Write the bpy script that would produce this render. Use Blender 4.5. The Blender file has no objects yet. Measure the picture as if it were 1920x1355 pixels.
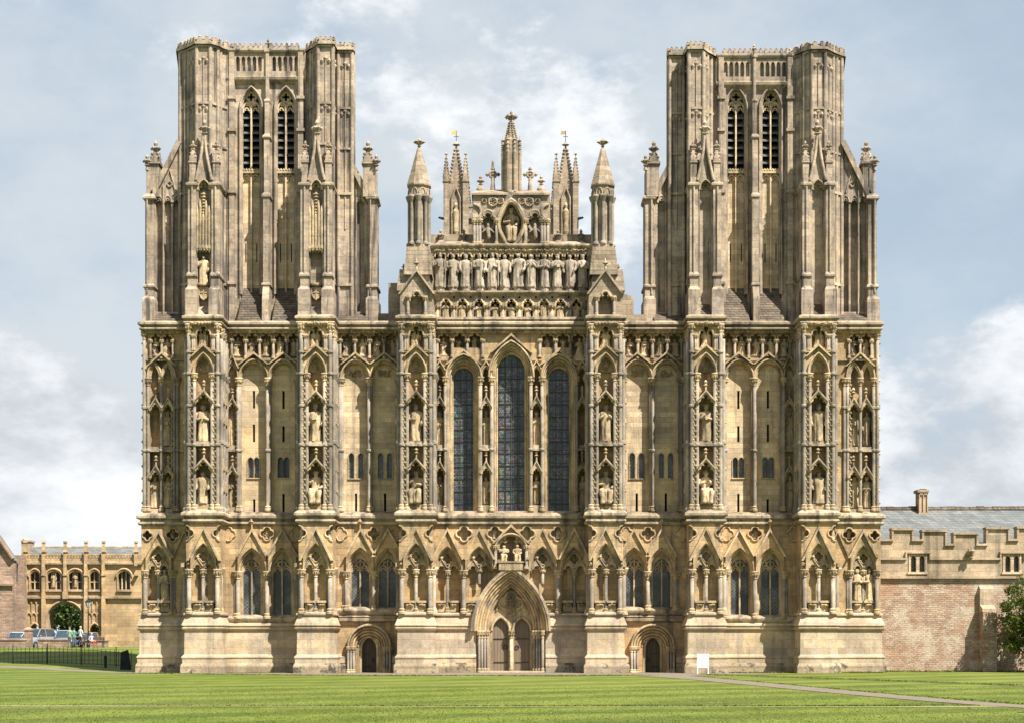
import bpy, math, random
from math import sin, cos, pi, radians, sqrt, atan2
from mathutils import Vector, Matrix, geometry

sc = bpy.context.scene
COL = sc.collection
# The west front stands on the plane y = 0; the viewer is 100 m away with the eye 1.95 m above the lawn.
S, D, H, CX, HY = 30.7, 100.0, 1.95, 958.0, 1200.0
def wx(px, Y=0.0): return (px - CX) / S * (1 + Y / D)
def wz(py, Y=0.0): return H + (HY - py) / S * (1 + Y / D)
def sm(t):
    t = max(0.0, min(1.0, t)); return t * t * (3 - 2 * t)

# ------------------------------------------------------------------ materials
def new_mat(name):
    m = bpy.data.materials.new(name); m.use_nodes = True
    nt = m.node_tree; nt.nodes.clear()
    out = nt.nodes.new('ShaderNodeOutputMaterial')
    bs = nt.nodes.new('ShaderNodeBsdfPrincipled')
    nt.links.new(bs.outputs[0], out.inputs[0])
    bs.inputs['Roughness'].default_value = 0.9
    bs.inputs['Specular IOR Level'].default_value = 0.2
    return m, nt, bs
def N(nt, t, **kw):
    n = nt.nodes.new(t)
    for k, v in kw.items():
        if k in n.inputs: n.inputs[k].default_value = v
        else: setattr(n, k, v)
    return n
def L(nt, a, b): nt.links.new(a, b)
def mixc(nt, fac, a, b, mode='MIX'):
    n = nt.nodes.new('ShaderNodeMix'); n.data_type = 'RGBA'; n.blend_type = mode
    for sock, v in ((n.inputs[0], fac), (n.inputs[6], a), (n.inputs[7], b)):
        if hasattr(v, 'is_linked'): nt.links.new(v, sock)
        elif isinstance(v, (int, float)): sock.default_value = v
        else: sock.default_value = (*v, 1)
    return n.outputs[2]
def ramp(nt, fac, lo, hi, a=0.0, b=1.0):
    n = nt.nodes.new('ShaderNodeMapRange'); n.interpolation_type = 'SMOOTHSTEP'
    nt.links.new(fac, n.inputs[0])
    for i, v in enumerate((lo, hi, a, b)): n.inputs[i + 1].default_value = v
    return n.outputs[0]
def noise(nt, vec, scale, detail=4.0, rough=0.6, mapscale=None):
    if mapscale:
        mp = N(nt, 'ShaderNodeMapping'); mp.inputs['Scale'].default_value = mapscale
        L(nt, vec, mp.inputs[0]); vec = mp.outputs[0]
    n = N(nt, 'ShaderNodeTexNoise', Scale=scale, Detail=detail, Roughness=rough)
    L(nt, vec, n.inputs['Vector']); return n.outputs[0]
def wallvec(nt):
    g = N(nt, 'ShaderNodeNewGeometry'); s = N(nt, 'ShaderNodeSeparateXYZ'); L(nt, g.outputs['Position'], s.inputs[0])
    a = N(nt, 'ShaderNodeMath', operation='ADD'); L(nt, s.outputs[0], a.inputs[0]); L(nt, s.outputs[1], a.inputs[1])
    c = N(nt, 'ShaderNodeCombineXYZ'); L(nt, a.outputs[0], c.inputs[0]); L(nt, s.outputs[2], c.inputs[1])
    return g.outputs['Position'], c.outputs[0]
def bricks(nt, vec, c1, c2, mo, w, h, ms=0.012, off=0.5):
    b = N(nt, 'ShaderNodeTexBrick', offset=off)
    b.inputs['Scale'].default_value = 1
    b.inputs['Color1'].default_value = (*c1, 1); b.inputs['Color2'].default_value = (*c2, 1)
    b.inputs['Mortar'].default_value = (*mo, 1)
    b.inputs['Mortar Size'].default_value = ms; b.inputs['Mortar Smooth'].default_value = 0.4
    b.inputs['Bias'].default_value = 0.0
    b.inputs['Brick Width'].default_value = w; b.inputs['Row Height'].default_value = h
    L(nt, vec, b.inputs['Vector']); return b

STONE = 0.88
def stone(name, c1, c2, mo, stain, stain_amt=0.5, warm=None, w=0.8, h=0.36, ms=0.012, bump=0.35, streak=0.5, lichen=0.0, course=True):
    c1, c2, mo, stain = (tuple(v * STONE * t for v, t in zip(q, (1.01, .958, 1.0))) for q in (c1, c2, mo, stain))
    if warm: warm = tuple(v * STONE * t for v, t in zip(warm, (1.01, .958, 1.0)))
    m, nt, bs = new_mat(name)
    pos, wv = wallvec(nt)
    n1 = noise(nt, pos, 0.22, 5, 0.65)
    n2 = noise(nt, pos, 1.6, 6, 0.7)
    n3 = noise(nt, pos, 9.0, 5, 0.7)
    st = noise(nt, pos, 1.0, 5, 0.65, (1.9, 1.9, 0.12))
    if course:
        jw = N(nt, 'ShaderNodeVectorMath', operation='ADD'); L(nt, wv, jw.inputs[0])
        b = bricks(nt, wv, c1, c2, mo, w, h, ms); col = b.outputs[0]
        b2 = bricks(nt, wv, (0.66, 0.65, 0.66), (1.2, 1.15, 1.07), (0.9, 0.9, 0.9), w * 2.3, h, 0.0, 0.37)
        col = mixc(nt, 0.7, col, b2.outputs[0], 'MULTIPLY')
    else:
        col = mixc(nt, ramp(nt, n2, 0.35, 0.65), c1, c2)
    if warm: col = mixc(nt, ramp(nt, n1, 0.45, 0.66, 0, 0.75), col, warm)
    col = mixc(nt, ramp(nt, n2, 0.46, 0.68, 0, stain_amt), col, stain)
    col = mixc(nt, ramp(nt, st, 0.5, 0.66, 0, streak), col, tuple(x * 0.5 for x in stain))
    mul = ramp(nt, n3, 0.3, 0.7, 0.86, 1.12)
    mm = N(nt, 'ShaderNodeVectorMath', operation='SCALE'); L(nt, col, mm.inputs[0]); L(nt, mul, mm.inputs[3]); col = mm.outputs[0]
    n8 = noise(nt, pos, 0.6, 9, 0.78, (1, 1, .6)); col = mixc(nt, ramp(nt, n8, 0.555, 0.65, 0, stain_amt * .75), col, tuple(x * .62 for x in stain))
    if not course:
        oi = N(nt, 'ShaderNodeObjectInfo'); m3 = N(nt, 'ShaderNodeVectorMath', operation='SCALE'); L(nt, col, m3.inputs[0]); L(nt, ramp(nt, oi.outputs['Random'], 0, 1, .80, 1.1), m3.inputs[3]); col = m3.outputs[0]
    if lichen:
        n4 = noise(nt, pos, 0.9, 8, 0.75)
        col = mixc(nt, ramp(nt, n4, 0.53, 0.62, 0, lichen), col, (0.035, 0.032, 0.025))
    pch = noise(nt, pos, 0.45, 7, 0.7)
    mm2 = N(nt, 'ShaderNodeVectorMath', operation='SCALE'); L(nt, col, mm2.inputs[0]); L(nt, ramp(nt, pch, 0.34, 0.66, 0.72, 1.16), mm2.inputs[3]); col = mm2.outputs[0]
    L(nt, col, bs.inputs['Base Color'])
    hgt = N(nt, 'ShaderNodeMath', operation='ADD'); L(nt, n3, hgt.inputs[0]); L(nt, n2, hgt.inputs[1])
    last = hgt.outputs[0]
    if course:
        h2 = N(nt, 'ShaderNodeMath', operation='SUBTRACT'); L(nt, last, h2.inputs[0]); L(nt, b.outputs[1], h2.inputs[1]); last = h2.outputs[0]
    bp = N(nt, 'ShaderNodeBump', Strength=bump, Distance=0.05); L(nt, last, bp.inputs['Height']); L(nt, bp.outputs[0], bs.inputs['Normal'])
    return m

def plain(name, c, rough=0.6, spec=0.3, metal=0.0, var=0.15, scale=6.0, bump=0.0):
    m, nt, bs = new_mat(name)
    g = N(nt, 'ShaderNodeNewGeometry')
    n = noise(nt, g.outputs['Position'], scale, 5, 0.65)
    L(nt, mixc(nt, ramp(nt, n, 0.3, 0.7), tuple(x * (1 - var) for x in c), tuple(min(1, x * (1 + var)) for x in c)), bs.inputs['Base Color'])
    bs.inputs['Roughness'].default_value = rough; bs.inputs['Specular IOR Level'].default_value = spec
    bs.inputs['Metallic'].default_value = metal
    if bump:
        bp = N(nt, 'ShaderNodeBump', Strength=bump, Distance=0.03); L(nt, n, bp.inputs['Height']); L(nt, bp.outputs[0], bs.inputs['Normal'])
    return m

M = {}
M['facade'] = stone('facade_ashlar', (0.55, 0.42, 0.225), (0.44, 0.325, 0.165), (0.26, 0.205, 0.12), (0.28, 0.24, 0.175), 0.75, warm=(0.50, 0.34, 0.155), streak=0.75)
M['panel'] = stone('panel_ashlar', (0.66, 0.555, 0.37), (0.58, 0.475, 0.295), (0.36, 0.29, 0.18), (0.39, 0.34, 0.24), 0.6, warm=(0.56, 0.43, 0.22), w=0.7, h=0.32, streak=0.5)
M['carved'] = stone('carved_stone', (0.53, 0.43, 0.25), (0.42, 0.33, 0.185), (0, 0, 0), (0.255, 0.23, 0.18), 0.75, bump=0.5, streak=0.75, course=False)
M['tower'] = stone('tower_ashlar', (0.44, 0.382, 0.288), (0.34, 0.29, 0.213), (0.24, 0.20, 0.14), (0.205, 0.185, 0.155), 0.85, warm=(0.44, 0.36, 0.235), w=1.0, h=0.42, streak=1.0)
M['plinth'] = stone('plinth_ashlar', (0.55, 0.475, 0.335), (0.48, 0.40, 0.26), (0.34, 0.28, 0.19), (0.40, 0.365, 0.295), 0.6, warm=(0.50, 0.405, 0.235), w=1.1, h=0.5, streak=0.45)
M['footing'] = stone('weathered_footing_stone', (0.44, 0.375, 0.25), (0.37, 0.31, 0.20), (0.22, 0.19, 0.13), (0.30, 0.27, 0.19), 0.7, w=1.0, h=0.3, lichen=0.85, streak=0.5)
M['string'] = stone('string_course_stone', (0.45, 0.38, 0.255), (0.36, 0.30, 0.20), (0, 0, 0), (0.20, 0.18, 0.14), 0.85, streak=0.9, course=False)
M['weather'] = stone('weathering_tile_stone', (0.21, 0.175, 0.125), (0.15, 0.128, 0.095), (0.05, 0.045, 0.035), (0.10, 0.09, 0.07), 0.6, w=0.6, h=0.17, ms=0.02, bump=0.9, lichen=0.75)
M['shaft'] = stone('grey_lias_shaft', (0.345, 0.31, 0.235), (0.26, 0.232, 0.175), (0, 0, 0), (0.20, 0.19, 0.165), 0.6, bump=0.25, course=False)
M['statue'] = stone('statue_stone', (0.56, 0.455, 0.275), (0.45, 0.345, 0.19), (0, 0, 0), (0.28, 0.245, 0.18), 0.8, bump=0.6, streak=0.6, course=False)
M['greystatue'] = stone('grey_statue_stone', (0.47, 0.415, 0.31), (0.39, 0.335, 0.235), (0, 0, 0), (0.22, 0.20, 0.165), 0.8, bump=0.6, streak=0.7, course=False)
M['turret'] = stone('turret_stone', (0.42, 0.36, 0.26), (0.34, 0.285, 0.195), (0.2, 0.17, 0.12), (0.215, 0.195, 0.155), 0.7, w=0.6, h=0.3, streak=0.6)
M['gate'] = stone('gatehouse_stone', (0.55, 0.425, 0.24), (0.48, 0.36, 0.19), (0.36, 0.275, 0.16), (0.38, 0.31, 0.20), 0.55, w=0.7, h=0.32, streak=0.35)
M['cloister'] = stone('cloister_band_stone', (0.46, 0.385, 0.265), (0.40, 0.33, 0.21), (0.27, 0.22, 0.15), (0.285, 0.25, 0.19), 0.6, w=1.0, h=0.45, streak=0.6)
M['rubble'] = stone('pinkish_rubble_stone', (0.36, 0.24, 0.165), (0.44, 0.345, 0.26), (0.29, 0.235, 0.175), (0.30, 0.265, 0.20), 0.4, w=0.32, h=0.13, ms=0.02, bump=0.6)
def brick_rubble():
    m, nt, bs = new_mat('red_rubble_masonry')
    pos, wv = wallvec(nt)
    d = N(nt, 'ShaderNodeTexNoise', Scale=2.2, Detail=3.0); L(nt, wv, d.inputs['Vector'])
    sub = N(nt, 'ShaderNodeVectorMath', operation='MULTIPLY_ADD'); L(nt, d.outputs[1], sub.inputs[0])
    sub.inputs[1].default_value = (0.34, 0.16, 0); L(nt, wv, sub.inputs[2])
    v = sub.outputs[0]
    b = bricks(nt, v, (0.47, 0.375, 0.275), (0.28, 0.155, 0.11), (0.12, 0.09, 0.065), 0.30, 0.125, 0.017, 0.43)
    b2 = bricks(nt, v, (0.26, 0.16, 0.115), (0.47, 0.39, 0.295), (0.4, 0.33, 0.24), 0.47, 0.21, 0.0, 0.31)
    n1 = noise(nt, pos, 0.35, 5, 0.65); n2 = noise(nt, pos, 3.0, 6, 0.7)
    col = mixc(nt, 0.5, b.outputs[0], b2.outputs[0])
    n7 = noise(nt, pos, 0.55, 6, 0.7, (1, 1, 1.8)); col = mixc(nt, ramp(nt, n7, 0.47, 0.62, 0, 0.65), col, (0.34, 0.195, 0.13)); col = mixc(nt, ramp(nt, n1, 0.5, 0.6, 0, 0.75), col, (0.47, 0.40, 0.31))
    col = mixc(nt, ramp(nt, n2, 0.5, 0.7, 0, 0.6), col, (0.17, 0.125, 0.09))
    L(nt, col, bs.inputs['Base Color'])
    h = N(nt, 'ShaderNodeMath', operation='SUBTRACT'); L(nt, n2, h.inputs[0]); L(nt, b.outputs[1], h.inputs[1])
    bp = N(nt, 'ShaderNodeBump', Strength=0.8, Distance=0.06); L(nt, h.outputs[0], bp.inputs['Height']); L(nt, bp.outputs[0], bs.inputs['Normal'])
    return m
M['rubblewall'] = brick_rubble()
def slate(name, c1, c2):
    m, nt, bs = new_mat(name)
    pos, wv = wallvec(nt)
    b = bricks(nt, wv, c1, c2, tuple(x * 0.45 for x in c1), 0.32, 0.17, 0.012)
    b2 = bricks(nt, wv, (0.86, 0.87, 0.88), (1.1, 1.1, 1.1), (1, 1, 1), 0.64, 0.34, 0.0, 0.4)
    n2 = noise(nt, pos, 1.2, 6, 0.7)
    col = mixc(nt, 1.0, b.outputs[0], b2.outputs[0], 'MULTIPLY')
    col = mixc(nt, ramp(nt, n2, 0.5, 0.7, 0, 0.5), col, (0.23, 0.22, 0.19))
    L(nt, col, bs.inputs['Base Color']); bs.inputs['Roughness'].default_value = 0.6
    bp = N(nt, 'ShaderNodeBump', Strength=0.5, Distance=0.02); bp.invert = True; L(nt, b.outputs[1], bp.inputs['Height']); L(nt, bp.outputs[0], bs.inputs['Normal'])
    return m
M['slate'] = slate('roof_slate', (0.155, 0.162, 0.160), (0.105, 0.115, 0.120))
M['rooftile'] = slate('brown_roof_tile', (0.26, 0.17, 0.12), (0.19, 0.13, 0.095))

def glass(name, kind):
    m, nt, bs = new_mat(name)
    pos, wv = wallvec(nt)
    if kind == 'stained':
        b = bricks(nt, wv, (0.035, 0.045, 0.055), (0.20, 0.20, 0.19), (0.012, 0.012, 0.013), 0.13, 0.115, 0.012, 0.37)
        big = bricks(nt, wv, (1, 1, 1), (1, 1, 1), (0.10, 0.10, 0.10), 0.42, 0.76, 0.028, 0.0)
        vo = N(nt, 'ShaderNodeTexVoronoi', Scale=4.5); L(nt, wv, vo.inputs['Vector'])
        col = mixc(nt, 0.4, b.outputs[0], vo.outputs['Color'], 'SOFT_LIGHT')
        n2 = noise(nt, pos, 0.8, 4, 0.6)
        col = mixc(nt, ramp(nt, n2, 0.42, 0.65, 0.15, 0.85), col, (0.028, 0.034, 0.042))
        col = mixc(nt, 1.0, col, big.outputs[0], 'MULTIPLY')
    else:
        mp = N(nt, 'ShaderNodeMapping'); mp.inputs['Rotation'].default_value = (0, 0, radians(45)); L(nt, wv, mp.inputs[0])
        b = bricks(nt, mp.outputs[0], (0.030, 0.036, 0.044), (0.10, 0.105, 0.10), (0.20, 0.19, 0.165), 0.15, 0.15, 0.013, 0.0)
        col = b.outputs[0]
        n2 = noise(nt, pos, 0.7, 4, 0.6)
        col = mixc(nt, ramp(nt, n2, 0.35, 0.62, 0, 0.9), col, (0.022, 0.025, 0.03))
    L(nt, col, bs.inputs['Base Color'])
    bs.inputs['Roughness'].default_value = 0.25; bs.inputs['Specular IOR Level'].default_value = 0.45
    n3 = noise(nt, pos, 5.0, 3, 0.6)
    bp = N(nt, 'ShaderNodeBump', Strength=0.5, Distance=0.05); L(nt, n3, bp.inputs['Height']); L(nt, bp.outputs[0], bs.inputs['Normal'])
    return m
M['stained'] = glass('leaded_stained_glass', 'stained')
M['lattice'] = glass('diamond_lattice_glass', 'lattice')
M['dark'] = plain('dark_opening', (0.012, 0.011, 0.010), 0.9, 0.1)
M['lead'] = plain('lead_glazing_bar', (0.03, 0.03, 0.032), 0.6, 0.3)
M['louvre'] = plain('louvre_slate', (0.10, 0.098, 0.092), 0.7, 0.3, var=0.4, scale=3.0)
def wood(name, c):
    m, nt, bs = new_mat(name)
    pos, wv = wallvec(nt)
    b = bricks(nt, wv, c, tuple(x * 0.8 for x in c), tuple(x * 0.35 for x in c), 0.19, 50.0, 0.012, 0.0)
    n = noise(nt, pos, 3.0, 6, 0.7, (6, 6, 0.4))
    col = mixc(nt, ramp(nt, n, 0.35, 0.7, 0, 0.6), b.outputs[0], tuple(x * 0.6 for x in c))
    L(nt, col, bs.inputs['Base Color']); bs.inputs['Roughness'].default_value = 0.75
    bp = N(nt, 'ShaderNodeBump', Strength=0.5, Distance=0.03); bp.invert = True; L(nt, b.outputs[1], bp.inputs['Height']); L(nt, bp.outputs[0], bs.inputs['Normal'])
    return m
M['door'] = wood('weathered_oak_door', (0.20, 0.152, 0.108))
M['doordark'] = wood('dark_oak_door', (0.10, 0.078, 0.058))
M['iron'] = plain('black_iron', (0.012, 0.012, 0.013), 0.5, 0.4)
M['white'] = plain('white_paint', (0.80, 0.79, 0.75), 0.5, 0.4, var=0.03)
M['gold'] = plain('gilded_copper', (0.80, 0.55, 0.12), 0.35, 0.5, metal=0.6)
M['darkvane'] = plain('dull_vane_metal', (0.30, 0.22, 0.09), 0.5, 0.4)
M['ink'] = plain('sign_print', (0.16, 0.16, 0.18), 0.7, 0.2)
M['headstone'] = plain('dark_slate_slab', (0.020, 0.021, 0.022), 0.75, 0.25, var=0.4, scale=5, bump=0.3)
M['bark'] = plain('tree_bark', (0.075, 0.055, 0.038), 0.95, 0.1, var=0.4, scale=9, bump=0.6)
def leaf(name, c1, c2):
    m, nt, bs = new_mat(name)
    g = N(nt, 'ShaderNodeNewGeometry')
    n = noise(nt, g.outputs['Position'], 1.3, 3, 0.6)
    col = mixc(nt, g.outputs['Random Per Island'], c1, c2)
    col = mixc(nt, ramp(nt, n, 0.4, 0.65, 0, 0.6), col, tuple(x * 0.75 for x in c1))
    L(nt, col, bs.inputs['Base Color']); bs.inputs['Roughness'].default_value = 0.55
    tr = N(nt, 'ShaderNodeBsdfTranslucent'); L(nt, col, tr.inputs[0])
    mx = N(nt, 'ShaderNodeMixShader'); mx.inputs[0].default_value = 0.3
    L(nt, bs.outputs[0], mx.inputs[1]); L(nt, tr.outputs[0], mx.inputs[2])
    out = [x for x in nt.nodes if x.type == 'OUTPUT_MATERIAL'][0]; L(nt, mx.outputs[0], out.inputs[0])
    return m
M['leaf_bright'] = leaf('yellow_green_leaf', (0.045, 0.075, 0.012), (0.15, 0.175, 0.03))
M['leaf_dark'] = leaf('dark_green_leaf', (0.05, 0.085, 0.026), (0.11, 0.15, 0.05))

# ------------------------------------------------------------------ mesh builder
class MB:
    def __init__(s, mat='facade', mir=False):
        s.V = []; s.F = []; s.MI = []; s.SM = []; s.mats = []; s.mir = mir; s.use(mat)
    def use(s, m):
        if m not in s.mats: s.mats.append(m)
        s.cur = s.mats.index(m); return s
    def add(s, vs, fs, smooth=False):
        b = len(s.V)
        if s.mir:
            s.V += [(-v[0], v[1], v[2]) for v in vs]; s.F += [tuple(b + i for i in reversed(f)) for f in fs]
        else:
            s.V += [tuple(v) for v in vs]; s.F += [tuple(b + i for i in f) for f in fs]
        s.MI += [s.cur] * len(fs); s.SM += [smooth] * len(fs); return s
    def box(s, x0, x1, y0, y1, z0, z1):
        return s.add([(x0, y0, z0), (x1, y0, z0), (x1, y1, z0), (x0, y1, z0), (x0, y0, z1), (x1, y0, z1), (x1, y1, z1), (x0, y1, z1)],
                     [(0, 1, 5, 4), (1, 2, 6, 5), (2, 3, 7, 6), (3, 0, 4, 7), (4, 5, 6, 7), (3, 2, 1, 0)])
    def pb(s, px0, px1, pyt, pyb, Y0, Y1):       # box whose front face fills this rectangle of the elevation drawing at depth Y0
        return s.box(wx(px0, Y0), wx(px1, Y0), Y0, Y1, wz(pyb, Y0), wz(pyt, Y0))
    def ext(s, loop, Y0, Y1, holes=(), Yr=None, world=False, back=False):
        Yr = Y0 if Yr is None else Yr
        loops = [[(p[0], p[1]) if world else (wx(p[0], Yr), wz(p[1], Yr)) for p in l] for l in [loop, *holes]]
        tris = geometry.tessellate_polygon([[Vector((a, b, 0)) for a, b in l] for l in loops])
        flat = [p for l in loops for p in l]; n = len(flat); fs = []
        for t in tris:
            a, b, c = (flat[i] for i in t)
            ar = (b[0] - a[0]) * (c[1] - a[1]) - (c[0] - a[0]) * (b[1] - a[1])
            t = tuple(t) if ar > 0 else tuple(reversed(t))
            fs.append(t)
            if back: fs.append(tuple(n + i for i in reversed(t)))
        vs = [(a, Y0, b) for a, b in flat] + [(a, Y1, b) for a, b in flat]
        k = 0
        for li, l in enumerate(loops):
            m = len(l); ar = sum(l[i][0] * l[(i + 1) % m][1] - l[(i + 1) % m][0] * l[i][1] for i in range(m))
            flip = (ar < 0) != (li > 0)
            for i in range(m):
                j = (i + 1) % m; q = (k + i, n + k + i, n + k + j, k + j)
                fs.append(tuple(reversed(q)) if flip else q)
            k += m
        return s.add(vs, fs)
    def band(s, o, i, Y0, Y1, closed=False, Yr=None, world=False):
        Yr = Y0 if Yr is None else Yr
        f = (lambda p: p) if world else (lambda p: (wx(p[0], Yr), wz(p[1], Yr)))
        o = [f(p) for p in o]; i = [f(p) for p in i]; n = len(o)
        vs = [(a, Y0, b) for a, b in o] + [(a, Y0, b) for a, b in i] + [(a, Y1, b) for a, b in o] + [(a, Y1, b) for a, b in i]
        fs = []
        for k in range(n if closed else n - 1):
            j = (k + 1) % n
            fs += [(k, n + k, n + j, j), (2 * n + k, k, j, 2 * n + j), (n + k, 3 * n + k, 3 * n + j, n + j)]
        if not closed: fs += [(0, 2 * n, 3 * n, n), (n - 1, 2 * n - 1, 4 * n - 1, 3 * n - 1)]
        return s.add(vs, fs)
    def tube(s, path, r, n=6, smooth=True, cap=False, closed=False):
        P = [Vector(p) for p in path]; m = len(P); vs = []; fs = []
        for k in range(m):
            if closed: t = P[(k + 1) % m] - P[k - 1]
            else: t = P[min(k + 1, m - 1)] - P[max(k - 1, 0)]
            t.normalize(); ref = Vector((0, 1, 0)) if abs(t.y) < 0.9 else Vector((1, 0, 0))
            a = t.cross(ref).normalized(); b = a.cross(t)
            rr = r[k] if isinstance(r, (list, tuple)) else r
            for q in range(n):
                th = 2 * pi * q / n; vs.append(tuple(P[k] + a * (cos(th) * rr) + b * (sin(th) * rr)))
        for k in range(m if closed else m - 1):
            k2 = (k + 1) % m
            for q in range(n):
                q2 = (q + 1) % n; fs.append((k * n + q, k * n + q2, k2 * n + q2, k2 * n + q))
        if cap and not closed: fs += [tuple(reversed(range(n))), tuple(range((m - 1) * n, m * n))]
        return s.add(vs, fs, smooth)
    def ptube(s, pts, Y, r, n=6, closed=False): return s.tube([(wx(a, Y), Y, wz(b, Y)) for a, b in pts], r, n, closed=closed)
    def lathe(s, x, y, prof, n=8, smooth=True, ang=0.0, sx=1.0, sy=1.0):
        vs = []; fs = []; m = len(prof)           # each step of the profile keeps its own vertices: round across, crisp along
        for k in range(m - 1):
            b = len(vs)
            for r, z in prof[k:k + 2]:
                for q in range(n):
                    th = 2 * pi * q / n + ang; vs.append((x + cos(th) * r * sx, y + sin(th) * r * sy, z))
            for q in range(n):
                q2 = (q + 1) % n; fs.append((b + q, b + q2, b + n + q2, b + n + q))
        fs.append(tuple(range(len(vs) - n, len(vs))))
        return s.add(vs, fs, smooth)
    def rings(s, rs):                             # loft of rectangles (x0, x1, y0, y1, z)
        vs = []; fs = []
        for x0, x1, y0, y1, z in rs: vs += [(x0, y0, z), (x1, y0, z), (x1, y1, z), (x0, y1, z)]
        for k in range(len(rs) - 1):
            for q in range(4):
                q2 = (q + 1) % 4; fs.append((4 * k + q, 4 * k + q2, 4 * k + 4 + q2, 4 * k + 4 + q))
        m = 4 * len(rs); fs.append((m - 4, m - 3, m - 2, m - 1)); fs.append((3, 2, 1, 0))
        return s.add(vs, fs)
    def mould(s, x0, x1, y0, y1, prof): return s.rings([(x0 - o, x1 + o, y0 - o, y1, z) for o, z in prof])
    def run(s, x0, x1, y0, y1, prof):             # the same moulding along a wall between two buttresses
        return s.rings([(x0, x1, y0 - o, y1, z) for o, z in prof])
    def prism(s, plan, z0, z1, taper=None):
        n = len(plan); vs = [(a, b, z0) for a, b in plan] + [(a, b, z1) for a, b in (taper or plan)]
        fs = [(i, (i + 1) % n, n + (i + 1) % n, n + i) for i in range(n)] + [tuple(range(n, 2 * n))]
        return s.add(vs, fs)
    def blob(s, x, y, z, rx, ry, rz):
        return s.add([(x + rx, y, z), (x, y + ry, z), (x - rx, y, z), (x, y - ry, z), (x, y, z + rz), (x, y, z - rz)],
                     [(0, 1, 4), (1, 2, 4), (2, 3, 4), (3, 0, 4), (1, 0, 5), (2, 1, 5), (3, 2, 5), (0, 3, 5)], False)
    def carve(s, px0, px1, py0, py1, Y, n, r=0.09, seed=1):   # undercut foliage carving: many small leaf knobs
        rg = random.Random(seed); x0, x1, z0, z1 = wx(px0, Y), wx(px1, Y), wz(py1, Y), wz(py0, Y)
        for _ in range(n):
            k = rg.uniform(0.6, 1.3) * r
            s.blob(rg.uniform(x0 + k, x1 - k), Y + rg.uniform(-0.5, 0.4) * r, rg.uniform(z0 + k, z1 - k), k, k * 1.2, k * rg.uniform(0.7, 1.2))
        return s
    def shaft(s, px, pt, pb, Y, r, cap=True, base=True, rings=(), n=8, capmat='carved', mat='shaft'):
        r *= 0.78; x = wx(px, Y); zt, zb = wz(pt, Y), wz(pb, Y); s.use(mat); pr = []
        q_ = min(1.0, (zt - zb) / 2.4); b0 = zb + (0.34 * q_ if base else 0); t0 = zt - (0.5 * q_ if cap else 0)
        pr.append((r, b0))
        for ry in sorted(rings, reverse=True):
            zr = wz(ry, Y); pr += [(r, zr - 0.1), (r * 1.7, zr - 0.05), (r * 1.7, zr + 0.05), (r, zr + 0.1)]
        pr.append((r, t0)); s.lathe(x, Y, pr, n)
        s.use(capmat)
        if base: s.lathe(x, Y, [(r * 1.9, zb), (r * 1.9, zb + 0.13 * q_), (r * 1.35, zb + 0.19 * q_), (r * 1.6, zb + 0.27 * q_), (r, zb + 0.35 * q_)], n)
        if cap:
            s.lathe(x, Y, [(r, t0), (r * 1.35, t0 + 0.03 * q_), (r * 1.1, t0 + 0.08 * q_), (r * 1.3, t0 + 0.2 * q_), (r * 2.1, t0 + 0.34 * q_), (r * 1.8, t0 + 0.37 * q_), (r * 2.2, t0 + 0.42 * q_), (r * 2.2, zt)], n)
            for q in range(5):
                th = pi + pi * q / 4; s.blob(x + cos(th) * r * 1.7, Y + sin(th) * r * 1.7, t0 + 0.26 * q_, r * 0.6, r * 0.6, r * 0.8)
        return s
    def build(s, name, parent=None, loc=None):
        me = bpy.data.meshes.new(name)
        V = s.V if loc is None else [(a - loc[0], b - loc[1], c - loc[2]) for a, b, c in s.V]
        me.from_pydata(V, [], s.F)
        for m in s.mats: me.materials.append(M[m] if isinstance(m, str) else m)
        me.polygons.foreach_set('material_index', s.MI); me.polygons.foreach_set('use_smooth', s.SM); me.update()
        o = bpy.data.objects.new(name, me); COL.objects.link(o)
        if loc is not None: o.location = loc
        if parent is not None: o.parent = parent
        return o
def empty(name, label, cat, loc=(0, 0, 0), rz=0.0, group=None):
    o = bpy.data.objects.new(name, None); o.empty_display_size = 0.3; COL.objects.link(o)
    o.location = loc; o.rotation_euler = (0, 0, rz); return tag(o, label, cat, group)
def tag(o, label=None, cat=None, group=None, kind=None):
    if label: o['label'] = label
    if cat: o['category'] = cat
    if group: o['group'] = group
    if kind: o['kind'] = kind
    return o

# ------------------------------------------------------------------ gothic outlines (elevation units, y downwards)
def arc(cx, cy, r, a0, a1, n): return [(cx + r * cos(radians(a0 + (a1 - a0) * i / n)), cy - r * sin(radians(a0 + (a1 - a0) * i / n))) for i in range(n + 1)]
def arch(cx, hw, ysp, apex, n=8):
    r = ysp - apex
    if r >= hw * 0.98:
        R = (hw * hw + r * r) / (2 * hw); a = math.degrees(math.asin(min(1, r / R)))
        if R - hw < 0: a = 180 - a
        le = arc(cx - hw + R, ysp, R, 180, 180 - a, n)
        le[-1] = (cx, apex)
        return le + [(2 * cx - x, y) for x, y in reversed(le[:-1])]
    return [(cx - hw * cos(pi * i / (2 * n)), ysp - r * sin(pi * i / (2 * n))) for i in range(2 * n + 1)]
def archhole(cx, hw, ysp, apex, yb, n=8): return [(cx - hw, yb)] + arch(cx, hw, ysp, apex, n) + [(cx + hw, yb)]
def quatre(cx, cy, R, n=6, a0=0, a1=360):
    d, r, out = 0.52 * R, 0.5 * R, []
    k = int((a1 - a0) / 90 * n * 2)
    for i in range(k if a1 - a0 >= 360 else k + 1):
        th = a0 + (a1 - a0) * i / k; ph = radians((th + 45) % 90 - 45)
        rho = d * cos(ph) + sqrt(max(0, r * r - (d * sin(ph)) ** 2))
        out.append((cx + rho * cos(radians(th)), cy - rho * sin(radians(th))))
    return out
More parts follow.
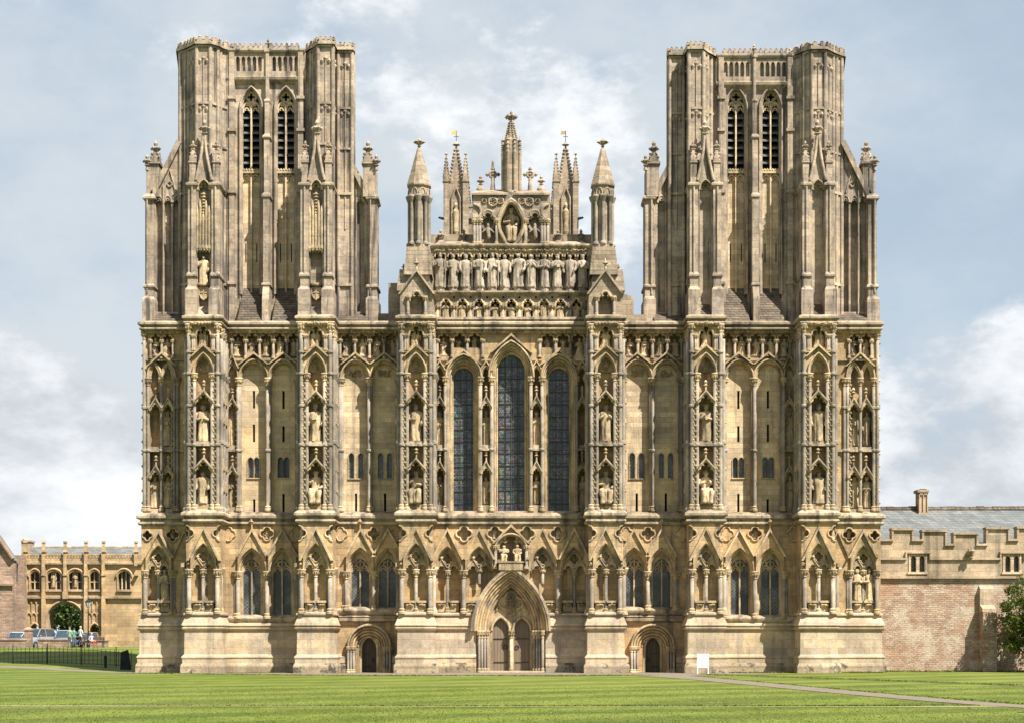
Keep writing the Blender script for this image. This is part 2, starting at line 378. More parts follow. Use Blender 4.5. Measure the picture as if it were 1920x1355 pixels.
def trefoil(cx, hw, ysp, k=1.0):
    c1 = arc(cx - 0.50 * hw, ysp - 0.28 * hw * k, 0.46 * hw, 190, 62, 5)
    c2 = arc(cx, ysp - 0.92 * hw * k, 0.50 * hw, 205, 90, 5)
    le = [(cx - hw, ysp)] + c1 + c2
    return le + [(2 * cx - x, y) for x, y in reversed(le[:-1])]
def trehole(cx, hw, ysp, yb, k=1.0): return [(cx - hw, yb)] + trefoil(cx, hw, ysp, k) + [(cx + hw, yb)]
def orders(mb, cx, hw, ysp, apex, Y, n=3, dw=2.2, dY=0.14, roll=0.055, yb=None, mats=('carved',)):
    # receding arch orders: flat bands stepping back with a roll moulding on each edge
    for k in range(n):
        a, b = hw - k * dw, hw - (k + 1) * dw
        o = arch(cx, a, ysp, apex + k * dw * 1.15, 8); i = arch(cx, b, ysp, apex + (k + 1) * dw * 1.15, 8)
        if yb: o = [(cx - a, yb)] + o + [(cx + a, yb)]; i = [(cx - b, yb)] + i + [(cx + b, yb)]
        mb.use(mats[k % len(mats)]); mb.band(o, i, Y + k * dY, Y + (k + 1) * dY + 0.3)
        if roll: mb.ptube([((p[0] + q[0]) / 2, (p[1] + q[1]) / 2) for p, q in zip(o, i)], Y + k * dY - 0.01, roll, 6)
def hood(mb, cx, apex, hwf, yf, w, Y0, Y1):        # raking gable hood-mould
    o = [(cx - hwf - w * 0.6, yf), (cx, apex - w), (cx + hwf + w * 0.6, yf)]
    i = [(cx - hwf + w * 0.6, yf), (cx, apex + w * 0.9), (cx + hwf - w * 0.6, yf)]
    mb.band(o, i, Y0, Y1)
def gablefield(mb, cx, apex, hwf, yf, hw, ysp, aap, Y0, Y1):   # the gable's own face standing proud of the spandrels, pierced by the arch
    A = [p for p in arch(cx, hw, ysp, aap, 12) if abs(p[0] - cx) < hwf - .5]
    o = [(x, min(apex + abs(x - cx) / hwf * (yf - apex), y - .2)) for x, y in A]
    mb.band(o, A, Y0, Y1)
def finial(mb, x, y, z, h, mat='turret'):
    mb.use(mat); r = h * 0.11
    mb.lathe(x, y, [(r, z), (r * 0.7, z + h * 0.25), (r * 1.6, z + h * 0.3), (r * 0.8, z + h * 0.36), (r * 1.3, z + h * 0.5), (r * 1.7, z + h * 0.58), (r * 0.7, z + h * 0.68), (r * 1.1, z + h * 0.82), (r * 0.2, z + h)], 8)
    for q in range(6):
        th = 2 * pi * q / 6; mb.blob(x + cos(th) * r * 1.9, y + sin(th) * r * 1.9, z + h * 0.55, r * 0.9, r * 0.9, r)
def pinnacle(mb, x, y, z0, zs, zt, w, mat='turret', crock=8):
    # square shafted pinnacle: body to zs, crocketed spirelet to zt
    mb.use(mat); q = pi / 4; r = w * 0.7071
    mb.lathe(x, y, [(r, z0), (r, zs - w * 0.6), (r * 1.3, zs - w * 0.5), (r * 1.3, zs - w * 0.3), (r * 0.95, zs - w * 0.25), (r * 0.95, zs)], 4, False, q)
    hh = zt - zs
    mb.lathe(x, y, [(r * 0.95, zs), (r * 0.12, zt - hh * 0.08)], 4, False, q)
    for f in range(4):                             # little gablets on the four faces
        th = f * pi / 2; dx, dy = sin(th), -cos(th); tx, ty = cos(th), sin(th); b = w * 0.55
        mb.add([(x + dx * b + tx * w * .5, y + dy * b + ty * w * .5, zs - w * .3), (x + dx * b - tx * w * .5, y + dy * b - ty * w * .5, zs - w * .3), (x + dx * b, y + dy * b, zs + w * .8), (x, y, zs + w * .8)], [(0, 1, 2), (0, 2, 3), (1, 3, 2)])
    for k in range(crock):
        t = (k + 0.6) / (crock + 0.8); rr = r * 0.95 * (1 - t) + r * 0.1
        for f in range(4):
            th = q + f * pi / 2; mb.blob(x + cos(th) * rr * 1.1, y + sin(th) * rr * 1.1, zs + hh * 0.92 * t, w * .15, w * .15, w * .17)
    mb.lathe(x, y, [(r * .12, zt - hh * .08), (r * .5, zt - hh * .05), (r * .1, zt)], 6)
# ------------------------------------------------------------------ the cathedral: one thing, its parts and their sub-parts
CATH = empty('cathedral', 'huge twin-towered gothic cathedral of yellow-grey stone with a statue-covered front', 'cathedral')
YB, YU, YUB = -2.2, 0.25, -1.95          # buttress face below, wall face above, buttress face above
PL = [(0.30, -0.6), (0.30, 0.42), (0.24, 0.55), (0.20, 0.60), (0.20, 0.86), (0.24, 0.90), (0.24, 0.97), (0.10, 1.12), (0.08, 2.55), (0.20, 2.62), (0.24, 2.70), (0.16, 2.74), (0.14, 2.80), (0.24, 2.86), (0.20, 2.98), (0.02, 3.42), (0.02, 3.44), (0.14, 3.48), (0.14, 3.58), (-0.1, 3.66)]
MC = [(-0.1, 8.92), (0.14, 9.0), (0.19, 9.08), (0.17, 9.18), (0.06, 9.22), (0.06, 9.3), (0.24, 9.38), (0.27, 9.42), (0.27, 9.55), (0.10, 9.70), (-0.25, 9.82)]
TC = [(-0.1, 20.8), (0.16, 20.86), (0.2, 20.92), (0.18, 20.99), (0.06, 21.02), (0.06, 21.08), (0.24, 21.14), (0.27, 21.18), (0.27, 21.3), (0.05, 21.42), (-0.2, 21.46)]
def child(mb, name, par): return mb.build(name, par)

def niche_head(mb, cx, hw, ysp, apex, Y):
    # plate filling the arch head: quatrefoil over two cusped arches, with little crockets
    top = arch(cx, hw, ysp, apex, 7); q = hw / 2
    l = trefoil(cx - q, q - 1.2, ysp + 6, 0.85); r = trefoil(cx + q, q - 1.2, ysp + 6, 0.85)
    bot = [(cx - hw, ysp + 6)] + l + r + [(cx + hw, ysp + 6)]
    R = hw * 0.42
    mb.use('carved'); mb.ext(top + list(reversed(bot)), Y, Y + 0.22, [quatre(cx, ysp - (ysp - apex) * 0.52, R)])
    mb.ptube(quatre(cx, ysp - (ysp - apex) * 0.52, R * 1.12, 3), Y - 0.02, 0.05, 5, closed=True)
    for c in (cx - q, cx + q):
        mb.ptube([(c - q + 1, ysp - 3), (c, ysp - q * 1.75), (c + q - 1, ysp - 3)], Y - 0.03, 0.05, 5)
        x, z = wx(c, Y), wz(ysp - q * 1.9, Y); mb.blob(x, Y - .05, z, .13, .12, .16)
def brackets(mb, centers, hw, Y):
    for c in centers:
        mb.use('carved'); mb.pb(c - hw, c + hw, 1125, 1129, Y - 0.05, Y + 0.6)
        mb.pb(c - hw + 1.5, c + hw - 1.5, 1129, 1146, Y + 0.12, Y + 0.6); mb.carve(c - hw + 1, c + hw - 1, 1129, 1137, Y + 0.06, 16, 0.09, int(c))
def gablet(mb, cx, yt, yb, hw, Y, dep=0.55):
    # projecting canopy: gabled hood on corbels over a trefoil opening
    mb.use('carved'); yf = yb - 4
    mb.ext([(cx - hw, yb)] + trefoil(cx, hw * 0.66, yb, 0.8)[0:0] + [(cx - hw * 0.68, yb)] + trefoil(cx, hw * 0.66, yb - 1, 0.8) + [(cx + hw * 0.68, yb), (cx + hw, yb), (cx + hw, yf), (cx, yt + 3), (cx - hw, yf)], Y - dep, Y + 0.3)
    o = [(cx - hw - 2, yf + 1), (cx, yt - 1), (cx + hw + 2, yf + 1)]; i = [(cx - hw - 2, yf + 4), (cx, yt + 3.4), (cx + hw + 2, yf + 4)]
    mb.use('string'); mb.band(o, i, Y - dep - 0.1, Y + 0.3)
    x, z = wx(cx, Y - dep), wz(yt, Y - dep); mb.use('carved')
    mb.lathe(x, Y - dep * .6, [(.06, z - .1), (.05, z + .22), (.14, z + .3), (.05, z + .36), (.11, z + .5), (.02, z + .62)], 6)
    for sx in (-1, 1): mb.blob(wx(cx + sx * hw, Y - dep), Y - dep + .05, wz(yb + 1, Y - dep), .12, .12, .14)
def crocketstrip(mb, px, pt, pb_, Y, r=0.085, step=0.34):
    x, z0, z1 = wx(px, Y), wz(pb_, Y), wz(pt, Y); mb.use('carved')
    mb.tube([(x, Y, z0), (x, Y, z1)], r * 0.55, 5); k = z0 + step / 2
    while k < z1:
        mb.blob(x - r, Y - r * .8, k, r * 1.0, r * 1.1, r * 1.3); mb.blob(x + r, Y - r * .8, k + step / 2, r * 1.0, r * 1.1, r * 1.3); k += step

def buttress(c, mir, outer=False):
    X0, X1 = wx(c - 32, YB), wx(c + 32, YB)
    # --- lower storey body
    mb = MB('facade', mir)
    mb.box(X0 + .04, X1 - .04, YB + .5, 1.4, 3.4, 9.2)
    out = [(c - 32, 1150), (c - 32, 1014)] + quatre(c - 32, 999, 14, 5, -90, 90) + [(c - 32, 984), (c - 32, 962), (c + 32, 962), (c + 32, 984)]
    out += quatre(c + 32, 999, 14, 5, 90, 270) + [(c + 32, 1014), (c + 32, 1150)]
    mb.ext(out, YB, YB + .51, [archhole(c, 23.5, 1066, 1019, 1149)])
    # --- upper storey body
    U0, U1 = wx(c - 30, YUB), wx(c + 30, YUB)
    mb.box(U0 + .03, U1 - .03, YUB + .6, 1.4, 9.6, 21.0)
    mb.ext([(c - 30, 958), (c - 30, 598), (c + 30, 598), (c + 30, 958)], YUB, YUB + .61,
           [archhole(c, 17.5, 700, 668, 948, 7), trehole(c, 13, 628, 652, 0.85)])
    for Y in (-1.35, -0.6):                         # shallow pilaster strips on the returns
        for sx, xx in ((-1, U0), (1, U1)): mb.box(xx - .09, xx + .09, Y - .12, Y + .12, 9.7, 20.8)
    B = mb.build('buttress', CATH)
    mb = MB('plinth', mir); mb.mould(X0, X1, YB, 1.6, PL[3:]); mb.use('footing'); mb.mould(X0, X1, YB, 1.6, PL[:4]); child(mb, 'plinth', B)
    mb = MB('string', mir); mb.mould(X0, X1, YB, 1.5, MC); child(mb, 'string_course', B)
    mb = MB('string', mir); mb.mould(U0, U1, YUB, 1.5, TC); child(mb, 'cornice', B)
    # --- lower niche
    mb = MB('carved', mir); orders(mb, c, 25, 1066, 1016, YB - .06, 2, 2.0, .16, .06); niche_head(mb, c, 21.5, 1064, 1023, YB + .22)
    mb.use('facade'); gablefield(mb, c, 989, 30, 1050, 24, 1066, 1017, YB - .18, YB + .05); mb.use('carved'); hood(mb, c, 989, 30, 1050, 3.8, YB - .34, YB + .1)
    mb.ptube(quatre(c - 32, 999, 14.6, 3, -90, 90), YB - .01, .06); mb.ptube(quatre(c + 32, 999, 14.6, 3, 90, 270), YB - .01, .06)
    mb.carve(c - 31, c - 27, 1052, 1062, YB - .08, 6, .1, 3); mb.carve(c + 27, c + 31, 1052, 1062, YB - .08, 6, .1, 4)
    child(mb, 'gabled_niche', B)
    mb = MB('carved', mir); brackets(mb, (c - 11.5, c + 11.5), 9.5, YB + .08); child(mb, 'pedestal_bracket', B)
    for p, Y, r in ((c - 26.5, YB - .05, .16), (c, YB + .22, .13), (c + 26.5, YB - .05, .16)):
        mb = MB('shaft', mir); mb.shaft(p, 1066, 1150, Y, r); child(mb, 'shaft', B)
    for sx in (-1, 1):                              # the shafts round the corner on each return
        mb = MB('shaft', mir); x = wx(c + sx * 33.5, -1.2)
        mb.use('shaft'); mb.lathe(x, -1.3, [(.13, 3.7), (.13, 6.0)]); mb.use('carved'); mb.lathe(x, -1.3, [(.14, 5.9), (.28, 6.25), (.28, 6.35)]); mb.lathe(x, -1.3, [(.26, 3.5), (.2, 3.8), (.13, 3.95)])
        mb.box(x - .10, x + .10, -2.05, -0.5, 6.35, 6.6); child(mb, 'shaft', B)
    # --- upper niches
    mb = MB('carved', mir)
    orders(mb, c, 20.5, 700, 660, YUB - .12, 2, 2.0, .15, .055); hood(mb, c, 646, 23, 668, 2.6, YUB - .28, YUB + .1)
    mb.pb(c - 17.5, c + 17.5, 668, 697, YUB + .42, YUB + .62)
    mb.carve(c - 8, c + 8, 676, 697, YUB + .38, 26, .1, int(c))
    mb.pb(c - 24, c + 24, 601, 609, YUB - .1, YUB + .1); mb.carve(c - 29, c + 29, 602, 612, YUB - .17, 110, .1, int(c) + 1); mb.ptube(trefoil(c, 13.6, 628, .85), YUB - .03, .06)
    for sx in (-1, 1):
        mb.pb(c + sx * 20 - 6, c + sx * 20 + 6, 626, 629, YUB - .18, YUB + .1); mb.pb(c + sx * 22 - 7, c + sx * 22 + 7, 657, 660, YUB - .16, YUB + .1)
    child(mb, 'niche_arch', B)
    for yt, yb in ((730, 752), (857, 879)):
        mb = MB('carved', mir); gablet(mb, c, yt, yb, 15.5, YUB + .25, .55)
        if yt > 800: mb.use('carved'); mb.carve(c - 10, c + 10, 838, 844, YUB + .3, 18, .09, 9)
        child(mb, 'canopy', B)
    mb = MB('string', mir)
    mb.pb(c - 31, c + 31, 831, 835, YUB - .18, YUB + .7); mb.pb(c - 13, c + 13, 826.5, 832, YUB - .02, YUB + .6)
    x0, x1 = wx(c - 31, YUB), wx(c + 31, YUB); z = wz(833, YUB); mb.box(x0, x1, YUB, .4, z - .06, z + .06); child(mb, 'pedestal', B)
    mb = MB('string', mir); mb.pb(c - 15, c + 15, 944, 957, YUB + .02, YUB + .6); child(mb, 'pedestal', B)
    for p, pt, r, rg in ((c - 27, 608, .15, (660, 700, 760, 833)), (c + 27, 608, .15, (660, 700, 760, 833)), (c - 16.5, 699, .13, (833,)), (c + 16.5, 699, .13, (833,))):
        mb = MB('shaft', mir); mb.shaft(p, pt, 955, YUB - .06, r, True, True, rg, mat='shaft'); child(mb, 'shaft', B)
    for p in (c - 20, c - 17, c + 17, c + 20):
        mb = MB('shaft', mir); mb.shaft(p, 629, 657, YUB - .08, .085, True, True); child(mb, 'colonnette', B)
    mb = MB('carved', mir); crocketstrip(mb, c - 21.8, 704, 952, YUB - .03); crocketstrip(mb, c + 21.8, 704, 952, YUB - .03); child(mb, 'crocket_strip', B)
    # --- canopies and shafts on the returns
    for sx, xx in ((-1, U0), (1, U1)):
        mb = MB('carved', mir)
        for zc in (15.0, 16.2, 10.9, 12.2):
            h = .5; a = xx + sx * .2
            for Y in (-1.35, -.55):
                mb.add([(xx, Y - .3, zc), (a, Y - .3, zc), (a, Y, zc + .75), (xx, Y, zc + .75), (xx, Y + .3, zc), (a, Y + .3, zc)], [(0, 1, 2, 3), (3, 2, 5, 4), (1, 5, 2), (0, 4, 5, 1)])
                for q in range(5): mb.blob(a - .04, Y - .25 + .125 * q, zc + .05 + .1 * (2 - abs(q - 2)), .1, .08, .1)
        rg = random.Random(int(c) + sx)
        for q in range(70):
            mb.blob(xx + sx * .07, rg.uniform(-1.85, .1), rg.uniform(20.1, 20.75), .09, .1, .09); 
        child(mb, 'return_canopy', B)
        for Y in (-1.75, -.95, -.12):
            mb = MB('shaft', mir); mb.use('shaft'); x = xx + sx * .1
            mb.lathe(x, Y, [(.2, 9.7), (.2, 9.85), (.12, 10.0), (.12, 13.7), (.18, 13.75), (.18, 13.9), (.12, 13.95), (.12, 17.6), (.24, 17.9), (.24, 18.0), (.11, 18.0), (.11, 20.0)], 8); child(mb, 'shaft', B)
    return B

def twolight(c, hw, ysp, apex, yb, Y, mir):
    W = MB('carved', mir); n = 8
    o = archhole(c, hw + 4.5, ysp, apex - 14, yb, n); i = archhole(c, hw, ysp, apex, yb, n); W.band(o, i, Y - .22, Y + .1)
    fr = W.build('window', CATH)
    t = MB('carved', mir); t.pb(c - 1.4, c + 1.4, ysp - 4, yb, Y - .2, Y + .05)
    q = hw / 2
    for d in (-q, q):
        t.ptube(arch(c + d, q, ysp + 2, ysp - q * 1.35, 5), Y - .1, .06, 6)
        t.ptube([(c + d, ysp - q * 1.3), (c + d * .9, apex + (ysp - apex) * .22)], Y - .1, .05, 6)
        t.ptube(trefoil(c + d, q - 1, ysp + 3, .8), Y - .06, .045, 5)
    t.ptube([(c, ysp), (c, apex)], Y - .1, .05, 6); t.ptube(arch(c, q * .9, ysp - q * 1.2, apex + 4, 4), Y - .09, .045, 5)
    child(t, 'tracery', fr)
    g = MB('lattice', mir); g.ext(i, Y, Y + .04); child(g, 'pane', fr)
def slitwin(g, c, hw, y0, y1, Y): g.use('dark'); g.pb(c - hw, c + hw, y0 - .5, y1 + .5, Y + .34, Y + .4)

def bay_lower(x0, x1, wins, hw, apexW, ybot, mir, door=None):
    # side bay, ground storey: two traceried windows under raking gables (above a small door in the inner bays)
    mb = MB('facade', mir); ysp = 1070; sill = ybot + 6
    holes = [archhole(c, hw + 9, ysp, apexW - 20, ybot + 1, 8) for c in wins]
    mid = sum(wins) / 2; holes.append(quatre(mid, 1000, 12.5))
    mb.ext([(x0 - 2, sill), (x0 - 2, 960), (x1 + 2, 960), (x1 + 2, sill)], 0, .5, holes)
    mb.pb(x0 - 2, x1 + 2, 960, sill, .9, 1.8); mb.use('carved'); mb.ext(quatre(mid, 1000, 13.5), .26, .45); mb.carve(mid - 9, mid + 9, 992, 1009, .26, 14, .12, int(mid)); mb.use('facade')
    mb.ext([(x0 - 2, 1262), (x0 - 2, sill - 3), (x1 + 2, sill - 3), (x1 + 2, 1262)], .12, .6, [archhole(door, 41, 1211, 1170, 1261.5)] if door else [])
    mb.pb(x0 - 2, x1 + 2, sill, 1264, 1.0, 1.8)
    Wl = mb.build('bay_wall', CATH)
    prof = MC; s = MB('string', mir); s.run(wx(x0), wx(x1), 0, 1.8, prof); child(s, 'string_course', Wl)
    a = MB('carved', mir)
    for c in wins:
        orders(a, c, hw + 11, ysp, apexW - 22, -.04, 3, 2.7, .17, .06, ybot + 1, ('carved', 'panel'))
        a.use('facade'); gablefield(a, c, 992, 28.5, 1043, hw + 10, ysp, apexW - 21, -.2, .05); a.use('carved'); hood(a, c, 992, 28.5, 1043, 3.6, -.36, .06)
    for k, qx in enumerate((x0 + 8, mid, x1 - 8)):
        a.ptube(quatre(qx, 1000, 13.4, 3), -.03, .06, 5, closed=True)
        if k != 1: a.use('facade'); a.ext(quatre(qx, 1000, 12, 3), -.02, .1)
    for d in wins[:1]: a.pb(d - 1, d + 1, 972, 992, -.25, 0); a.blob(wx(d), -.25, wz(978), .16, .16, .2)
    child(a, 'gabled_arcade', Wl)
    pts = [(wins[0] - hw - 13, .0), (wins[0] - hw - 9.5, -.12), (mid, -.15), (wins[1] + hw + 9.5, -.12)]
    for p, Y in pts:
        h = MB('shaft', mir); h.shaft(p, ysp, sill, Y, .15); child(h, 'shaft', Wl)
    g = MB('string', mir); z = wz(sill)
    g.run(wx(x0), wx(x1), 0, .9, [(.05, z - .25), (.16, z - .12), (.20, z - .02), (.20, z + .06), (-.1, z + .2), (-.5, z + .26)])
    if not door: g.use('plinth'); g.run(wx(x0), wx(x1), 0, .9, [p for p in PL[3:] if p[1] < 3.0] + [(.05, z - .25)]); g.use('footing'); g.run(wx(x0), wx(x1), 0, .9, PL[:4])
    else:
        g.run(wx(x0), wx(x1), 0, .9, [(-.1, z - .72), (.12, z - .62), (.14, z - .5), (.08, z - .46), (.16, z - .36), (-.05, z - .25)])
        g.use('plinth')
        for a0, a1 in ((x0, door - 43), (door + 43, x1)):
            g.use('plinth'); g.run(wx(a0), wx(a1), 0, .5, [(.1, 0.5), (.2, .6), (.2, .86), (.22, .95), (-.1, 1.14)]); g.use('footing'); g.run(wx(a0), wx(a1), 0, .5, [(.28, -.6), (.28, .42), (.18, .55), (.0, .56)])
    child(g, 'plinth', Wl)
    for c in wins: twolight(c, hw, ysp, apexW, ybot, .62, mir)
    if door:
        p = MB('carved', mir); orders(p, door, 42, 1211, 1168, -.30, 5, 4.8, .17, .075, None, ('carved', 'facade'))
        po = p.build('side_portal', CATH)
        for sx in (-1, 1):
            j = MB('facade', mir)
            for k in range(4):
                a0, b0 = door + sx * (42 - k * 4.8), door + sx * (42 - (k + 1) * 4.8 - (4 if k == 3 else 0)); j.pb(min(a0, b0), max(a0, b0), 1211, 1262, -.16 + k * .17, .8)
            child(j, 'jamb', po)
        for sx in (-1, 1):
            for k in range(3):
                h = MB('shaft', mir); h.shaft(door + sx * (39.5 - k * 5.2), 1211, 1261, -.3 + k * .16, .095); child(h, 'jamb_column', po)
        t = MB('carved', mir); t.band([(door - 18, 1262)] + arch(door, 18, 1216, 1188, 6) + [(door + 18, 1262)], [(door - 13.5, 1262)] + arch(door, 13.5, 1216, 1193, 6) + [(door + 13.5, 1262)], .42, 1.0); child(t, 'inner_arch', po)
        d = MB('doordark', mir); d.ext([(door - 14, 1262)] + arch(door, 14, 1216, 1192, 6) + [(door + 14, 1262)], .75, .9); dd = d.build('door', CATH)
        hd = MB('iron', mir); hd.tube([(wx(door + 8 + 3 * cos(k), .7), .7, wz(1236 + 3 * sin(k), .7)) for k in [i * .7 for i in range(9)]], .02, 5); child(hd, 'handle', dd)
        for y in (1224, 1248): hd = MB('iron', mir); hd.pb(door - 11, door + 3, y, y + 1.2, .72, .76); child(hd, 'hinge', dd)

def frieze(mb, cents, hw, Y, seed, x0, x1, segs=None):
    # carved leaf band and shafted trefoil niches under the cornice
    mb.use('carved'); mb.pb(x0, x1, 612, 625, Y - .14, Y + .1); mb.carve(x0, x1, 615, 627, Y - .2, int((x1 - x0) * 2.2), .105, seed)
    for c in cents:
        mb.ptube(trefoil(c, hw, 636, .8), Y - .04, .07, 5); mb.pb(c - hw - 3.5, c - hw + 1, 635, 639, Y - .18, Y + .1); mb.pb(c + hw - 1, c + hw + 3.5, 635, 639, Y - .18, Y + .1)
    mb.use('string')
    for a, b in (segs or ((x0, x1),)): mb.pb(a, b, 672.5, 676, Y - .14, Y + .1)

def bay_upper(x0, x1, arches, pair, winsets, slits, cents, fhw, mir, narrow=None, tymp=None):
    mb = MB('facade', mir); ysp = 708
    holes = [archhole(c, 25, ysp, 681, 960, 8) for c in arches] + [trehole(c, fhw - 1, 636, 671, .8) for c in cents]
    if narrow: holes.append(archhole(narrow, 8.5, ysp, 684, 960, 5))
    mb.ext([(x0 - 2, 966), (x0 - 2, 606), (x1 + 2, 606), (x1 + 2, 966)], YU, YU + .41, holes)
    mb.pb(x0 - 2, x1 + 2, 612, 669, YU + .55, YU + 1.4)
    Wl = mb.build('bay_wall', CATH)
    p = MB('panel', mir); hl = []
    Yp = YU + .42
    for c, y0, y1 in slits: hl.append([(c - 2.2, y1), (c - 2.2, y0), (c + 2.2, y0), (c + 2.2, y1)])
    for c, y0, y1, w in winsets:
        for d in (-1, 1): hl.append(archhole(c + d * pair, w, y0 + 5, y0 - 1.5, y1, 4))
    p.ext([(x0 - 2, 966), (x0 - 2, 668), (x1 + 2, 668), (x1 + 2, 966)], Yp, Yp + .42, hl); p.pb(x0 - 2, x1 + 2, 660, 966, Yp + .6, Yp + 1.2)
    g = p; [slitwin(g, c, 2.2, y0, y1, Yp) for c, y0, y1 in slits]; child(p, 'blind_panel', Wl)
    for c, y0, y1, w in winsets:
        f = MB('carved', mir)
        for d in (-1, 1):
            o = archhole(c + d * pair, w + 1.3, y0 + 5, y0 - 3.2, y1 + 1.5, 4); i = archhole(c + d * pair, w, y0 + 5, y0 - 1.5, y1, 4); f.band(o, i, Yp - .05, Yp + .05)
        f.pb(c - pair - w - 2, c + pair + w + 2, y1, y1 + 2, Yp - .08, Yp + .1); fr = f.build('window', CATH)
        q = MB('lattice', mir); [q.ext(archhole(c + d * pair, w + .4, y0 + 5, y0 - 2, y1 + .4, 4), Yp + .22, Yp + .26) for d in (-1, 1)]; child(q, 'pane', fr)
    s = MB('string', mir); s.run(wx(x0), wx(x1), .0, 1.6, TC); child(s, 'cornice', Wl)
    a = MB('carved', mir); frieze(a, cents, fhw, YU, int(x0), x0, x1); child(a, 'frieze_arcade', Wl)
    a = MB('carved', mir)
    for c in arches:
        orders(a, c, 28.5, ysp, 672, YU - .12, 3, 2.3, .16, .06, None); hood(a, c, 661, 28, 683, 2.4, YU - .3, YU + .1)
        for sx in (-1, 1): a.use('facade'); a.pb(c + sx * 23.5 - 1.2, c + sx * 23.5 + 1.2, 708, 960, YU + .2, YU + .5)
    if narrow: orders(a, narrow, 12, ysp, 674, YU - .1, 2, 2.0, .15, .05); hood(a, narrow, 665, 12, 690, 2.0, YU - .25, YU + .1)
    if tymp:
        for c in arches: a.use('carved'); a.carve(c - 13, c + 13, 692, 708, Yp - .02, 46, .09, int(c))
    child(a, 'arcade', Wl)
    cols = []
    mid = sum(arches) / 2
    for p_, Y in ((arches[0] - 28.5, YU - .1), (arches[0] - 25, YU + .05), (mid - 1.5, YU - .12), (mid + 2, YU + .02), (arches[1] + 26, YU)):
        if p_ < x0 + 1 or p_ > x1 - 1: continue
        h = MB('shaft', mir); h.shaft(p_, ysp, 958, Y, .13, True, True, (844,)); child(h, 'shaft', Wl)
    for i, c in enumerate(cents + [cents[-1] + 2 * fhw + 2]):
        px = c - fhw - 1
        if x0 < px < x1: h = MB('shaft', mir); h.shaft(px, 637, 672, YU - .1, .1); child(h, 'colonnette', Wl)
    if narrow:
        cn = MB('carved', mir)
        for yt, yb in ((744, 766), (871, 893)): gablet(cn, narrow, yt, yb, 10, YU + .35, .5)
        cn.use('string'); cn.pb(x0, narrow + 12, 842, 846, YU - .1, YU + .7); cn.pb(narrow - 9, narrow + 9, 834, 842, YU - .02, YU + .6); cn.pb(narrow - 9, narrow + 9, 950, 964, YU - .02, YU + .6)
        child(cn, 'canopy', Wl); k = MB('carved', mir); crocketstrip(k, narrow + 11, 712, 956, YU - .04, .07); child(k, 'crocket_strip', Wl)
        h = MB('shaft', mir); h.shaft(narrow - 9.5, ysp, 958, YU - .08, .11, True, True, (844,)); child(h, 'shaft', Wl)
    return Wl

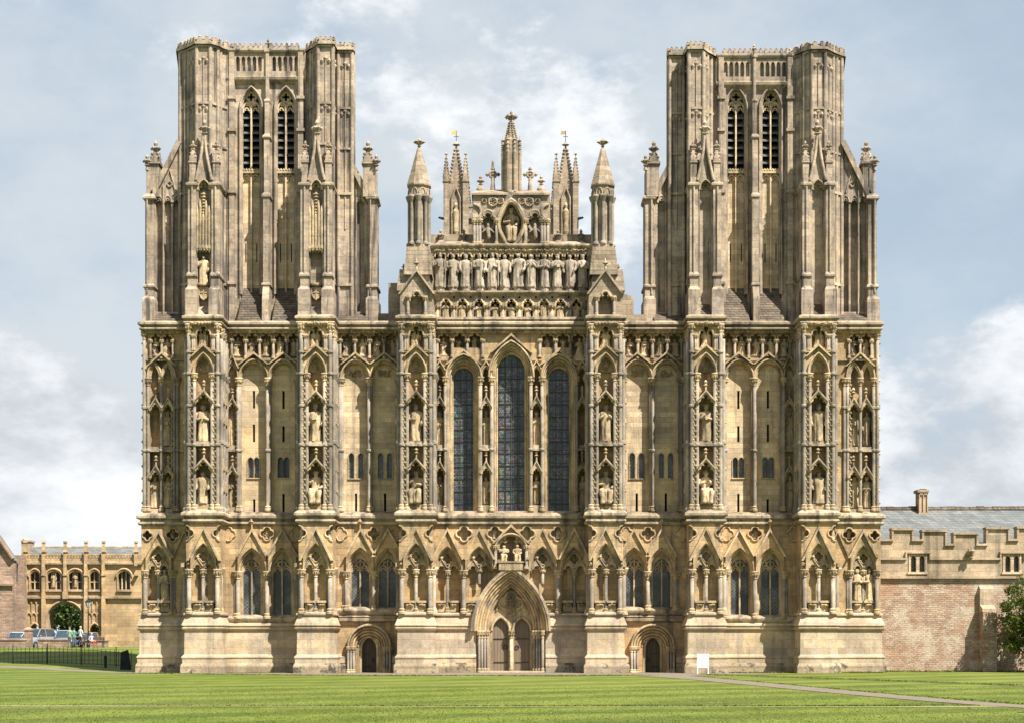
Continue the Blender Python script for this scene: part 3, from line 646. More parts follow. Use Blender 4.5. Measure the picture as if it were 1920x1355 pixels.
def end_bay(mir):
    # narrow outer bay between the last buttress and the corner
    x0, x1 = 268, 347
    mb = MB('facade', mir)
    mb.ext([(x0 - 3, 1152), (x0 - 3, 960), (x1 + 2, 960), (x1 + 2, 1152)], 0, .6, [archhole(297, 22, 1068, 1024, 1150), quatre(324, 1002, 12), quatre(276, 1003, 9)])
    mb.pb(x0 - 3, x1 + 2, 960, 1152, .62, 5.5)
    mb.ext([(x0, 966), (x0, 606), (x1 + 2, 606), (x1 + 2, 966)], YU, YU + .6, [archhole(302.5, 24, 708, 667, 962), trehole(292, 9, 637, 671, .8), trehole(314, 9, 637, 671, .8)])
    mb.pb(x0, x1 + 2, 606, 966, YU + .62, 5.5)
    Wl = mb.build('bay_wall', CATH); X0, X1 = wx(x0 - 3), wx(x1)
    s = MB('plinth', mir); s.rings([(X0 - o, X1, -o, 5.6, z) for o, z in PL[3:]]); s.use('footing'); s.rings([(X0 - o, X1, -o, 5.6, z) for o, z in PL[:4]]); child(s, 'plinth', Wl)
    s = MB('string', mir); s.rings([(X0 - o, X1, -o, 5.6, z) for o, z in MC]); child(s, 'string_course', Wl)
    s = MB('string', mir); s.rings([(wx(x0) - o, X1, -o, 5.6, z) for o, z in TC]); child(s, 'cornice', Wl)
    a = MB('carved', mir); orders(a, 297, 25, 1068, 1020, -.08, 2, 2, .16, .06); niche_head(a, 297, 21, 1066, 1027, .2); a.use('facade'); gablefield(a, 297, 995, 27, 1045, 24, 1068, 1021, -.18, .05); a.use('carved'); hood(a, 297, 995, 27, 1045, 3.6, -.34, .06)
    hood(a, 345, 995, 22, 1045, 2.8, -.14, .06); a.ptube(quatre(324, 1002, 13, 3), -.03, .06, 5, closed=True); a.ptube(quatre(276, 1003, 10, 3), -.03, .06, 5, closed=True); child(a, 'gabled_niche', Wl)
    a = MB('carved', mir); brackets(a, (286, 309), 9.5, .1); child(a, 'pedestal_bracket', Wl)
    for p, Y in ((272, -.05), (297.5, .3), (322, -.05), (326, .02)): h = MB('shaft', mir); h.shaft(p, 1068, 1151, Y, .15); child(h, 'shaft', Wl)
    a = MB('carved', mir); frieze(a, [292, 314], 10, YU, 77, x0, x1); child(a, 'frieze_arcade', Wl)
    a = MB('carved', mir); orders(a, 302.5, 27.5, 708, 663, YU - .1, 2, 2.2, .16, .06); hood(a, 302.5, 661, 27, 686, 2.4, YU - .28, YU + .1)
    for d in (-12, 12):
        for k in (0, 1): a.ptube(arch(302.5 + d, 12 - k * 3, 708, 680 + k * 4, 6), YU + .1 + k * .08, .085, 6)
    for d in (-1, 1): a.ptube(arch(302.5, 24, 708, 667, 8)[:9] if d < 0 else arch(302.5, 24, 708, 667, 8)[8:], YU + .1, .08, 6)
    a.ptube([(302.5, 708), (309, 692), (318, 678)], YU + .12, .08); a.ptube([(302.5, 708), (296, 692), (287, 678)], YU + .12, .08)
    child(a, 'arcade', Wl)
    for cx in (291, 314.5):
        for yt, yb in ((744, 767), (871, 894)): cn = MB('carved', mir); gablet(cn, cx, yt, yb, 10.5, YU + .3, .5); child(cn, 'canopy', Wl)
    p = MB('string', mir); p.pb(x0 - 1, x1, 842, 846, YU - .15, YU + .7)
    for cx in (291, 314.5): p.pb(cx - 9, cx + 9, 837, 843, YU - .05, YU + .6)
    child(p, 'pedestal', Wl)
    for cx in (291, 314.5): p = MB('string', mir); p.pb(cx - 9, cx + 9, 953, 964, YU - .02, YU + .6); child(p, 'pedestal', Wl)
    for q, Y in ((270.5, YU - .08), (278, YU - .05), (303, YU - .05), (327, YU - .05), (333, YU - .05)):
        h = MB('shaft', mir); h.shaft(q, 708 if q != 270.5 else 622, 958, Y, .13, True, True, (764, 844)); child(h, 'shaft', Wl)
    for q in (282, 303, 324): h = MB('shaft', mir); h.shaft(q, 638, 672, YU - .1, .09); child(h, 'colonnette', Wl)
    k = MB('carved', mir); crocketstrip(k, 274.5, 712, 956, YU - .03, .07); crocketstrip(k, 322, 712, 956, YU + .02, .06)
    for z in range(14): k.blob(wx(x0) - .1, YU + .3, 10.4 + z * .75, .14, .14, .16)
    child(k, 'crocket_strip', Wl)

for mir in (False, True):
    for c in (381, 592, 780): buttress(c, mir)
    bay_lower(420, 562, [472, 529], 16.5, 1047, 1153, mir)
    bay_lower(630, 750, [675.5, 727], 16.5, 1046, 1138, mir, door=692)
    bay_upper(416, 562, [475, 530.5], 5.8, [(475.5, 858, 895, 5), (531.5, 858, 895, 5)], [(476, 732, 765), (476, 795, 828), (476.5, 935, 960), (531.5, 732, 766), (531.5, 798, 828), (531.5, 925, 960)], [447, 473, 499, 525, 551], 11.5, mir, narrow=435)
    bay_upper(626, 750, [666, 720.5], 8.6, [(667.5, 850, 896, 4.8), (722, 850, 896, 4.8)], [(667.5, 924, 958), (722, 924, 958)], [651, 678.5, 706, 733.5], 12.2, mir, tymp=True)
    end_bay(mir)

# ------------------------------------------------------------------ middle bay
GA = [839, 898.5]; GA += [1916 - g for g in reversed(GA)]
mb = MB('facade')
ah = [archhole(c, 24.5, 1069, 1026, 1149, 7) for c in GA]
portal_o = archhole(958, 60, 1170, 1076, 1261.5, 10)
nic = archhole(958, 27, 1030, 1003, 1066, 6)
qs = [quatre(x, 1000, 14) for x in (870, 928, 988, 1046)]
# the niche arches beside the portal are cut short where the great arch passes in front of them
cut = []
for c in GA:
    sx = 1 if c < 958 else -1
    if abs(c - 958) < 70: cut.append(arch(c, 24.5, 1069, 1026, 7) + ([(c + 24.5, 1085), (c + 15.5, 1100), (c + .5, 1124), (c - 8.5, 1148), (c - 24.5, 1148)] if sx > 0 else [(c + 24.5, 1148), (c + 8.5, 1148), (c - .5, 1124), (c - 15.5, 1100), (c - 24.5, 1085)]))
    else: cut.append(archhole(c, 24.5, 1069, 1026, 1149, 7))
mb.ext([(808, 1262), (808, 960), (1108, 960), (1108, 1262), (1018, 1262)] + list(reversed(arch(958, 60, 1170, 1076, 10))) + [(898, 1262)], 0, .6, qs + cut + [nic])
mb.ext([(808, 1262), (808, 960), (1108, 960), (1108, 1262), (1001, 1262)] + list(reversed(arch(958, 43, 1175, 1094, 10))) + [(915, 1262)], .62, 1.6)
mb.pb(808, 1108, 590, 966, 2.2, 3.0); mb.use('carved'); [mb.ext(quatre(x, 1000, 15), .28, .45) for x in (870, 928, 988, 1046)]
CW = mb.build('bay_wall', CATH)
s = MB('string'); s.run(wx(810), wx(1106), 0, 1.8, MC); child(s, 'string_course', CW)
for a0, a1 in ((810, 893), (1023, 1106)):
    s = MB('plinth'); s.run(wx(a0), wx(a1), 0, .5, PL[3:]); s.use('footing'); s.run(wx(a0), wx(a1), 0, .5, PL[:4]); child(s, 'plinth', CW)
for c in GA:
    a = MB('carved'); orders(a, c, 27, 1069, 1022, -.06, 2, 2.0, .15, .06); niche_head(a, c, 22.5, 1067, 1029, .22); a.use('facade'); gablefield(a, c, 991, 28.5, 1048, 26, 1069, 1023, -.18, .05); a.use('carved'); hood(a, c, 991, 28.5, 1048, 3.6, -.34, .06); child(a, 'gabled_niche', CW)
for x in (870, 928, 988, 1046): a = MB('carved'); a.ptube(quatre(x, 1000, 15, 3), -.03, .07, 5, closed=True); child(a, 'quatrefoil_moulding', CW)
for c in (825.5, 852, 884, 1032, 1064, 1090.5):
    a = MB('carved'); brackets(a, (c,), 10, .15); child(a, 'pedestal_bracket', CW)
for p, b in ((812, 1150), (839, 1148), (869, 1150), (898.5, 1094), (928, 1074)):
    for q in (p, 1916 - p):
        h = MB('shaft'); h.shaft(q, 1068, b, -.05 if p in (812, 869) else .25, .16 if p in (812, 869) else .12, True, b > 1100); child(h, 'shaft', CW)
# central niche above the great door
a = MB('carved'); orders(a, 958, 31, 1030, 999, -.16, 2, 2, .16, .07, 1066); hood(a, 958, 984, 34, 1018, 3, -.25, .05)
a.pb(935, 981, 1054, 1068, -.55, .7); a.pb(933, 983, 1051, 1054, -.6, .7)
a.ptube(trefoil(958, 25, 1030, .8), .1, .1, 6); child(a, 'coronation_niche', CW)
for q in (929, 987): h = MB('shaft'); h.shaft(q, 1022, 1066, -.2, .11); child(h, 'colonnette', CW)
# great portal
p = MB('carved'); p.use('string'); p.band(arch(958, 75.5, 1182, 1059, 10), arch(958, 71, 1182, 1065.5, 10), -.5, .3)
orders(p, 958, 71.5, 1182, 1065, -.34, 6, 5.0, .18, .1, None, ('carved', 'facade'))
PO = p.build('great_portal', CATH)
for sx in (-1, 1):
    j = MB('facade')
    for k in range(5):
        a0, b0 = 958 + sx * (62 - k * 4.6), 958 + sx * (62 - (k + 1) * 4.6); j.pb(min(a0, b0), max(a0, b0), 1181, 1262, -.1 + k * .19, 1.4)
    child(j, 'jamb', PO)
for sx in (-1, 1):
    for k in range(4): h = MB('shaft'); h.shaft(958 + sx * (59.5 - k * 5.2), 1181, 1262, -.22 + k * .19, .10); child(h, 'jamb_column', PO)
t = MB('carved'); do = [archhole(943, 17, 1181, 1160, 1262, 6), archhole(974, 17, 1181, 1160, 1262, 6)]
t.ext([(914, 1262)] + arch(958, 44, 1178, 1094, 10) + [(1002, 1262)], .85, 1.2, [archhole(c, 15.3, 1181, 1159, 1261.5, 6) for c in (938.5, 978.5)])
t.ptube(quatre(958, 1130, 22, 4), .82, .1, 6, closed=True)
for c in (938.5, 978.5): t.ptube(arch(c, 17, 1181, 1156, 6), .8, .09, 6)
t.carve(928, 990, 1122, 1150, .86, 60, .09, 5); t.carve(946, 970, 1112, 1145, .8, 50, .12, 6); child(t, 'tympanum', PO)
h = MB('shaft'); h.shaft(958.5, 1181, 1262, .68, .13, capmat='carved', mat='panel'); child(h, 'trumeau', PO)
for c, sx in ((938.5, 1), (978.5, -1)):
    d = MB('door'); d.ext(archhole(c, 15.8, 1181, 1158, 1262, 6), 1.02, 1.12); dd = d.build('door', CATH)
    hd = MB('iron'); hd.tube([(wx(c + sx * 9, .98) + .12 * cos(i * .7), .97, wz(1212, .98) + .12 * sin(i * .7)) for i in range(10)], .025, 5); child(hd, 'handle', dd)
    for y in (1196, 1240): hd = MB('iron'); hd.pb(c - 13, c + 13, y, y + 1.3, .98, 1.03); child(hd, 'hinge', dd)
st = MB('plinth'); st.pb(898, 1018, 1257.5, 1266, -.7, 1.0); child(st, 'doorstep', PO)

# upper middle bay: three lancets with statue niches between
LAN = [(869, 17.5, 689, 709, 32, 666, 656), (958.5, 23.5, 664, 694, 41, 641, 627), (1048, 17.5, 689, 709, 32, 666, 656)]
NI = [824.5, 911.5, 1006, 1092]
mb = MB('facade')
holes = [archhole(c, ho - 3, 706, ao + 4, 961, 9) for c, hg, ag, sg, ho, ao, gg in LAN] + [archhole(c, 7.5, 706, 690, 955, 5) for c in NI]
FC = [833, 862, 890, 1027, 1056, 1084]; holes += [trehole(c, 11, 636, 652 if 840 < c < 1075 else 668, .8) for c in FC]
mb.ext([(808, 966), (808, 606), (1108, 606), (1108, 966)], YU, YU + .7, holes); mb.pb(808, 845, 606, 966, YU + .72, 2.3); mb.pb(1071, 1108, 606, 966, YU + .72, 2.3)
for c in NI[1:3]: mb.pb(c - 12, c + 12, 606, 966, YU + .74, 2.3)
mb.pb(845, 905, 606, 662, YU + .72, 2.3); mb.pb(1012, 1071, 606, 662, YU + .72, 2.3); mb.pb(905, 1012, 606, 640, YU + .75, 2.3)
UW = mb.build('bay_wall', CATH)
s = MB('string'); s.run(wx(810), wx(1106), 0, 2.2, TC); child(s, 'cornice', UW)
a = MB('carved'); frieze(a, FC, 12, YU, 41, 811, 1105, ((811, 838), (902, 920), (997, 1016), (1079, 1105))); child(a, 'frieze_arcade', UW)
for c in (820, 847.5, 876, 905, 1012, 1041.5, 1070, 1097): h = MB('shaft'); h.shaft(c, 637, 670, YU - .1, .1); child(h, 'colonnette', UW)
for c, hg, ag, sg, ho, ao, gg in LAN:
    f = MB('panel'); n = 4; dw = (ho - hg - 2.5) / n
    for k in range(n):
        A, Bb = ho - 1 - k * dw, ho - 1 - (k + 1) * dw; t = (k / n), ((k + 1) / n)
        o = [(c - A, 961)] + arch(c, A, 706 + (sg - 706) * t[0], ao + (ag - ao) * t[0], 9) + [(c + A, 961)]
        i = [(c - Bb, 961)] + arch(c, Bb, 706 + (sg - 706) * t[1], ao + (ag - ao) * t[1], 9) + [(c + Bb, 961)]
        f.use('panel' if k % 2 else 'facade'); f.band(o, i, YU - .1 + k * .22, YU + .4 + k * .22)
        f.use('carved'); f.ptube([((u[0] + v[0]) / 2, (u[1] + v[1]) / 2) for u, v in zip(o, i)], YU - .12 + k * .22, .06, 6)
    f.use('string'); f.pb(c - ho, c + ho, 957, 962, YU - .1, YU + 1.2)
    W = f.build('lancet_window', CATH)
    g = MB('stained'); g.ext(archhole(c, hg + 2, sg, ag - 2, 960, 9), YU + .92, YU + .97); child(g, 'pane', W)
    b = MB('lead'); yy = ag + 22
    while yy < 955: b.pb(c - hg, c + hg, yy, yy + 1.4, YU + .86, YU + .92); yy += 23.2
    for d in ((-hg / 3, hg / 3) if hg < 20 else (-hg / 2, 0, hg / 2)): b.pb(c + d - .6, c + d + .6, ag + 8, 957, YU + .87, YU + .92)
    child(b, 'glazing_bar', W)
    h = MB('carved'); orders(h, c, ho + 2.5, 706, ao - 4, YU - .26, 1, 3.2, .15, .07); hood(h, c, gg, 33 if hg < 20 else 38, gg + (27 if hg < 20 else 34), 2.6, YU - .34, YU + .1)
    child(h, 'arch_hood', W)
for c in NI: a = MB('carved'); orders(a, c, 11, 706, 684, YU - .1, 2, 1.9, .15, .05); hood(a, c, 676, 11, 694, 2, YU - .24, YU + .1); a.carve(c - 6, c + 6, 706, 726, YU + .62, 14, .08, int(c)); child(a, 'niche_arch', UW)
for c in NI:
    for yt, yb in ((740, 764), (862, 886)): cn = MB('carved'); gablet(cn, c, yt, yb, 9.5, YU + .3, .5); child(cn, 'canopy', UW)
    pd = MB('string'); pd.pb(c - 13, c + 13, 840, 844, YU - .15, YU + .75); pd.pb(c - 7, c + 7, 833, 841, YU - .02, YU + .7); child(pd, 'pedestal', UW); pd = MB('string'); pd.pb(c - 8, c + 8, 946, 962, YU - .05, YU + .7); child(pd, 'pedestal', UW)
    for d in (-10.5, 10.5): h = MB('shaft'); h.shaft(c + d, 706, 958, YU - .1, .13, True, True, (842,)); child(h, 'shaft', UW)
# ------------------------------------------------------------------ the two west towers
def off(plan, d):
    cx = sum(p[0] for p in plan) / len(plan); cy = sum(p[1] for p in plan) / len(plan); out = []
    for x, y in plan:
        l = max(.01, sqrt((x - cx) ** 2 + (y - cy) ** 2)); out.append((x + (x - cx) / l * d, y + (y - cy) / l * d))
    return out
def W2(plan): return [(wx(a, Y), Y) for a, Y in plan]
def cresting(mb, pts, z, step=0.3, h=0.45):
    step, h = .3, min(h, .45)
    # pierced cresting: low coping, little uprights and a top rail along a polyline in plan
    for (xa, ya), (xb, yb) in zip(pts, pts[1:]):
        l = sqrt((xb - xa) ** 2 + (yb - ya) ** 2); n = max(1, int(l / step)); ux, uy = (xb - xa) / l, (yb - ya) / l
        for k in range(n):
            t = (k + .5) / n; x, y = xa + (xb - xa) * t, ya + (yb - ya) * t; w = l / n * .30
            q = [(x - ux * w - uy * .09, y - uy * w + ux * .09), (x + ux * w - uy * .09, y + uy * w + ux * .09), (x + ux * w + uy * .09, y + uy * w - ux * .09), (x - ux * w + uy * .09, y - uy * w - ux * .09)]
            mb.prism(list(reversed(q)), z, z + h * .62); mb.blob(x, y, z + h * .72, w * .9, .12, h * .26)
            mb.prism(list(reversed([(x - ux * l / n * .5 - uy * .05, y - uy * l / n * .5 + ux * .05), (x + ux * l / n * .5 - uy * .05, y + uy * l / n * .5 + ux * .05), (x + ux * l / n * .5 + uy * .05, y + uy * l / n * .5 - ux * .05), (x - ux * l / n * .5 + uy * .05, y - uy * l / n * .5 - ux * .05)])), z + h * .28, z + h * .42)
def tower(mir):
    north = not mir; dz = 0.0 if north else -0.32
    ZT = 38.32 + dz; ZB = 21.3; YW = 1.4
    mb = MB('tower', mir)
    top = 102 if north else 112
    wins = (471, 536)
    mb.ext([(426, 606), (426, top), (580, top), (580, 606)], YW, YW + .55, [archhole(c, 20.5, 205, 163, 560, 8) for c in wins])
    mb.box(wx(350, 1.6), wx(629, 1.6), YW + 2.2, 6.5, ZB - 2, ZT - .4)          # tower core
    mb.use('panel'); mb.box(wx(432, 2), wx(568, 2), YW + .5, 4.3, wz(560, 2), wz(322, 2))        # blind panel under the louvres
    T = mb.build('tower', CATH)
    # ---- belfry windows
    for c in wins:
        f = MB('tower', mir)
        for k in range(3):
            o = archhole(c, 22 - k * 1.9, 205, 161 + k * 2.2, 552, 8); i = archhole(c, 20.1 - k * 1.9, 205, 163.2 + k * 2.2, 552, 8); f.use('tower'); f.band(o, i, YW - .1 + k * .15, YW + .25 + k * .15)
            f.ptube([((u[0] + v[0]) / 2, (u[1] + v[1]) / 2) for u, v in zip(o, i)], YW - .11 + k * .15, .06, 6)
        Wn = f.build('belfry_window', T)
        t = MB('tower', mir); Yt = YW + .42
        t.use('panel'); t.pb(c - 1.3, c + 1.3, 196, 556, Yt - .12, Yt + .2)
        for d in (-8.3, 8.3):
            t.ptube(arch(c + d, 8, 208, 193, 6), Yt, .09, 6); t.ptube(trefoil(c + d, 6.5, 212, .85), Yt, .06, 5)
            t.ptube(arch(c + d, 8, 340, 328, 6), Yt, .08, 6); t.ptube(trefoil(c + d, 7, 342, .7), Yt + .02, .06, 5)
        t.ptube(quatre(c, 183, 9.5, 4), Yt, .09, 6, closed=True)
        for q in range(4): t.ptube([(c + 4 * cos(q * pi / 2 + pi / 4), 183 + 4 * sin(q * pi / 2 + pi / 4)), (c + 9 * cos(q * pi / 2 + pi / 4), 183 + 9 * sin(q * pi / 2 + pi / 4))], Yt, .08, 5)
        t.ptube([(c - 8, 200), (c - 5, 190), (c, 198), (c + 5, 190), (c + 8, 200)], Yt, .07, 5)
        t.use('carved'); t.pb(c - 17, c + 17, 320, 325, Yt - .25, Yt + .3)
        for k in range(7): t.blob(wx(c - 15 + k * 5, YW), Yt - .2, wz(317.5, YW), .11, .11, .12)
        child(t, 'tracery', Wn)
        lv = MB('louvre', mir); zt, zb = wz(205, YW), wz(318, YW); n = 8; x0, x1 = wx(c - 17, YW), wx(c + 17, YW)
        for k in range(n):
            z = zb + (zt - zb) * k / n; h = (zt - zb) / n
            lv.add([(x0, Yt + .05, z + .08), (x1, Yt + .05, z + .08), (x1, Yt + .75, z + h * 1.15), (x0, Yt + .75, z + h * 1.15), (x0, Yt + .05, z), (x1, Yt + .05, z)], [(0, 1, 2, 3), (4, 5, 1, 0)])
        lv.use('dark'); lv.box(x0, x1, Yt + .9, Yt + 1.0, zb - .2, wz(160, YW)); child(lv, 'louvre', Wn)
        s = MB('dark', mir); s.pb(c - 10.9, c - 9.1, 457, 492, YW + .485, YW + .6); child(s, 'slit', Wn); s = MB('dark', mir); s.pb(c + 9.6, c + 11.4, 457, 492, YW + .485, YW + .6); child(s, 'slit', Wn)
        w = MB('weather', mir); xa, xb, ya, yb = wx(c - 26, .2), wx(c + 26, .2), .1, YW + .52; xc, xd = wx(c - 17, YW), wx(c + 17, YW); zb, zt = ZB + .1, wz(537, YW)
        w.add([(xa, ya, zb), (xb, ya, zb), (xd, yb, zt), (xc, yb, zt), (xa, yb, zb), (xb, yb, zb)], [(0, 1, 2, 3), (0, 3, 4), (1, 5, 2)])
        child(w, 'weathering_slope', Wn)
    # ---- pilaster between the windows, strings, parapet
    p = MB('tower', mir); c = 502
    xs = (wx(c - 6, 1.2), wx(c + 6, 1.2))
    p.rings([(xs[0], xs[1], .10, 2.2, ZB), (xs[0], xs[1], .20, 2.2, wz(565, 1)), (xs[0], xs[1], .50, 2.2, wz(540, 1)), (xs[0] - .08, xs[1] + .08, .42, 2.2, wz(538, 1)), (xs[0] - .08, xs[1] + .08, .42, 2.2, wz(535, 1)), (xs[0], xs[1], .58, 2.2, wz(533, 1)), (xs[0], xs[1], .58, 2.2, wz(375, 1)), (xs[0] - .08, xs[1] + .08, .50, 2.2, wz(373, 1)), (xs[0] - .08, xs[1] + .08, .50, 2.2, wz(369, 1)), (xs[0] + .03, xs[1] - .03, .74, 2.2, wz(363, 1)), (xs[0] + .03, xs[1] - .03, .74, 2.2, wz(263, 1)), (xs[0] - .05, xs[1] + .05, .66, 2.2, wz(261, 1)), (xs[0] - .05, xs[1] + .05, .66, 2.2, wz(258, 1)), (xs[0] + .06, xs[1] - .06, .88, 2.2, wz(252, 1)), (xs[0] + .06, xs[1] - .06, .88, 2.2, wz(194, 1)), (xs[0] + .02, xs[1] - .02, .84, 2.2, wz(192, 1)), (xs[0] + .02, xs[1] - .02, .84, 2.2, wz(189, 1)), (xs[0] + .1, xs[1] - .1, 1.02, 2.2, wz(185, 1)), (xs[0] + .1, xs[1] - .1, 1.02, 2.2, ZT - .2), (xs[0], xs[1], .96, 2.2, ZT - .1), (xs[0], xs[1], .96, 2.2, ZT + .1)])
    finial(p, (xs[0] + xs[1]) / 2, 1.3, ZT + .1, .7, 'tower'); child(p, 'pilaster', T)
    for q in (437.5, 566):
        p = MB('tower', mir); x = wx(q, 1.7); p.box(x - .16, x + .16, 1.05, 1.6, ZB, ZT); p.box(x - .3, x - .17, 1.2, 1.6, ZB, ZT - 1)
        for zy in (190, 250, 365, 535): z = wz(zy, 1.7); p.box(x - .24, x + .24, .95, 1.6, z - .09, z + .09)
        child(p, 'pilaster', T)
    p = MB('string', mir); z = ZT - 1.72
    p.run(wx(430, 2), wx(577, 2), YW, 2.4, [(0, z - .3), (.12, z - .18), (.3, z - .05), (.34, z + .1), (.1, z + .25), (.0, z + .3)]); child(p, 'string_course', T)
    p = MB('tower', mir); hl = []
    for g in (441, 509):
        for k in range(5): hl.append(archhole(g + 5 + k * 10.3, 3.6, 112, 106, 134, 4))
    dy = 0 if north else 10
    hl = [[(a, b + dy) for a, b in l] for l in hl]
    p.ext([(432, 146 + dy), (432, 100 + dy), (574, 100 + dy), (574, 146 + dy)], YW - .22, YW + .02, hl)
    p.rings([(wx(430, 2), wx(575, 2), YW - .32, 2.4, ZT - .12), (wx(430, 2), wx(575, 2), YW - .4, 2.4, ZT), (wx(430, 2), wx(575, 2), YW - .4, 2.4, ZT + .1), (wx(430, 2), wx(575, 2), YW - .2, 2.4, ZT + .16)])
    p.use('tower'); cresting(p, [(wx(440, 2), YW - .15), (wx(565, 2), YW - .15)], ZT + .15); child(p, 'parapet', T)
    # ---- corner piers
    piers = [[(438, 1.55), (428, 1.25), (413, .9), (408, .6), (394, .2), (369, .2), (354, .9), (348, 1.1), (338, 1.3), (338, 4.6), (438, 4.6)],
             [(577, 1.55), (583, 1.2), (590, .8), (597, .2), (624, .2), (628, 1.4), (628, 5), (577, 5)], [(634.5, 1.2), (660, 1.2), (662.5, 1.6), (661, 4.2), (634.5, 4.2)]]
    for pi_, pl in enumerate(piers):
        plan = W2(pl); m = MB('tower', mir); m.prism(plan, ZB - .2, ZT)
        pr = m.build('corner_pier', T)
        r = MB('tower', mir)
        for k, (x, y) in enumerate(plan[:-2]):
            r.tube([(x, y, ZB), (x, y, ZT - .1)], .13, 6)
            x2, y2 = plan[k + 1]
            if k < len(plan) - 3:
                l = sqrt((x2 - x) ** 2 + (y2 - y) ** 2)
                if l > .6:
                    for t in ((.33, .66) if l > 1.1 else (.5,)): r.tube([(x + (x2 - x) * t, y + (y2 - y) * t - .01, ZB + 6), (x + (x2 - x) * t, y + (y2 - y) * t - .01, ZT - .6)], .06, 5)
                    mx, my = (x + x2) / 2, (y + y2) / 2
                    for z in (ZT - .9, ZT - 3.85): # cusped heads of the blind panels
                        for t in (.25, .5, .75): r.blob(x + (x2 - x) * t, y + (y2 - y) * t - .03, z + (.12 if t == .5 else -.05), .16, .12, .2)
        child(r, 'angle_shaft', pr)
        for z, o, h in ((ZT - .12, .12, .14), (ZT + .02, .26, .16), (ZT - 3.6, .1, .14), (ZT - 6.1, .1, .12), (wz(365, 1), .14, .16), (wz(536, 1), .14, .16)): s = MB('string', mir); s.prism(off(plan, o), z, z + h); child(s, 'string_course', pr)
        cr = MB('tower', mir); cresting(cr, off(plan, .1)[:-1] if pi_ != 1 else off(plan, .1)[:-1], ZT + .18, .36, .5); child(cr, 'cresting', pr)
    # ---- lower niche buttresses in front of the piers
    for c, nb in ((382, 0), (593, 1)):
        m = MB('tower', mir); Yf = -.55
        m.ext([(c - 18, 606), (c - 18, 330), (c + 18, 330), (c + 18, 606)], Yf + .25, Yf + .6, [archhole(c, 11, 356, 339, 585, 6)]); m.pb(c - 18, c + 18, 300, 606, Yf + .62, 2.0)
        nbt = m.build('niche_buttress', T)
        for sx in (-1, 1):
            q = MB('tower', mir); a, b = wx(c + sx * 22 - 7.5, Yf), wx(c + sx * 22 + 7.5, Yf); e = .12
            q.rings([(a - e, b + e, Yf - .35, 1.5, ZB), (a - e, b + e, Yf - .35, 1.5, wz(545, Yf)), (a, b, Yf - .1, 1.5, wz(538, Yf)), (a, b, Yf - .1, 1.5, wz(521, Yf)), (a - .07, b + .07, Yf - .2, 1.5, wz(519, Yf)), (a - .07, b + .07, Yf - .2, 1.5, wz(516, Yf)), (a, b, Yf, 1.5, wz(510, Yf)), (a, b, Yf, 1.5, wz(352, Yf)), (a - .12, b + .12, Yf - .15, 1.5, wz(348, Yf)), (a - .12, b + .12, Yf - .15, 1.5, wz(344, Yf)), (a + .05, b - .05, Yf + .05, 1.5, wz(341, Yf)), (a + .05, b - .05, Yf + .05, 1.5, wz(332, Yf))])
            q.tube([((a + b) / 2, Yf - .05, wz(350, Yf)), ((a + b) / 2, Yf - .05, ZB + .3)], .07, 5); child(q, 'set_off_pier', nbt)
            q = MB('tower', mir); pinnacle(q, (a + b) / 2, Yf + .35, wz(334, Yf), wz(298, Yf), wz(266, Yf), .38, 'tower', 3); finial(q, (a + b) / 2, Yf + .35, wz(284, Yf), .75, 'tower'); child(q, 'pinnacle', nbt)
        q = MB('tower', mir)                        # ogee gablet and its tall finial
        for sx in (-1, 1): q.tube([(wx(c + sx * x, Yf), Yf + .05, wz(y, Yf)) for x, y in ((15, 338), (12, 325), (7.5, 303), (4.5, 285), (2.5, 265), (1.5, 250))], [.10, .10, .10, .10, .09, .08], 6)
        q.add([(wx(c - 14, Yf), Yf + .2, wz(340, Yf)), (wx(c + 14, Yf), Yf + .2, wz(340, Yf)), (wx(c + 6, Yf), Yf + .2, wz(300, Yf)), (wx(c, Yf), Yf + .2, wz(262, Yf)), (wx(c - 6, Yf), Yf + .2, wz(300, Yf))], [(0, 1, 2, 3, 4)])
        q.prism([(wx(c - 10, Yf), Yf + .3), (wx(c + 10, Yf), Yf + .3), (wx(c + 10, Yf), 1.4), (wx(c - 10, Yf), 1.4)], wz(340, Yf), wz(300, Yf), [(wx(c - 1, Yf), Yf + .3), (wx(c + 1, Yf), Yf + .3), (wx(c + 1, Yf), 1.4), (wx(c - 1, Yf), 1.4)])
        finial(q, wx(c + 1, Yf), Yf + .1, wz(262, Yf), 1.25, 'tower'); q.use('carved'); orders(q, c, 13, 356, 336, Yf + .15, 2, 1.6, .12, .05); q.ptube(trefoil(c, 10, 357, .8), Yf + .4, .07, 5); child(q, 'ogee_gablet', nbt)
        q = MB('weather', mir); xa, xb = wx(c - 17, Yf), wx(c + 17, Yf); q.add([(xa, Yf - .3, ZB + .1), (xb, Yf - .3, ZB + .1), (wx(c + 9, Yf), Yf + .62, wz(567, Yf)), (wx(c - 9, Yf), Yf + .62, wz(567, Yf))], [(0, 1, 2, 3)])
        if not north: pass
        else: q.mats = ['tower']
        child(q, 'weathering_slope', nbt)
        if north:
            q = MB('carved', mir); Yn = Yf + .1        # tabernacle canopy: clustered shafts ending in a spirelet, hanging pendants below
            for k, d in enumerate((-11, -5.5, 0, 5.5, 11)):
                yt = (392, 382, 400, 382, 392)[k]; x = wx(c + d - 1, Yn); q.lathe(x, Yn, [(.03, wz(474, Yn)), (.13, wz(466, Yn)), (.09, wz(460, Yn)), (.09, wz(yt + 8, Yn)), (.02, wz(yt - 6, Yn))], 6)
            q.lathe(wx(c - 1, Yn), Yn + .3, [(.2, wz(462, Yn)), (.18, wz(405, Yn)), (.2, wz(392, Yn)), (.12, wz(372, Yn)), (.02, wz(356, Yn))], 6, False)
            for yy in (412, 440): q.pb(c - 14, c + 12, yy, yy + 1.6, Yn - .06, Yn + .3)
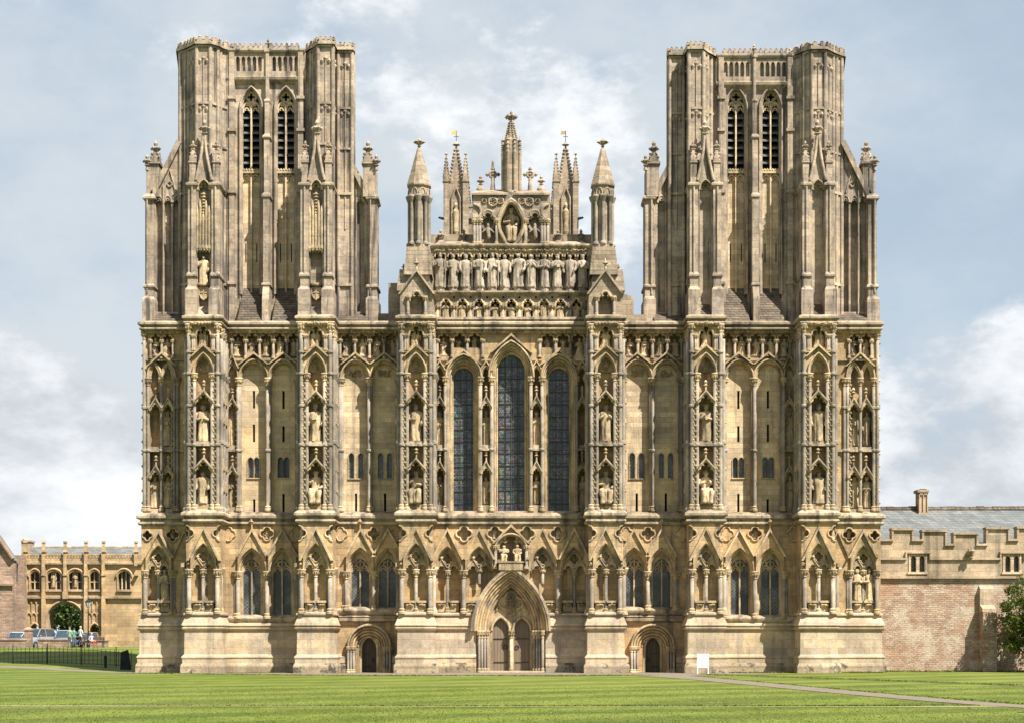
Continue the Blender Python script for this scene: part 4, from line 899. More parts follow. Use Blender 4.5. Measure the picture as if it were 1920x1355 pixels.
            for y0 in range(400, 360, -6): q.blob(wx(c - 1, Yn), Yn + .05, wz(y0, Yn), .2, .15, .1)
            for d in (-8, 0, 6): q.ptube([(c + d - 5, 470), (c + d - 2.5, 458), (c + d + 1, 470)], Yn - .05, .06, 5)
            child(q, 'tabernacle_canopy', nbt)
            q = MB('carved', mir); x, z = wx(c, Yf + .5), wz(545, Yf + .5)
            q.lathe(x, Yf + .42, [(.1, wz(537, Yf)), (.36, wz(534, Yf)), (.4, wz(530, Yf))], 8)
            shp = [(-9, 540), (9, 540), (8.5, 552), (5, 559), (0, 563), (-5, 559), (-8.5, 552)]; q.use('statue'); q.ext([(c + a, b) for a, b in shp], Yf + .3, Yf + .55)
            q.ptube([(c + a, b) for a, b in shp], Yf + .29, .05, 5, closed=True); q.pb(c - .8, c + .8, 541, 561, Yf + .26, Yf + .3); q.pb(c - 8.5, c + 8.5, 548, 549.5, Yf + .26, Yf + .3); child(q, 'shield', nbt)
    # ---- flanks: raking walls between pier and corner pinnacle
    for s in (0, 1):
        m = MB('tower', mir); Yk = 1.3 if s == 0 else 1.55
        if s == 0: out = [(284, 606), (284, 363), (332, 268), (340, 254), (356, 254), (356, 606)]; a0 = 279.5; pans = ((298, 6.5), (314.5, 6.5), (331, 6.5))
        else: out = [(628, 606), (628, 276), (648, 276), (690, 366), (690, 606)]; a0 = 698; pans = ((659, 6), (676, 7))
        hl = [archhole(x, w, 380, 369, 585, 5) for x, w in pans]
        m.ext(out, Yk, Yk + .35, hl, back=True); m.ext(out, Yk + .36, 5.0, back=True); fl = m.build('flank_wall', T)
        k = MB('tower', mir)
        if s == 0: k.band([(280, 366), (331, 262)], [(288, 372), (339, 268)], Yk - .3, Yk + .2)
        else: k.band([(646, 272), (694, 364)], [(640, 280), (687, 374)], Yk - .3, Yk + .2)
        for x, w in pans: k.ptube(trefoil(x, w, 381, .8), Yk + .02, .07, 5); k.ptube(arch(x, w + .6, 380, 367, 5), Yk - .02, .07, 5)
        mid = (pans[0][0] + pans[1][0]) / 2; k.pb(mid - 1, mid + 1, 330 if s else 345, 590, Yk - .12, Yk + .1)
        if s: k.ptube([(651, 362), (655, 330), (668, 360)], Yk - .03, .07, 5); k.ptube(quatre(657, 347, 5, 3), Yk - .03, .06, 5, closed=True)
        else: k.ptube([(306, 362), (318, 318), (330, 362)], Yk - .03, .07, 5); k.ptube(quatre(318, 346, 5, 3), Yk - .03, .06, 5, closed=True)
        child(k, 'raking_coping', fl)
        w = MB('weather', mir); xa, xb = wx(out[0][0] + 2, .1), wx(out[-1][0] - 2, .1); w.add([(xa, .1, ZB + .1), (xb, .1, ZB + .1), (xb, Yk + .3, wz(583, Yk)), (xa, Yk + .3, wz(583, Yk))], [(0, 1, 2, 3)]); child(w, 'weathering_slope', fl)
        b = MB('tower', mir); Yc = .85 if s == 0 else 1.2; a, e = wx(a0 - 8.5, Yc), wx(a0 + 8.5, Yc); E = .1
        b.rings([(a - E, e + E, Yc - .2, 3, ZB), (a - E, e + E, Yc - .2, 3, wz(562, Yc)), (a, e, Yc, 3, wz(556, Yc)), (a, e, Yc, 3, wz(541, Yc)), (a - .1, e + .1, Yc - .1, 3, wz(539, Yc)), (a - .1, e + .1, Yc - .1, 3, wz(536, Yc)), (a + .02, e - .02, Yc + .1, 3, wz(532, Yc)), (a + .02, e - .02, Yc + .1, 3, wz(376, Yc)), (a - .12, e + .12, Yc - .1, 3, wz(373, Yc)), (a - .12, e + .12, Yc - .1, 3, wz(369, Yc)), (a + .1, e - .1, Yc + .15, 3, wz(362, Yc)), (a + .1, e - .1, Yc + .15, 3, wz(312, Yc))])
        x = (a + e) / 2; b.tube([(x - .12, Yc - .02, ZB + 2), (x - .12, Yc - .02, wz(375, Yc))], .06, 5)
        corner = b.build('corner_buttress', T)
        f = MB('tower', mir); x = wx(289 if s == 0 else 693, 1.5)
        f.prism([(x - .38, 1.07), (x + .38, 1.07), (x + .38, 2.4), (x - .38, 2.4)], wz(370, 1.2), wz(307, 1.2)); f.use('string'); f.prism([(x - .46, .95), (x + .46, .95), (x + .46, 2.5), (x - .46, 2.5)], wz(309, 1.2), wz(306, 1.2))
        pinnacle(f, x + (.1 if s == 0 else -.1), 1.5, wz(306, 1.2), wz(298, 1.2), wz(280, 1.2), .55, 'tower', 2); finial(f, x + (.1 if s == 0 else -.1), 1.5, wz(296, 1.2), 1.15, 'tower')
        xs_ = wx(a0 + (-5 if s == 0 else 7), .8); finial(f, xs_, 1.0, wz(318, .8), 1.0, 'tower'); child(f, 'pinnacle', corner)
    return T
for mir in (False, True): tower(mir)

# ------------------------------------------------------------------ stepped central gable
G = MB('turret')
Yg = .45
AP = [825, 849, 873, 898.7, 923, 946, 972, 995.6, 1020, 1045, 1068, 1092]
AN = [836, 867, 898, 928.5, 958.5, 989.5, 1020, 1051, 1081]
G.ext([(808, 606), (808, 462), (1110, 462), (1110, 606)], Yg, Yg + .6, [trehole(c, 9.5, 575, 604, .95) for c in AN] + [[(814, 547), (814, 476)] + [(1104, 476), (1104, 547)]] )
G.pb(808, 1110, 440, 606, Yg + 1.15, 3.0)
G.box(wx(886, .6), wx(1032, .6), 1.15, 3.2, wz(470, .6), wz(361, .6))
vl = [(958.5 + 21 * cos(radians(t)) * (1 + .07 * cos(radians(4 * t))), 421 - 38 * sin(radians(t)) * (1 + .05 * cos(radians(4 * t)))) for t in range(0, 360, 10)]
G.ext([(887, 461), (887, 361), (1031, 361), (1031, 461)], .6, 1.1, [trehole(915, 14, 420, 457, 1.0), trehole(1003, 14, 420, 457, 1.0), vl])
GB = G.build('stepped_gable', CATH)
for mir in (False, True):
    s = MB('string', mir); x0, x1, xi = wx(807, .3), wx(890, .3), wx(886, .3); zb, zt = wz(461, .3), wz(447, .3)
    s.add([(x0, .25, zb), (x1, .25, zb), (x1, 1.1, zt), (x0 + .55, 1.1, zt), (x0, 3, zb), (x0 + .55, 2.2, zt), (x1, 2.2, zt), (x1, 3, zb)], [(0, 1, 2, 3), (4, 0, 3, 5), (3, 2, 6, 5), (5, 6, 7, 4)]); child(s, 'weathering_slope', GB)
    s = MB('weather', mir); x0, x1 = wx(884, .4), wx(953, .4); zb, zt = wz(362, .4), wz(346, .4); s.use('turret')
    s.add([(x0, .4, zb), (x1, .4, zb), (x1 - .2, 1.6, zt), (x0 + .35, 1.6, zt), (x0, 3.2, zb), (x1, 3.2, zb), (x0, .4, zb - .12), (x1, .4, zb - .12)], [(0, 1, 2, 3), (4, 0, 3), (3, 2, 5, 4), (6, 7, 1, 0)]); child(s, 'roof_slope', GB)
    for px, yb, h in ((901, 347, .85), (826, 449, .85), (869, 449, .85)): f = MB('turret', mir); finial(f, wx(px, 1), 1.5, wz(yb, 1) - .1, h); f.lathe(wx(px, 1), 1.5, [(.3, wz(yb, 1) - .5), (.28, wz(yb, 1) - .15), (.16, wz(yb, 1) + .05)], 8); child(f, 'finial', GB)
s = MB('string')
zc = wz(462, .4)
s.run(wx(807, .4), wx(1111, .4), .45, 2, [(.0, zc - .2), (.15, zc - .1), (.25, zc), (.25, zc + .1), (0, zc + .18)]); child(s, 'string_course', GB); s = MB('string'); zc = wz(550, .4)
s.run(wx(807, .4), wx(1111, .4), .45, 2, [(.0, zc - .2), (.15, zc - .1), (.32, zc), (.32, zc + .1), (-.45, zc + .14)]); child(s, 'string_course', GB)
s = MB('string'); s.run(wx(812, .3), wx(1106, .3), .2, 2, [(.1, 21.35), (.35, 21.5), (.3, 21.62), (.05, 21.7)]); child(s, 'cornice', GB)
a = MB('carved'); a.carve(812, 1106, 465, 474, Yg - .05, 330, .09, 12)
for i in range(13):
    c0 = 813 + i * 24.35
    if i < 12: a.use('carved'); a.ext([(c0, 480), (c0, 464), (c0 + 24.35, 464), (c0 + 24.35, 480)] + list(reversed(trefoil(c0 + 12.2, 10, 483, .72))), Yg + .04, Yg + .5); a.ptube(trefoil(c0 + 12.2, 10.3, 482, .72), Yg + .01, .06, 5)
child(a, 'arcade', GB)
for i in range(13): h = MB('shaft'); h.shaft(813 + i * 24.35, 484, 549, Yg + .3, .10 if i % 3 else .13); child(h, 'shaft', GB)
a = MB('carved')
for c in AN: a.ptube(trefoil(c, 10.5, 574, .95), Yg - .04, .08, 6)
for c in AN[:-1]: a.use('turret'); a.ptube([(c + 15.5 + 3.6 * cos(q * pi / 5), 558 + 3.6 * sin(q * pi / 5)) for q in range(10)], Yg - .02, .05, 5, closed=True)
child(a, 'arcade', GB)
for c in AN[:-1]: d = MB('dark'); d.ext([(c + 15.5 + 3.2 * cos(q * pi / 5), 558 + 3.2 * sin(q * pi / 5)) for q in range(10)], Yg - .015, Yg + .1); child(d, 'roundel', GB)
for i in range(10): h = MB('shaft'); h.use('carved'); h.shaft(820.5 + i * 30.7, 574, 604, Yg + .1, .17, mat='carved'); child(h, 'pillar', GB)
a = MB('carved')
for g in (0, 1.9): a.ptube([((p[0] - 958.5) * (1 + g * .045) + 958.5, (p[1] - 421) * (1 + g * .03) + 421) for p in vl], .6 - g * .06, .1, 6, closed=True)
a.use('turret'); a.ptube(arch(958.5, 25, 420, 374, 8), .5, .12, 6)
for c in (915, 1003): a.ptube(trefoil(c, 15, 420, 1), .57, .09, 6); a.ptube(trefoil(c, 18, 420, 1), .52, .07, 6)
for c in (888, 1029): a.ptube(arc(c, 398, 14, 90, -60, 8) if c < 900 else arc(c, 398, 14, 90, 240, 8), .55, .1, 6)
for px, py, r in ((924, 379, .26), (938, 377, .2), (992, 379, .26), (978, 377, .2), (908, 377, .14), (1008, 377, .14)):
    x, z = wx(px, .55), wz(py, .55); a.tube([(x + r * cos(q), .55, z + r * sin(q)) for q in [i * pi / 5 for i in range(10)]], r * .3, 5, closed=True)
    for q in range(5): a.blob(x + r * .5 * cos(q * 1.257), .54, z + r * .5 * sin(q * 1.257), r * .3, .1, r * .3)
child(a, 'vesica_niche', GB)
for p in (889.5, 895, 900, 931, 985, 1016, 1021, 1027): h = MB('shaft'); h.shaft(p, 412, 460, .5, .11); child(h, 'shaft', GB)
q = MB('turret')                                     # octagonal pinnacle over the apex
x = wx(958.5, .9)
q.lathe(x, .95, [(.05, wz(378, .9)), (.35, wz(372, .9)), (.4, wz(364, .9)), (.42, wz(360, .9))], 8)
q.lathe(x, 1.2, [(.55, wz(362, .9)), (.55, wz(285, .9)), (.5, wz(262, .9)), (.32, wz(258, .9)), (.1, wz(225, .9))], 8, False, pi / 8)
for k in range(8):
    th = k * pi / 4 + pi / 8; px_, py_ = x + .56 * cos(th), 1.2 + .56 * sin(th)
    q.lathe(px_, py_, [(.12, wz(362, .9)), (.12, wz(290, .9)), (.02, wz(255, .9))], 5)
    for j in range(4): q.blob(px_, py_, wz(288 - j * 8, .9), .14, .14, .1)
    for j in range(7): t = j / 7; q.blob(x + (.34 - .24 * t) * cos(th), 1.2 + (.34 - .24 * t) * sin(th), wz(257 - 32 * t, .9), .09, .09, .11)
finial(q, x, 1.2, wz(228, .9), .75); [q.blob(x + .28 * cos(i), 1.2 + .28 * sin(i), wz(217, .9), .14, .14, .17) for i in range(6)]
child(q, 'pinnacle', GB)
for px, cross in ((924, 1), (994, 0)):
    q = MB('turret'); x, z = wx(px, 1.5), wz(346, 1.5)
    z -= .12; q.lathe(x, 1.5, [(.16, z - .4), (.14, z), (.08, z + .5)], 6); q.tube([(x + .2 * cos(i * pi / 5), 1.5, z + .72 + .2 * sin(i * pi / 5)) for i in range(10)], .09, 5, closed=True); q.blob(x, 1.5, z + .72, .16, .14, .16)
    for i in range(4): q.blob(x + .34 * cos(i * pi / 2), 1.5, z + .72 + .34 * sin(i * pi / 2), .15, .12, .15)
    if cross: q.lathe(x, 1.5, [(.09, z + 1.0), (.07, z + 1.5), (.02, z + 1.65)], 6)
    child(q, 'cross_finial', GB)
# ---- turrets and gablets over the inner buttresses
for mir in (False, True):
    t = MB('turret', mir); xc = wx(785, -.2); z0 = 21.45
    t.prism([(wx(762, .2), -.9), (wx(810, .2), -.9), (wx(812, .2), 2.2), (wx(760, .2), 2.2)], z0, wz(518, 0), [(wx(766, 0), -.8), (wx(806, 0), -.8), (wx(808, 0), 2), (wx(764, 0), 2)])
    for k in range(7): z = wz(518 - k * 7.6, -.6); w = 1.0 - k * .03; t.prism([(xc - w * .85, -1.05 + k * .02), (xc + w * .85, -1.05 + k * .02), (xc + w * .85, 1.6), (xc - w * .85, 1.6)], z, z + .23)
    t.lathe(xc, .35, [(.72, wz(466, 0)), (.72, wz(460, 0)), (.5, wz(458, 0)), (.48, wz(372, 0)), (.66, wz(366, 0)), (.66, wz(351, 0)), (.78, wz(349, 0)), (.78, wz(346, 0)), (.16, wz(279, 0)), (.12, wz(276, 0))], 8, False, pi / 8)
    tr = t.build('turret', CATH)
    for k in range(8):
        th = k * pi / 4; h = MB('shaft', mir); x, y = xc + .6 * cos(th), .35 + .6 * sin(th)
        h.lathe(x, y, [(.2, wz(460, 0)), (.2, wz(457, 0)), (.11, wz(453, 0)), (.11, wz(380, 0)), (.24, wz(370, 0)), (.24, wz(367, 0))], 7); child(h, 'shaft', tr)
    f = MB('turret', mir); finial(f, xc, .35, wz(279, 0), .75); [f.blob(xc + .24 * cos(i), .35 + .24 * sin(i), wz(264, 0), .15, .15, .1) for i in range(6)]; child(f, 'finial', tr); f = MB('turret', mir)
    for k in range(8):
        th = (k + .5) * pi / 4; ux, uy = -sin(th), cos(th); bx, by = xc + .64 * cos(th), .35 + .64 * sin(th)
        f.tube([(bx + ux * .2 * cos(a), by + uy * .2 * cos(a), wz(366, 0) + .38 * sin(a)) for a in (0, .6, 1.2, 1.57, 2, 2.6, 3.14)], .05, 5)
    child(f, 'arcade_head', tr)
    g = MB('turret', mir); c = 781
    g.ext([(c - 31, 597), (c - 31, 547), (c, 508), (c + 31, 547), (c + 31, 597)], -1.9, -1.3, [trehole(c, 13, 566, 592, .9)]); g.ext([(c - 31, 597), (c - 31, 547), (c, 508), (c + 31, 547), (c + 31, 597)], -1.28, 1.0, Yr=-1.9)
    gb = g.build('gablet', CATH); g = MB('string', mir); hood(g, c, 506, 33, 551, 3, -2.15, 1.0); x, z = wx(c, -1.9), wz(506, -1.9); g.lathe(x, -1.9, [(.1, z - .2), (.06, z + .3), (.2, z + .38), (.08, z + .46), (.02, z + .7)], 6); child(g, 'coping', gb)
    g = MB('carved', mir); g.ptube(trefoil(c, 14, 565, .9), -1.92, .08, 6); [g.pb(c + s_ * 16.5 - 4, c + s_ * 16.5 + 4, 554, 557.5, -2.05, -1.8) for s_ in (-1, 1)]; child(g, 'arch_moulding', gb)
    for s_ in (-1, 1): h = MB('shaft', mir); h.shaft(c + s_ * 16.5, 557, 592, -1.98, .1); child(h, 'shaft', gb)
    g = MB('turret', mir); x = wx(750, .2)
    for k in range(7): z = wz(545 - k * 6, 0); g.box(x - .12 + k * .02, xc, -.9 + k * .06, 1.5, z - .2, z)
    finial(g, x + .25, -.2, wz(510, 0), .45); child(g, 'stepped_weathering', gb)
    k = MB('turret', mir)
    out = [(704, 608), (704, 588), (728, 588), (728, 531), (752, 531), (752, 608)] if not mir else [(704, 608), (704, 590), (728, 590), (728, 556), (752, 550), (752, 608)]
    k.ext(out, 1.3 if not mir else .4, 3.2)
    child(k, 'parapet_wall', gb)

# ------------------------------------------------------------------ nave behind and the crossing tower far back
m = MB('turret'); m.box(-12, 12, 3.2, 62, 0, 18); m.box(-15, 15, 3.4, 6.4, 0, 19); m.box(-6, 6, 3.2, 62, 18, 21); nv = m.build('nave_wall', CATH)
m = MB('slate'); m.add([(-6.6, 3.3, 21), (6.6, 3.3, 21), (0, 3.3, 25.2), (-6.6, 62, 21), (6.6, 62, 21), (0, 62, 25.2)], [(0, 1, 2), (0, 2, 5, 3), (2, 1, 4, 5)]); m.build('nave_roof', CATH)
YC = 60.0
m = MB('turret'); xa, xb = wx(850, YC), wx(1066, YC); m.box(xa + .6, xb - .6, YC + .6, YC + 11, 20, wz(452, YC)); m.box(wx(868, YC), wx(1048, YC), YC + .9, YC + 10.6, wz(460, YC), wz(403, YC))
CT = m.build('crossing_tower', CATH)
for mir in (False, True):
    for yy in (0, 10.5):
        p = MB('turret', mir); w = 1.7; x = wx(855, YC)
        p.box(x - .85, x + .85, YC + yy, YC + 1.7 + yy, wz(460, YC), wz(348, YC)); pinnacle(p, x, YC + .8 + yy, wz(350, YC), wz(338, YC), wz(264, YC), 1.15, 'turret', 9)
        for dx in (-1, 1):
            for dy in (-1, 1):
                a, b = x + dx * .95, YC + .8 + yy + dy * .95; pinnacle(p, a, b, wz(460, YC), wz(338, YC), wz(288 if dy < 0 else 296, YC), .55, 'turret', 7)
        for dx in (-.4, .4): p.tube([(x + dx, YC - .15 + yy, wz(450, YC)), (x + dx, YC - .15 + yy, wz(372, YC)), (x, YC - .15 + yy, wz(352, YC))], .09, 5)
        p.use('carved'); p.lathe(x, YC - .15 + yy, [(.2, wz(442, YC)), (.3, wz(436, YC)), (.25, wz(420, YC)), (.33, wz(398, YC)), (.12, wz(392, YC)), (.18, wz(386, YC)), (.05, wz(381, YC))], 8)
        rg = random.Random(5)
        for _ in range(60): p.blob(x + rg.uniform(-.8, .8), YC - .1 + yy, rg.uniform(wz(458, YC), wz(444, YC)), .12, .15, .12)
        p.lathe(x, YC + .8 + yy, [(.08, wz(270, YC)), (.17, wz(266, YC)), (.08, wz(262, YC))], 8); pp = p.build('pinnacle', CT)
        if yy == 0:
            v = MB('iron', mir); z0 = wz(264, YC); v.tube([(x, YC + .8, z0), (x, YC + .8, wz(241, YC))], .035, 5); v.tube([(x - .25, YC + .8, wz(252, YC)), (x + .25, YC + .8, wz(252, YC))], .03, 5)
            vv = v.build('weather_vane', pp); f = MB('darkvane' if mir else 'gold'); sx = -1 if mir else 1; xx = x * sx
            f.box(xx - .42, xx, YC + .78, YC + .82, wz(247.5, YC), wz(241.5, YC)); f.box(xx - .5, xx - .42, YC + .78, YC + .82, wz(247.5, YC), wz(245.5, YC)); child(f, 'flag', vv)
    p = MB('turret', mir)                           # pierced parapet between the pinnacles
    for k in range(8):
        px = 868 + k * 11
        if px < 958: p.pb(px, px + 2.2, 388, 404, YC + .9, YC + 1.1); p.ptube([(px + 2, 402), (px + 6, 391), (px + 10, 402)], YC + 1, .12, 5)
    p.pb(866, 958, 384, 388, YC + .8, YC + 1.2); p.pb(866, 958, 403, 410, YC + .6, YC + 1.2)
    for k in range(5): finial(p, wx(872 + k * 21, YC), YC + 1, wz(386, YC), .9)
    child(p, 'parapet', CT)
    p = MB('iron', mir); p.tube([(wx(840, YC), YC + .3, wz(411, YC)), (wx(824, YC), YC - .9, wz(413, YC))], [.22, .1], 6); child(p, 'water_spout', CT)
# ------------------------------------------------------------------ statues: each one a thing of its own
def loft(mb, rings, n=26, seed=0):
    rg = random.Random(seed); ph = rg.uniform(0, 6); kf = rg.choice((7, 8, 9)); vs = []
    for z, cx, cy, rx, ry, fo in rings:
        for q in range(n):
            th = 2 * pi * q / n; w_ = sin(kf * th + ph + 2.6 * z); r = 1 + fo * (1.1 * w_ * abs(w_) + .6 * sin(3 * th + ph * 2 - 5 * z))
            vs.append((cx + rx * r * cos(th), cy + ry * r * sin(th), z))
    m = len(rings); fs = [(k * n + q, k * n + (q + 1) % n, (k + 1) * n + (q + 1) % n, (k + 1) * n + q) for k in range(m - 1) for q in range(n)]
    fs += [tuple(range((m - 1) * n, m * n)), tuple(reversed(range(n)))]
    mb.add(vs, fs, True)
def figure(kind, seed, mat):
    rg = random.Random(seed); mb = MB(mat); w = rg.uniform(.92, 1.1); ln = rg.uniform(-.02, .02); A = rg.uniform(.13, .19)
    face = [(.862, 0, -.005, .042, .045, 0), (.885, 0, -.012, .052, .06, 0), (.915, 0, -.012, .058, .066, 0), (.945, 0, -.005, .056, .062, 0)]
    hat = rg.choice(('crown', 'mitre', 'bare', 'veil')) if kind != 'angel' else 'bare'
    top = {'crown': [(.955, 0, 0, .064, .066, 0), (.99, 0, 0, .07, .072, .06), (1.0, 0, 0, .05, .05, 0)], 'mitre': [(.955, 0, 0, .062, .066, 0), (.985, 0, 0, .066, .055, 0), (1.03, 0, 0, .03, .03, 0), (1.05, 0, 0, .008, .01, 0)],
           'bare': [(.965, 0, .004, .048, .054, 0), (.985, 0, .006, .028, .03, 0), (.99, 0, .006, .006, .008, 0)], 'veil': [(.965, 0, .008, .066, .062, 0), (.99, 0, .01, .045, .045, 0), (1.0, 0, .01, .01, .01, 0)]}[hat]
    if hat == 'veil': face = [(z, cx, cy + .012, rx * 1.3, ry * 1.12, f) for z, cx, cy, rx, ry, f in face]
    if kind == 'seated':
        body = [(0, 0, .02, .15, .09, A * .3), (.3, 0, .02, .14, .09, A * .5), (.40, 0, .03, .14, .10, A * .4), (.47, 0, .045, .115, .085, A * .4), (.6, 0, .05, .12, .085, A * .4), (.70, 0, .045, .145, .085, .04), (.765, 0, .04, .15, .075, .02), (.805, 0, .035, .10, .06, 0), (.838, 0, .03, .045, .045, 0)]
        face = [(z, cx, cy + .03, rx, ry, f) for z, cx, cy, rx, ry, f in face]; top = [(z, cx, cy + .03, rx, ry, f) for z, cx, cy, rx, ry, f in top]; sy = .045
    elif kind == 'rising':                          # a bent figure climbing out of a tomb
        l = rg.uniform(-.12, .12)
        body = [(0, 0, 0, .26, .14, .03), (.12, 0, 0, .27, .14, .03), (.14, 0, 0, .2, .12, .1), (.3, l * .8, -.02, .17, .13, .2), (.45, l * 1.2, -.03, .16, .13, .18), (.6, l * .7, -.04, .15, .11, .15), (.72, 0, -.05, .18, .1, .04), (.78, 0, -.05, .17, .09, 0), (.82, 0, -.05, .09, .07, 0), (.845, 0, -.04, .05, .05, 0)]; sy = -.05
        face = [(z, cx, cy - .05, rx * 1.25, ry * 1.2, f) for z, cx, cy, rx, ry, f in face]; top = [(z, cx, cy - .05, rx * 1.2, ry * 1.2, f) for z, cx, cy, rx, ry, f in top]
    else:
        s = rg.uniform(-.02, .02)
        body = [(0, 0, 0, .15 * w, .12, A * .7), (.03, 0, 0, .15 * w, .12, A), (.12, s, 0, .14 * w, .115, A), (.28, s, 0, .13 * w, .11, A), (.42, s, -.005, .128 * w, .105, A * .9), (.55, s / 2, -.01, .13 * w, .105, A * .7), (.66, 0, -.005, .14 * w, .1, A * .45), (.74, 0, 0, .158 * w, .095, .04), (.785, 0, 0, .158 * w, .085, .02), (.815, 0, .005, .115, .065, 0), (.838, 0, .005, .05, .045, 0)]; sy = 0
    loft(mb, body + face + top, 26, seed)
    if kind == 'seated':
        loft(mb, [(0, 0, -.09, .135, .09, A * .8), (.1, 0, -.085, .13, .085, A * 1.2), (.25, 0, -.08, .125, .085, A), (.36, 0, -.075, .14, .10, A * .6), (.43, 0, -.04, .14, .11, A * .3), (.46, 0, .01, .12, .08, 0)], 26, seed + 3)
        for sx in (-1, 1): mb.tube([(sx * .055, .03, .42), (sx * .085, -.13, .415), (sx * .098, -.17, .37), (sx * .085, -.155, .2), (sx * .078, -.16, .05), (sx * .085, -.19, 0)], [.06, .066, .064, .05, .05, .045], 9, True, True)
        mb.add([(-.09, -.12, .40), (.09, -.12, .40), (.07, -.13, .12), (0, -.14, .02), (-.07, -.13, .12), (0, -.17, .30)], [(0, 5, 1), (5, 2, 1), (5, 3, 2), (5, 4, 3), (5, 0, 4)], True)
    for sx in (-1, 1):
        k = rg.choice((0, 1, 2, 2)) if kind != 'angel' else 3
        el = (sx * .19 * w, sy - .01, .585); hd = [(sx * .04, sy - .15, .60), (sx * .05, sy - .16, .69), (sx * .15, sy - .10, .44), (sx * .03, sy - .15, .72)][k]
        if kind == 'rising' and rg.random() < .45: el, hd = (sx * .27, sy - .04, .70), (sx * .2, sy - .1, .93)
        if kind == 'seated' and k == 2: hd = (sx * .12, sy - .2, .47)
        mb.tube([(sx * .13 * w, sy, .775), (sx * .175 * w, sy - .005, .70), el, ((el[0] + hd[0]) / 2, (el[1] + hd[1]) / 2, (el[2] + hd[2]) / 2), hd], [.045, .052, .05, .045, .03], 7, True, True)
        mb.blob(hd[0], hd[1] - .01, hd[2], .03, .03, .035)
    if kind == 'stand' and rg.random() < .35: mb.tube([(.17, -.13, .02), (.17, -.13, .9)], .014, 5); mb.blob(.17, -.13, .92, .03, .03, .04)
    if kind == 'stand' and rg.random() < .4: mb.box(-.05, .05, -.18, -.13, .58, .68)
    er = random.Random(seed * 7 + 1); mb.V = [(x + er.gauss(0, .007), y + er.gauss(0, .007), z + er.gauss(0, .006)) for x, y, z in mb.V]
    if kind == 'angel':
        for sx in (-1, 1):
            o = [(sx * .05, .06, .8), (sx * .2, .05, .86), (sx * .26, .06, .74), (sx * .24, .07, .5), (sx * .2, .08, .3), (sx * .12, .08, .42)]
            b = [(x, y + .035, z) for x, y, z in o]; n = len(o); f = [tuple(range(n)), tuple(range(2 * n - 1, n - 1, -1))] + [(i, n + i, n + (i + 1) % n, (i + 1) % n) for i in range(n)]
            mb.add(o + b, f)
    return mb
def relief_angel(mb):
    # angel in flight, wings spread in a V above a robed body
    loft(mb, [(0, .02, 0, .05, .05, .1), (.15, .04, 0, .08, .07, .2), (.35, 0, -.02, .12, .09, .2), (.5, 0, -.03, .13, .09, .08), (.56, 0, -.04, .06, .05, 0), (.62, 0, -.05, .075, .07, 0), (.7, 0, -.05, .06, .06, 0), (.74, 0, -.05, .01, .01, 0)], 12, 4)
    for sx in (-1, 1):
        o = [(sx * .08, 0, .45), (sx * .2, .03, .62), (sx * .36, .05, .95), (sx * .3, .05, .7), (sx * .34, .05, .62), (sx * .26, .04, .5), (sx * .15, .02, .36)]
        n = len(o); mb.add(o + [(x, y + .06, z) for x, y, z in o], [tuple(range(n)), tuple(range(2 * n - 1, n - 1, -1))] + [(i, n + i, n + (i + 1) % n, (i + 1) % n) for i in range(n)])
        mb.tube([(sx * .1, -.02, .48), (sx * .22, -.08, .36), (sx * .3, -.1, .28)], [.045, .04, .025], 6, True, True)
    return mb
STAT = {}
def statue(px, yb, yt, Y, kind, seed, label, group=None, mat='statue', name='statue', rz=0.0, wide=1.0, flip=False):
    key = (kind, seed % 13, mat)
    if key not in STAT:
        b = figure(kind, seed % 13 + {'stand': 0, 'seated': 20, 'rising': 40, 'angel': 60}.get(kind, 0), mat) if kind != 'flying' else relief_angel(MB(mat))
        o = b.build(name); STAT[key] = o.data; STAT[key].name = name
    else:
        o = bpy.data.objects.new(name, STAT[key]); COL.objects.link(o)
    z0, z1 = wz(yb, Y), wz(yt, Y); h = z1 - z0
    o.location = (wx(px, Y), Y, z0); o.scale = (h * wide, h * max(.9, min(1.2, wide)), h); o.rotation_euler = (0, 0, rz)
    tag(o, label, 'statue', group); return o
ORD = ['first', 'second', 'third', 'fourth', 'fifth', 'sixth', 'seventh', 'eighth', 'ninth', 'tenth', 'eleventh', 'twelfth', 'thirteenth', 'fourteenth', 'fifteenth', 'sixteenth']
rgs = random.Random(11)
NE = lambda i, n: ORD[i] if i < n - 1 else 'last'
for i, c in enumerate(AP):
    statue(c, 540, 474 + (1, 3, 4, 2, 1, 3, 0, 3, 2, 4, 3, 4)[i], Yg + .02, 'stand', i * 5 + 2, f'{ORD[i]} from the left of twelve tall robed statues across the gable', 'twelve tall statues across the gable', 'greystatue', rz=rgs.uniform(-.35, .35), wide=.98)
pb_ = MB('string')
for i, c in enumerate(AP):
    x, Y = wx(c, Yg + .12), Yg + .12; z = wz(548, Y); s = MB('greystatue'); s.lathe(x, Y, [(.3, z), (.3, z + .2), (.33, z + .22), (.33, z + .27)], 8); s.build('statue_base', GB)
for i, c in enumerate(AN):
    statue(c, 603, 566 + rgs.randint(0, 4), Yg + .2, 'angel' if i not in (5, 6) else 'stand', i * 4 + 1, f'{ORD[i]} from the left of nine small statues in the lower gable niches', 'nine angel statues in the gable', rz=rgs.uniform(-.3, .3), wide=1.5)
statue(958.5, 456, 391, .95, 'seated', 3, 'seated statue with raised hands in the scalloped oval niche at the gable top', wide=1.05)
statue(915, 449, 409, .66, 'flying', 0, 'flying winged angel carving in the trefoil niche left of the gable oval', 'winged angels beside the oval', 'greystatue', 'angel_carving', wide=.95)
statue(1003, 449, 409, .66, 'flying', 0, 'flying winged angel carving in the trefoil niche right of the gable oval', 'winged angels beside the oval', 'greystatue', 'angel_carving', wide=.95)
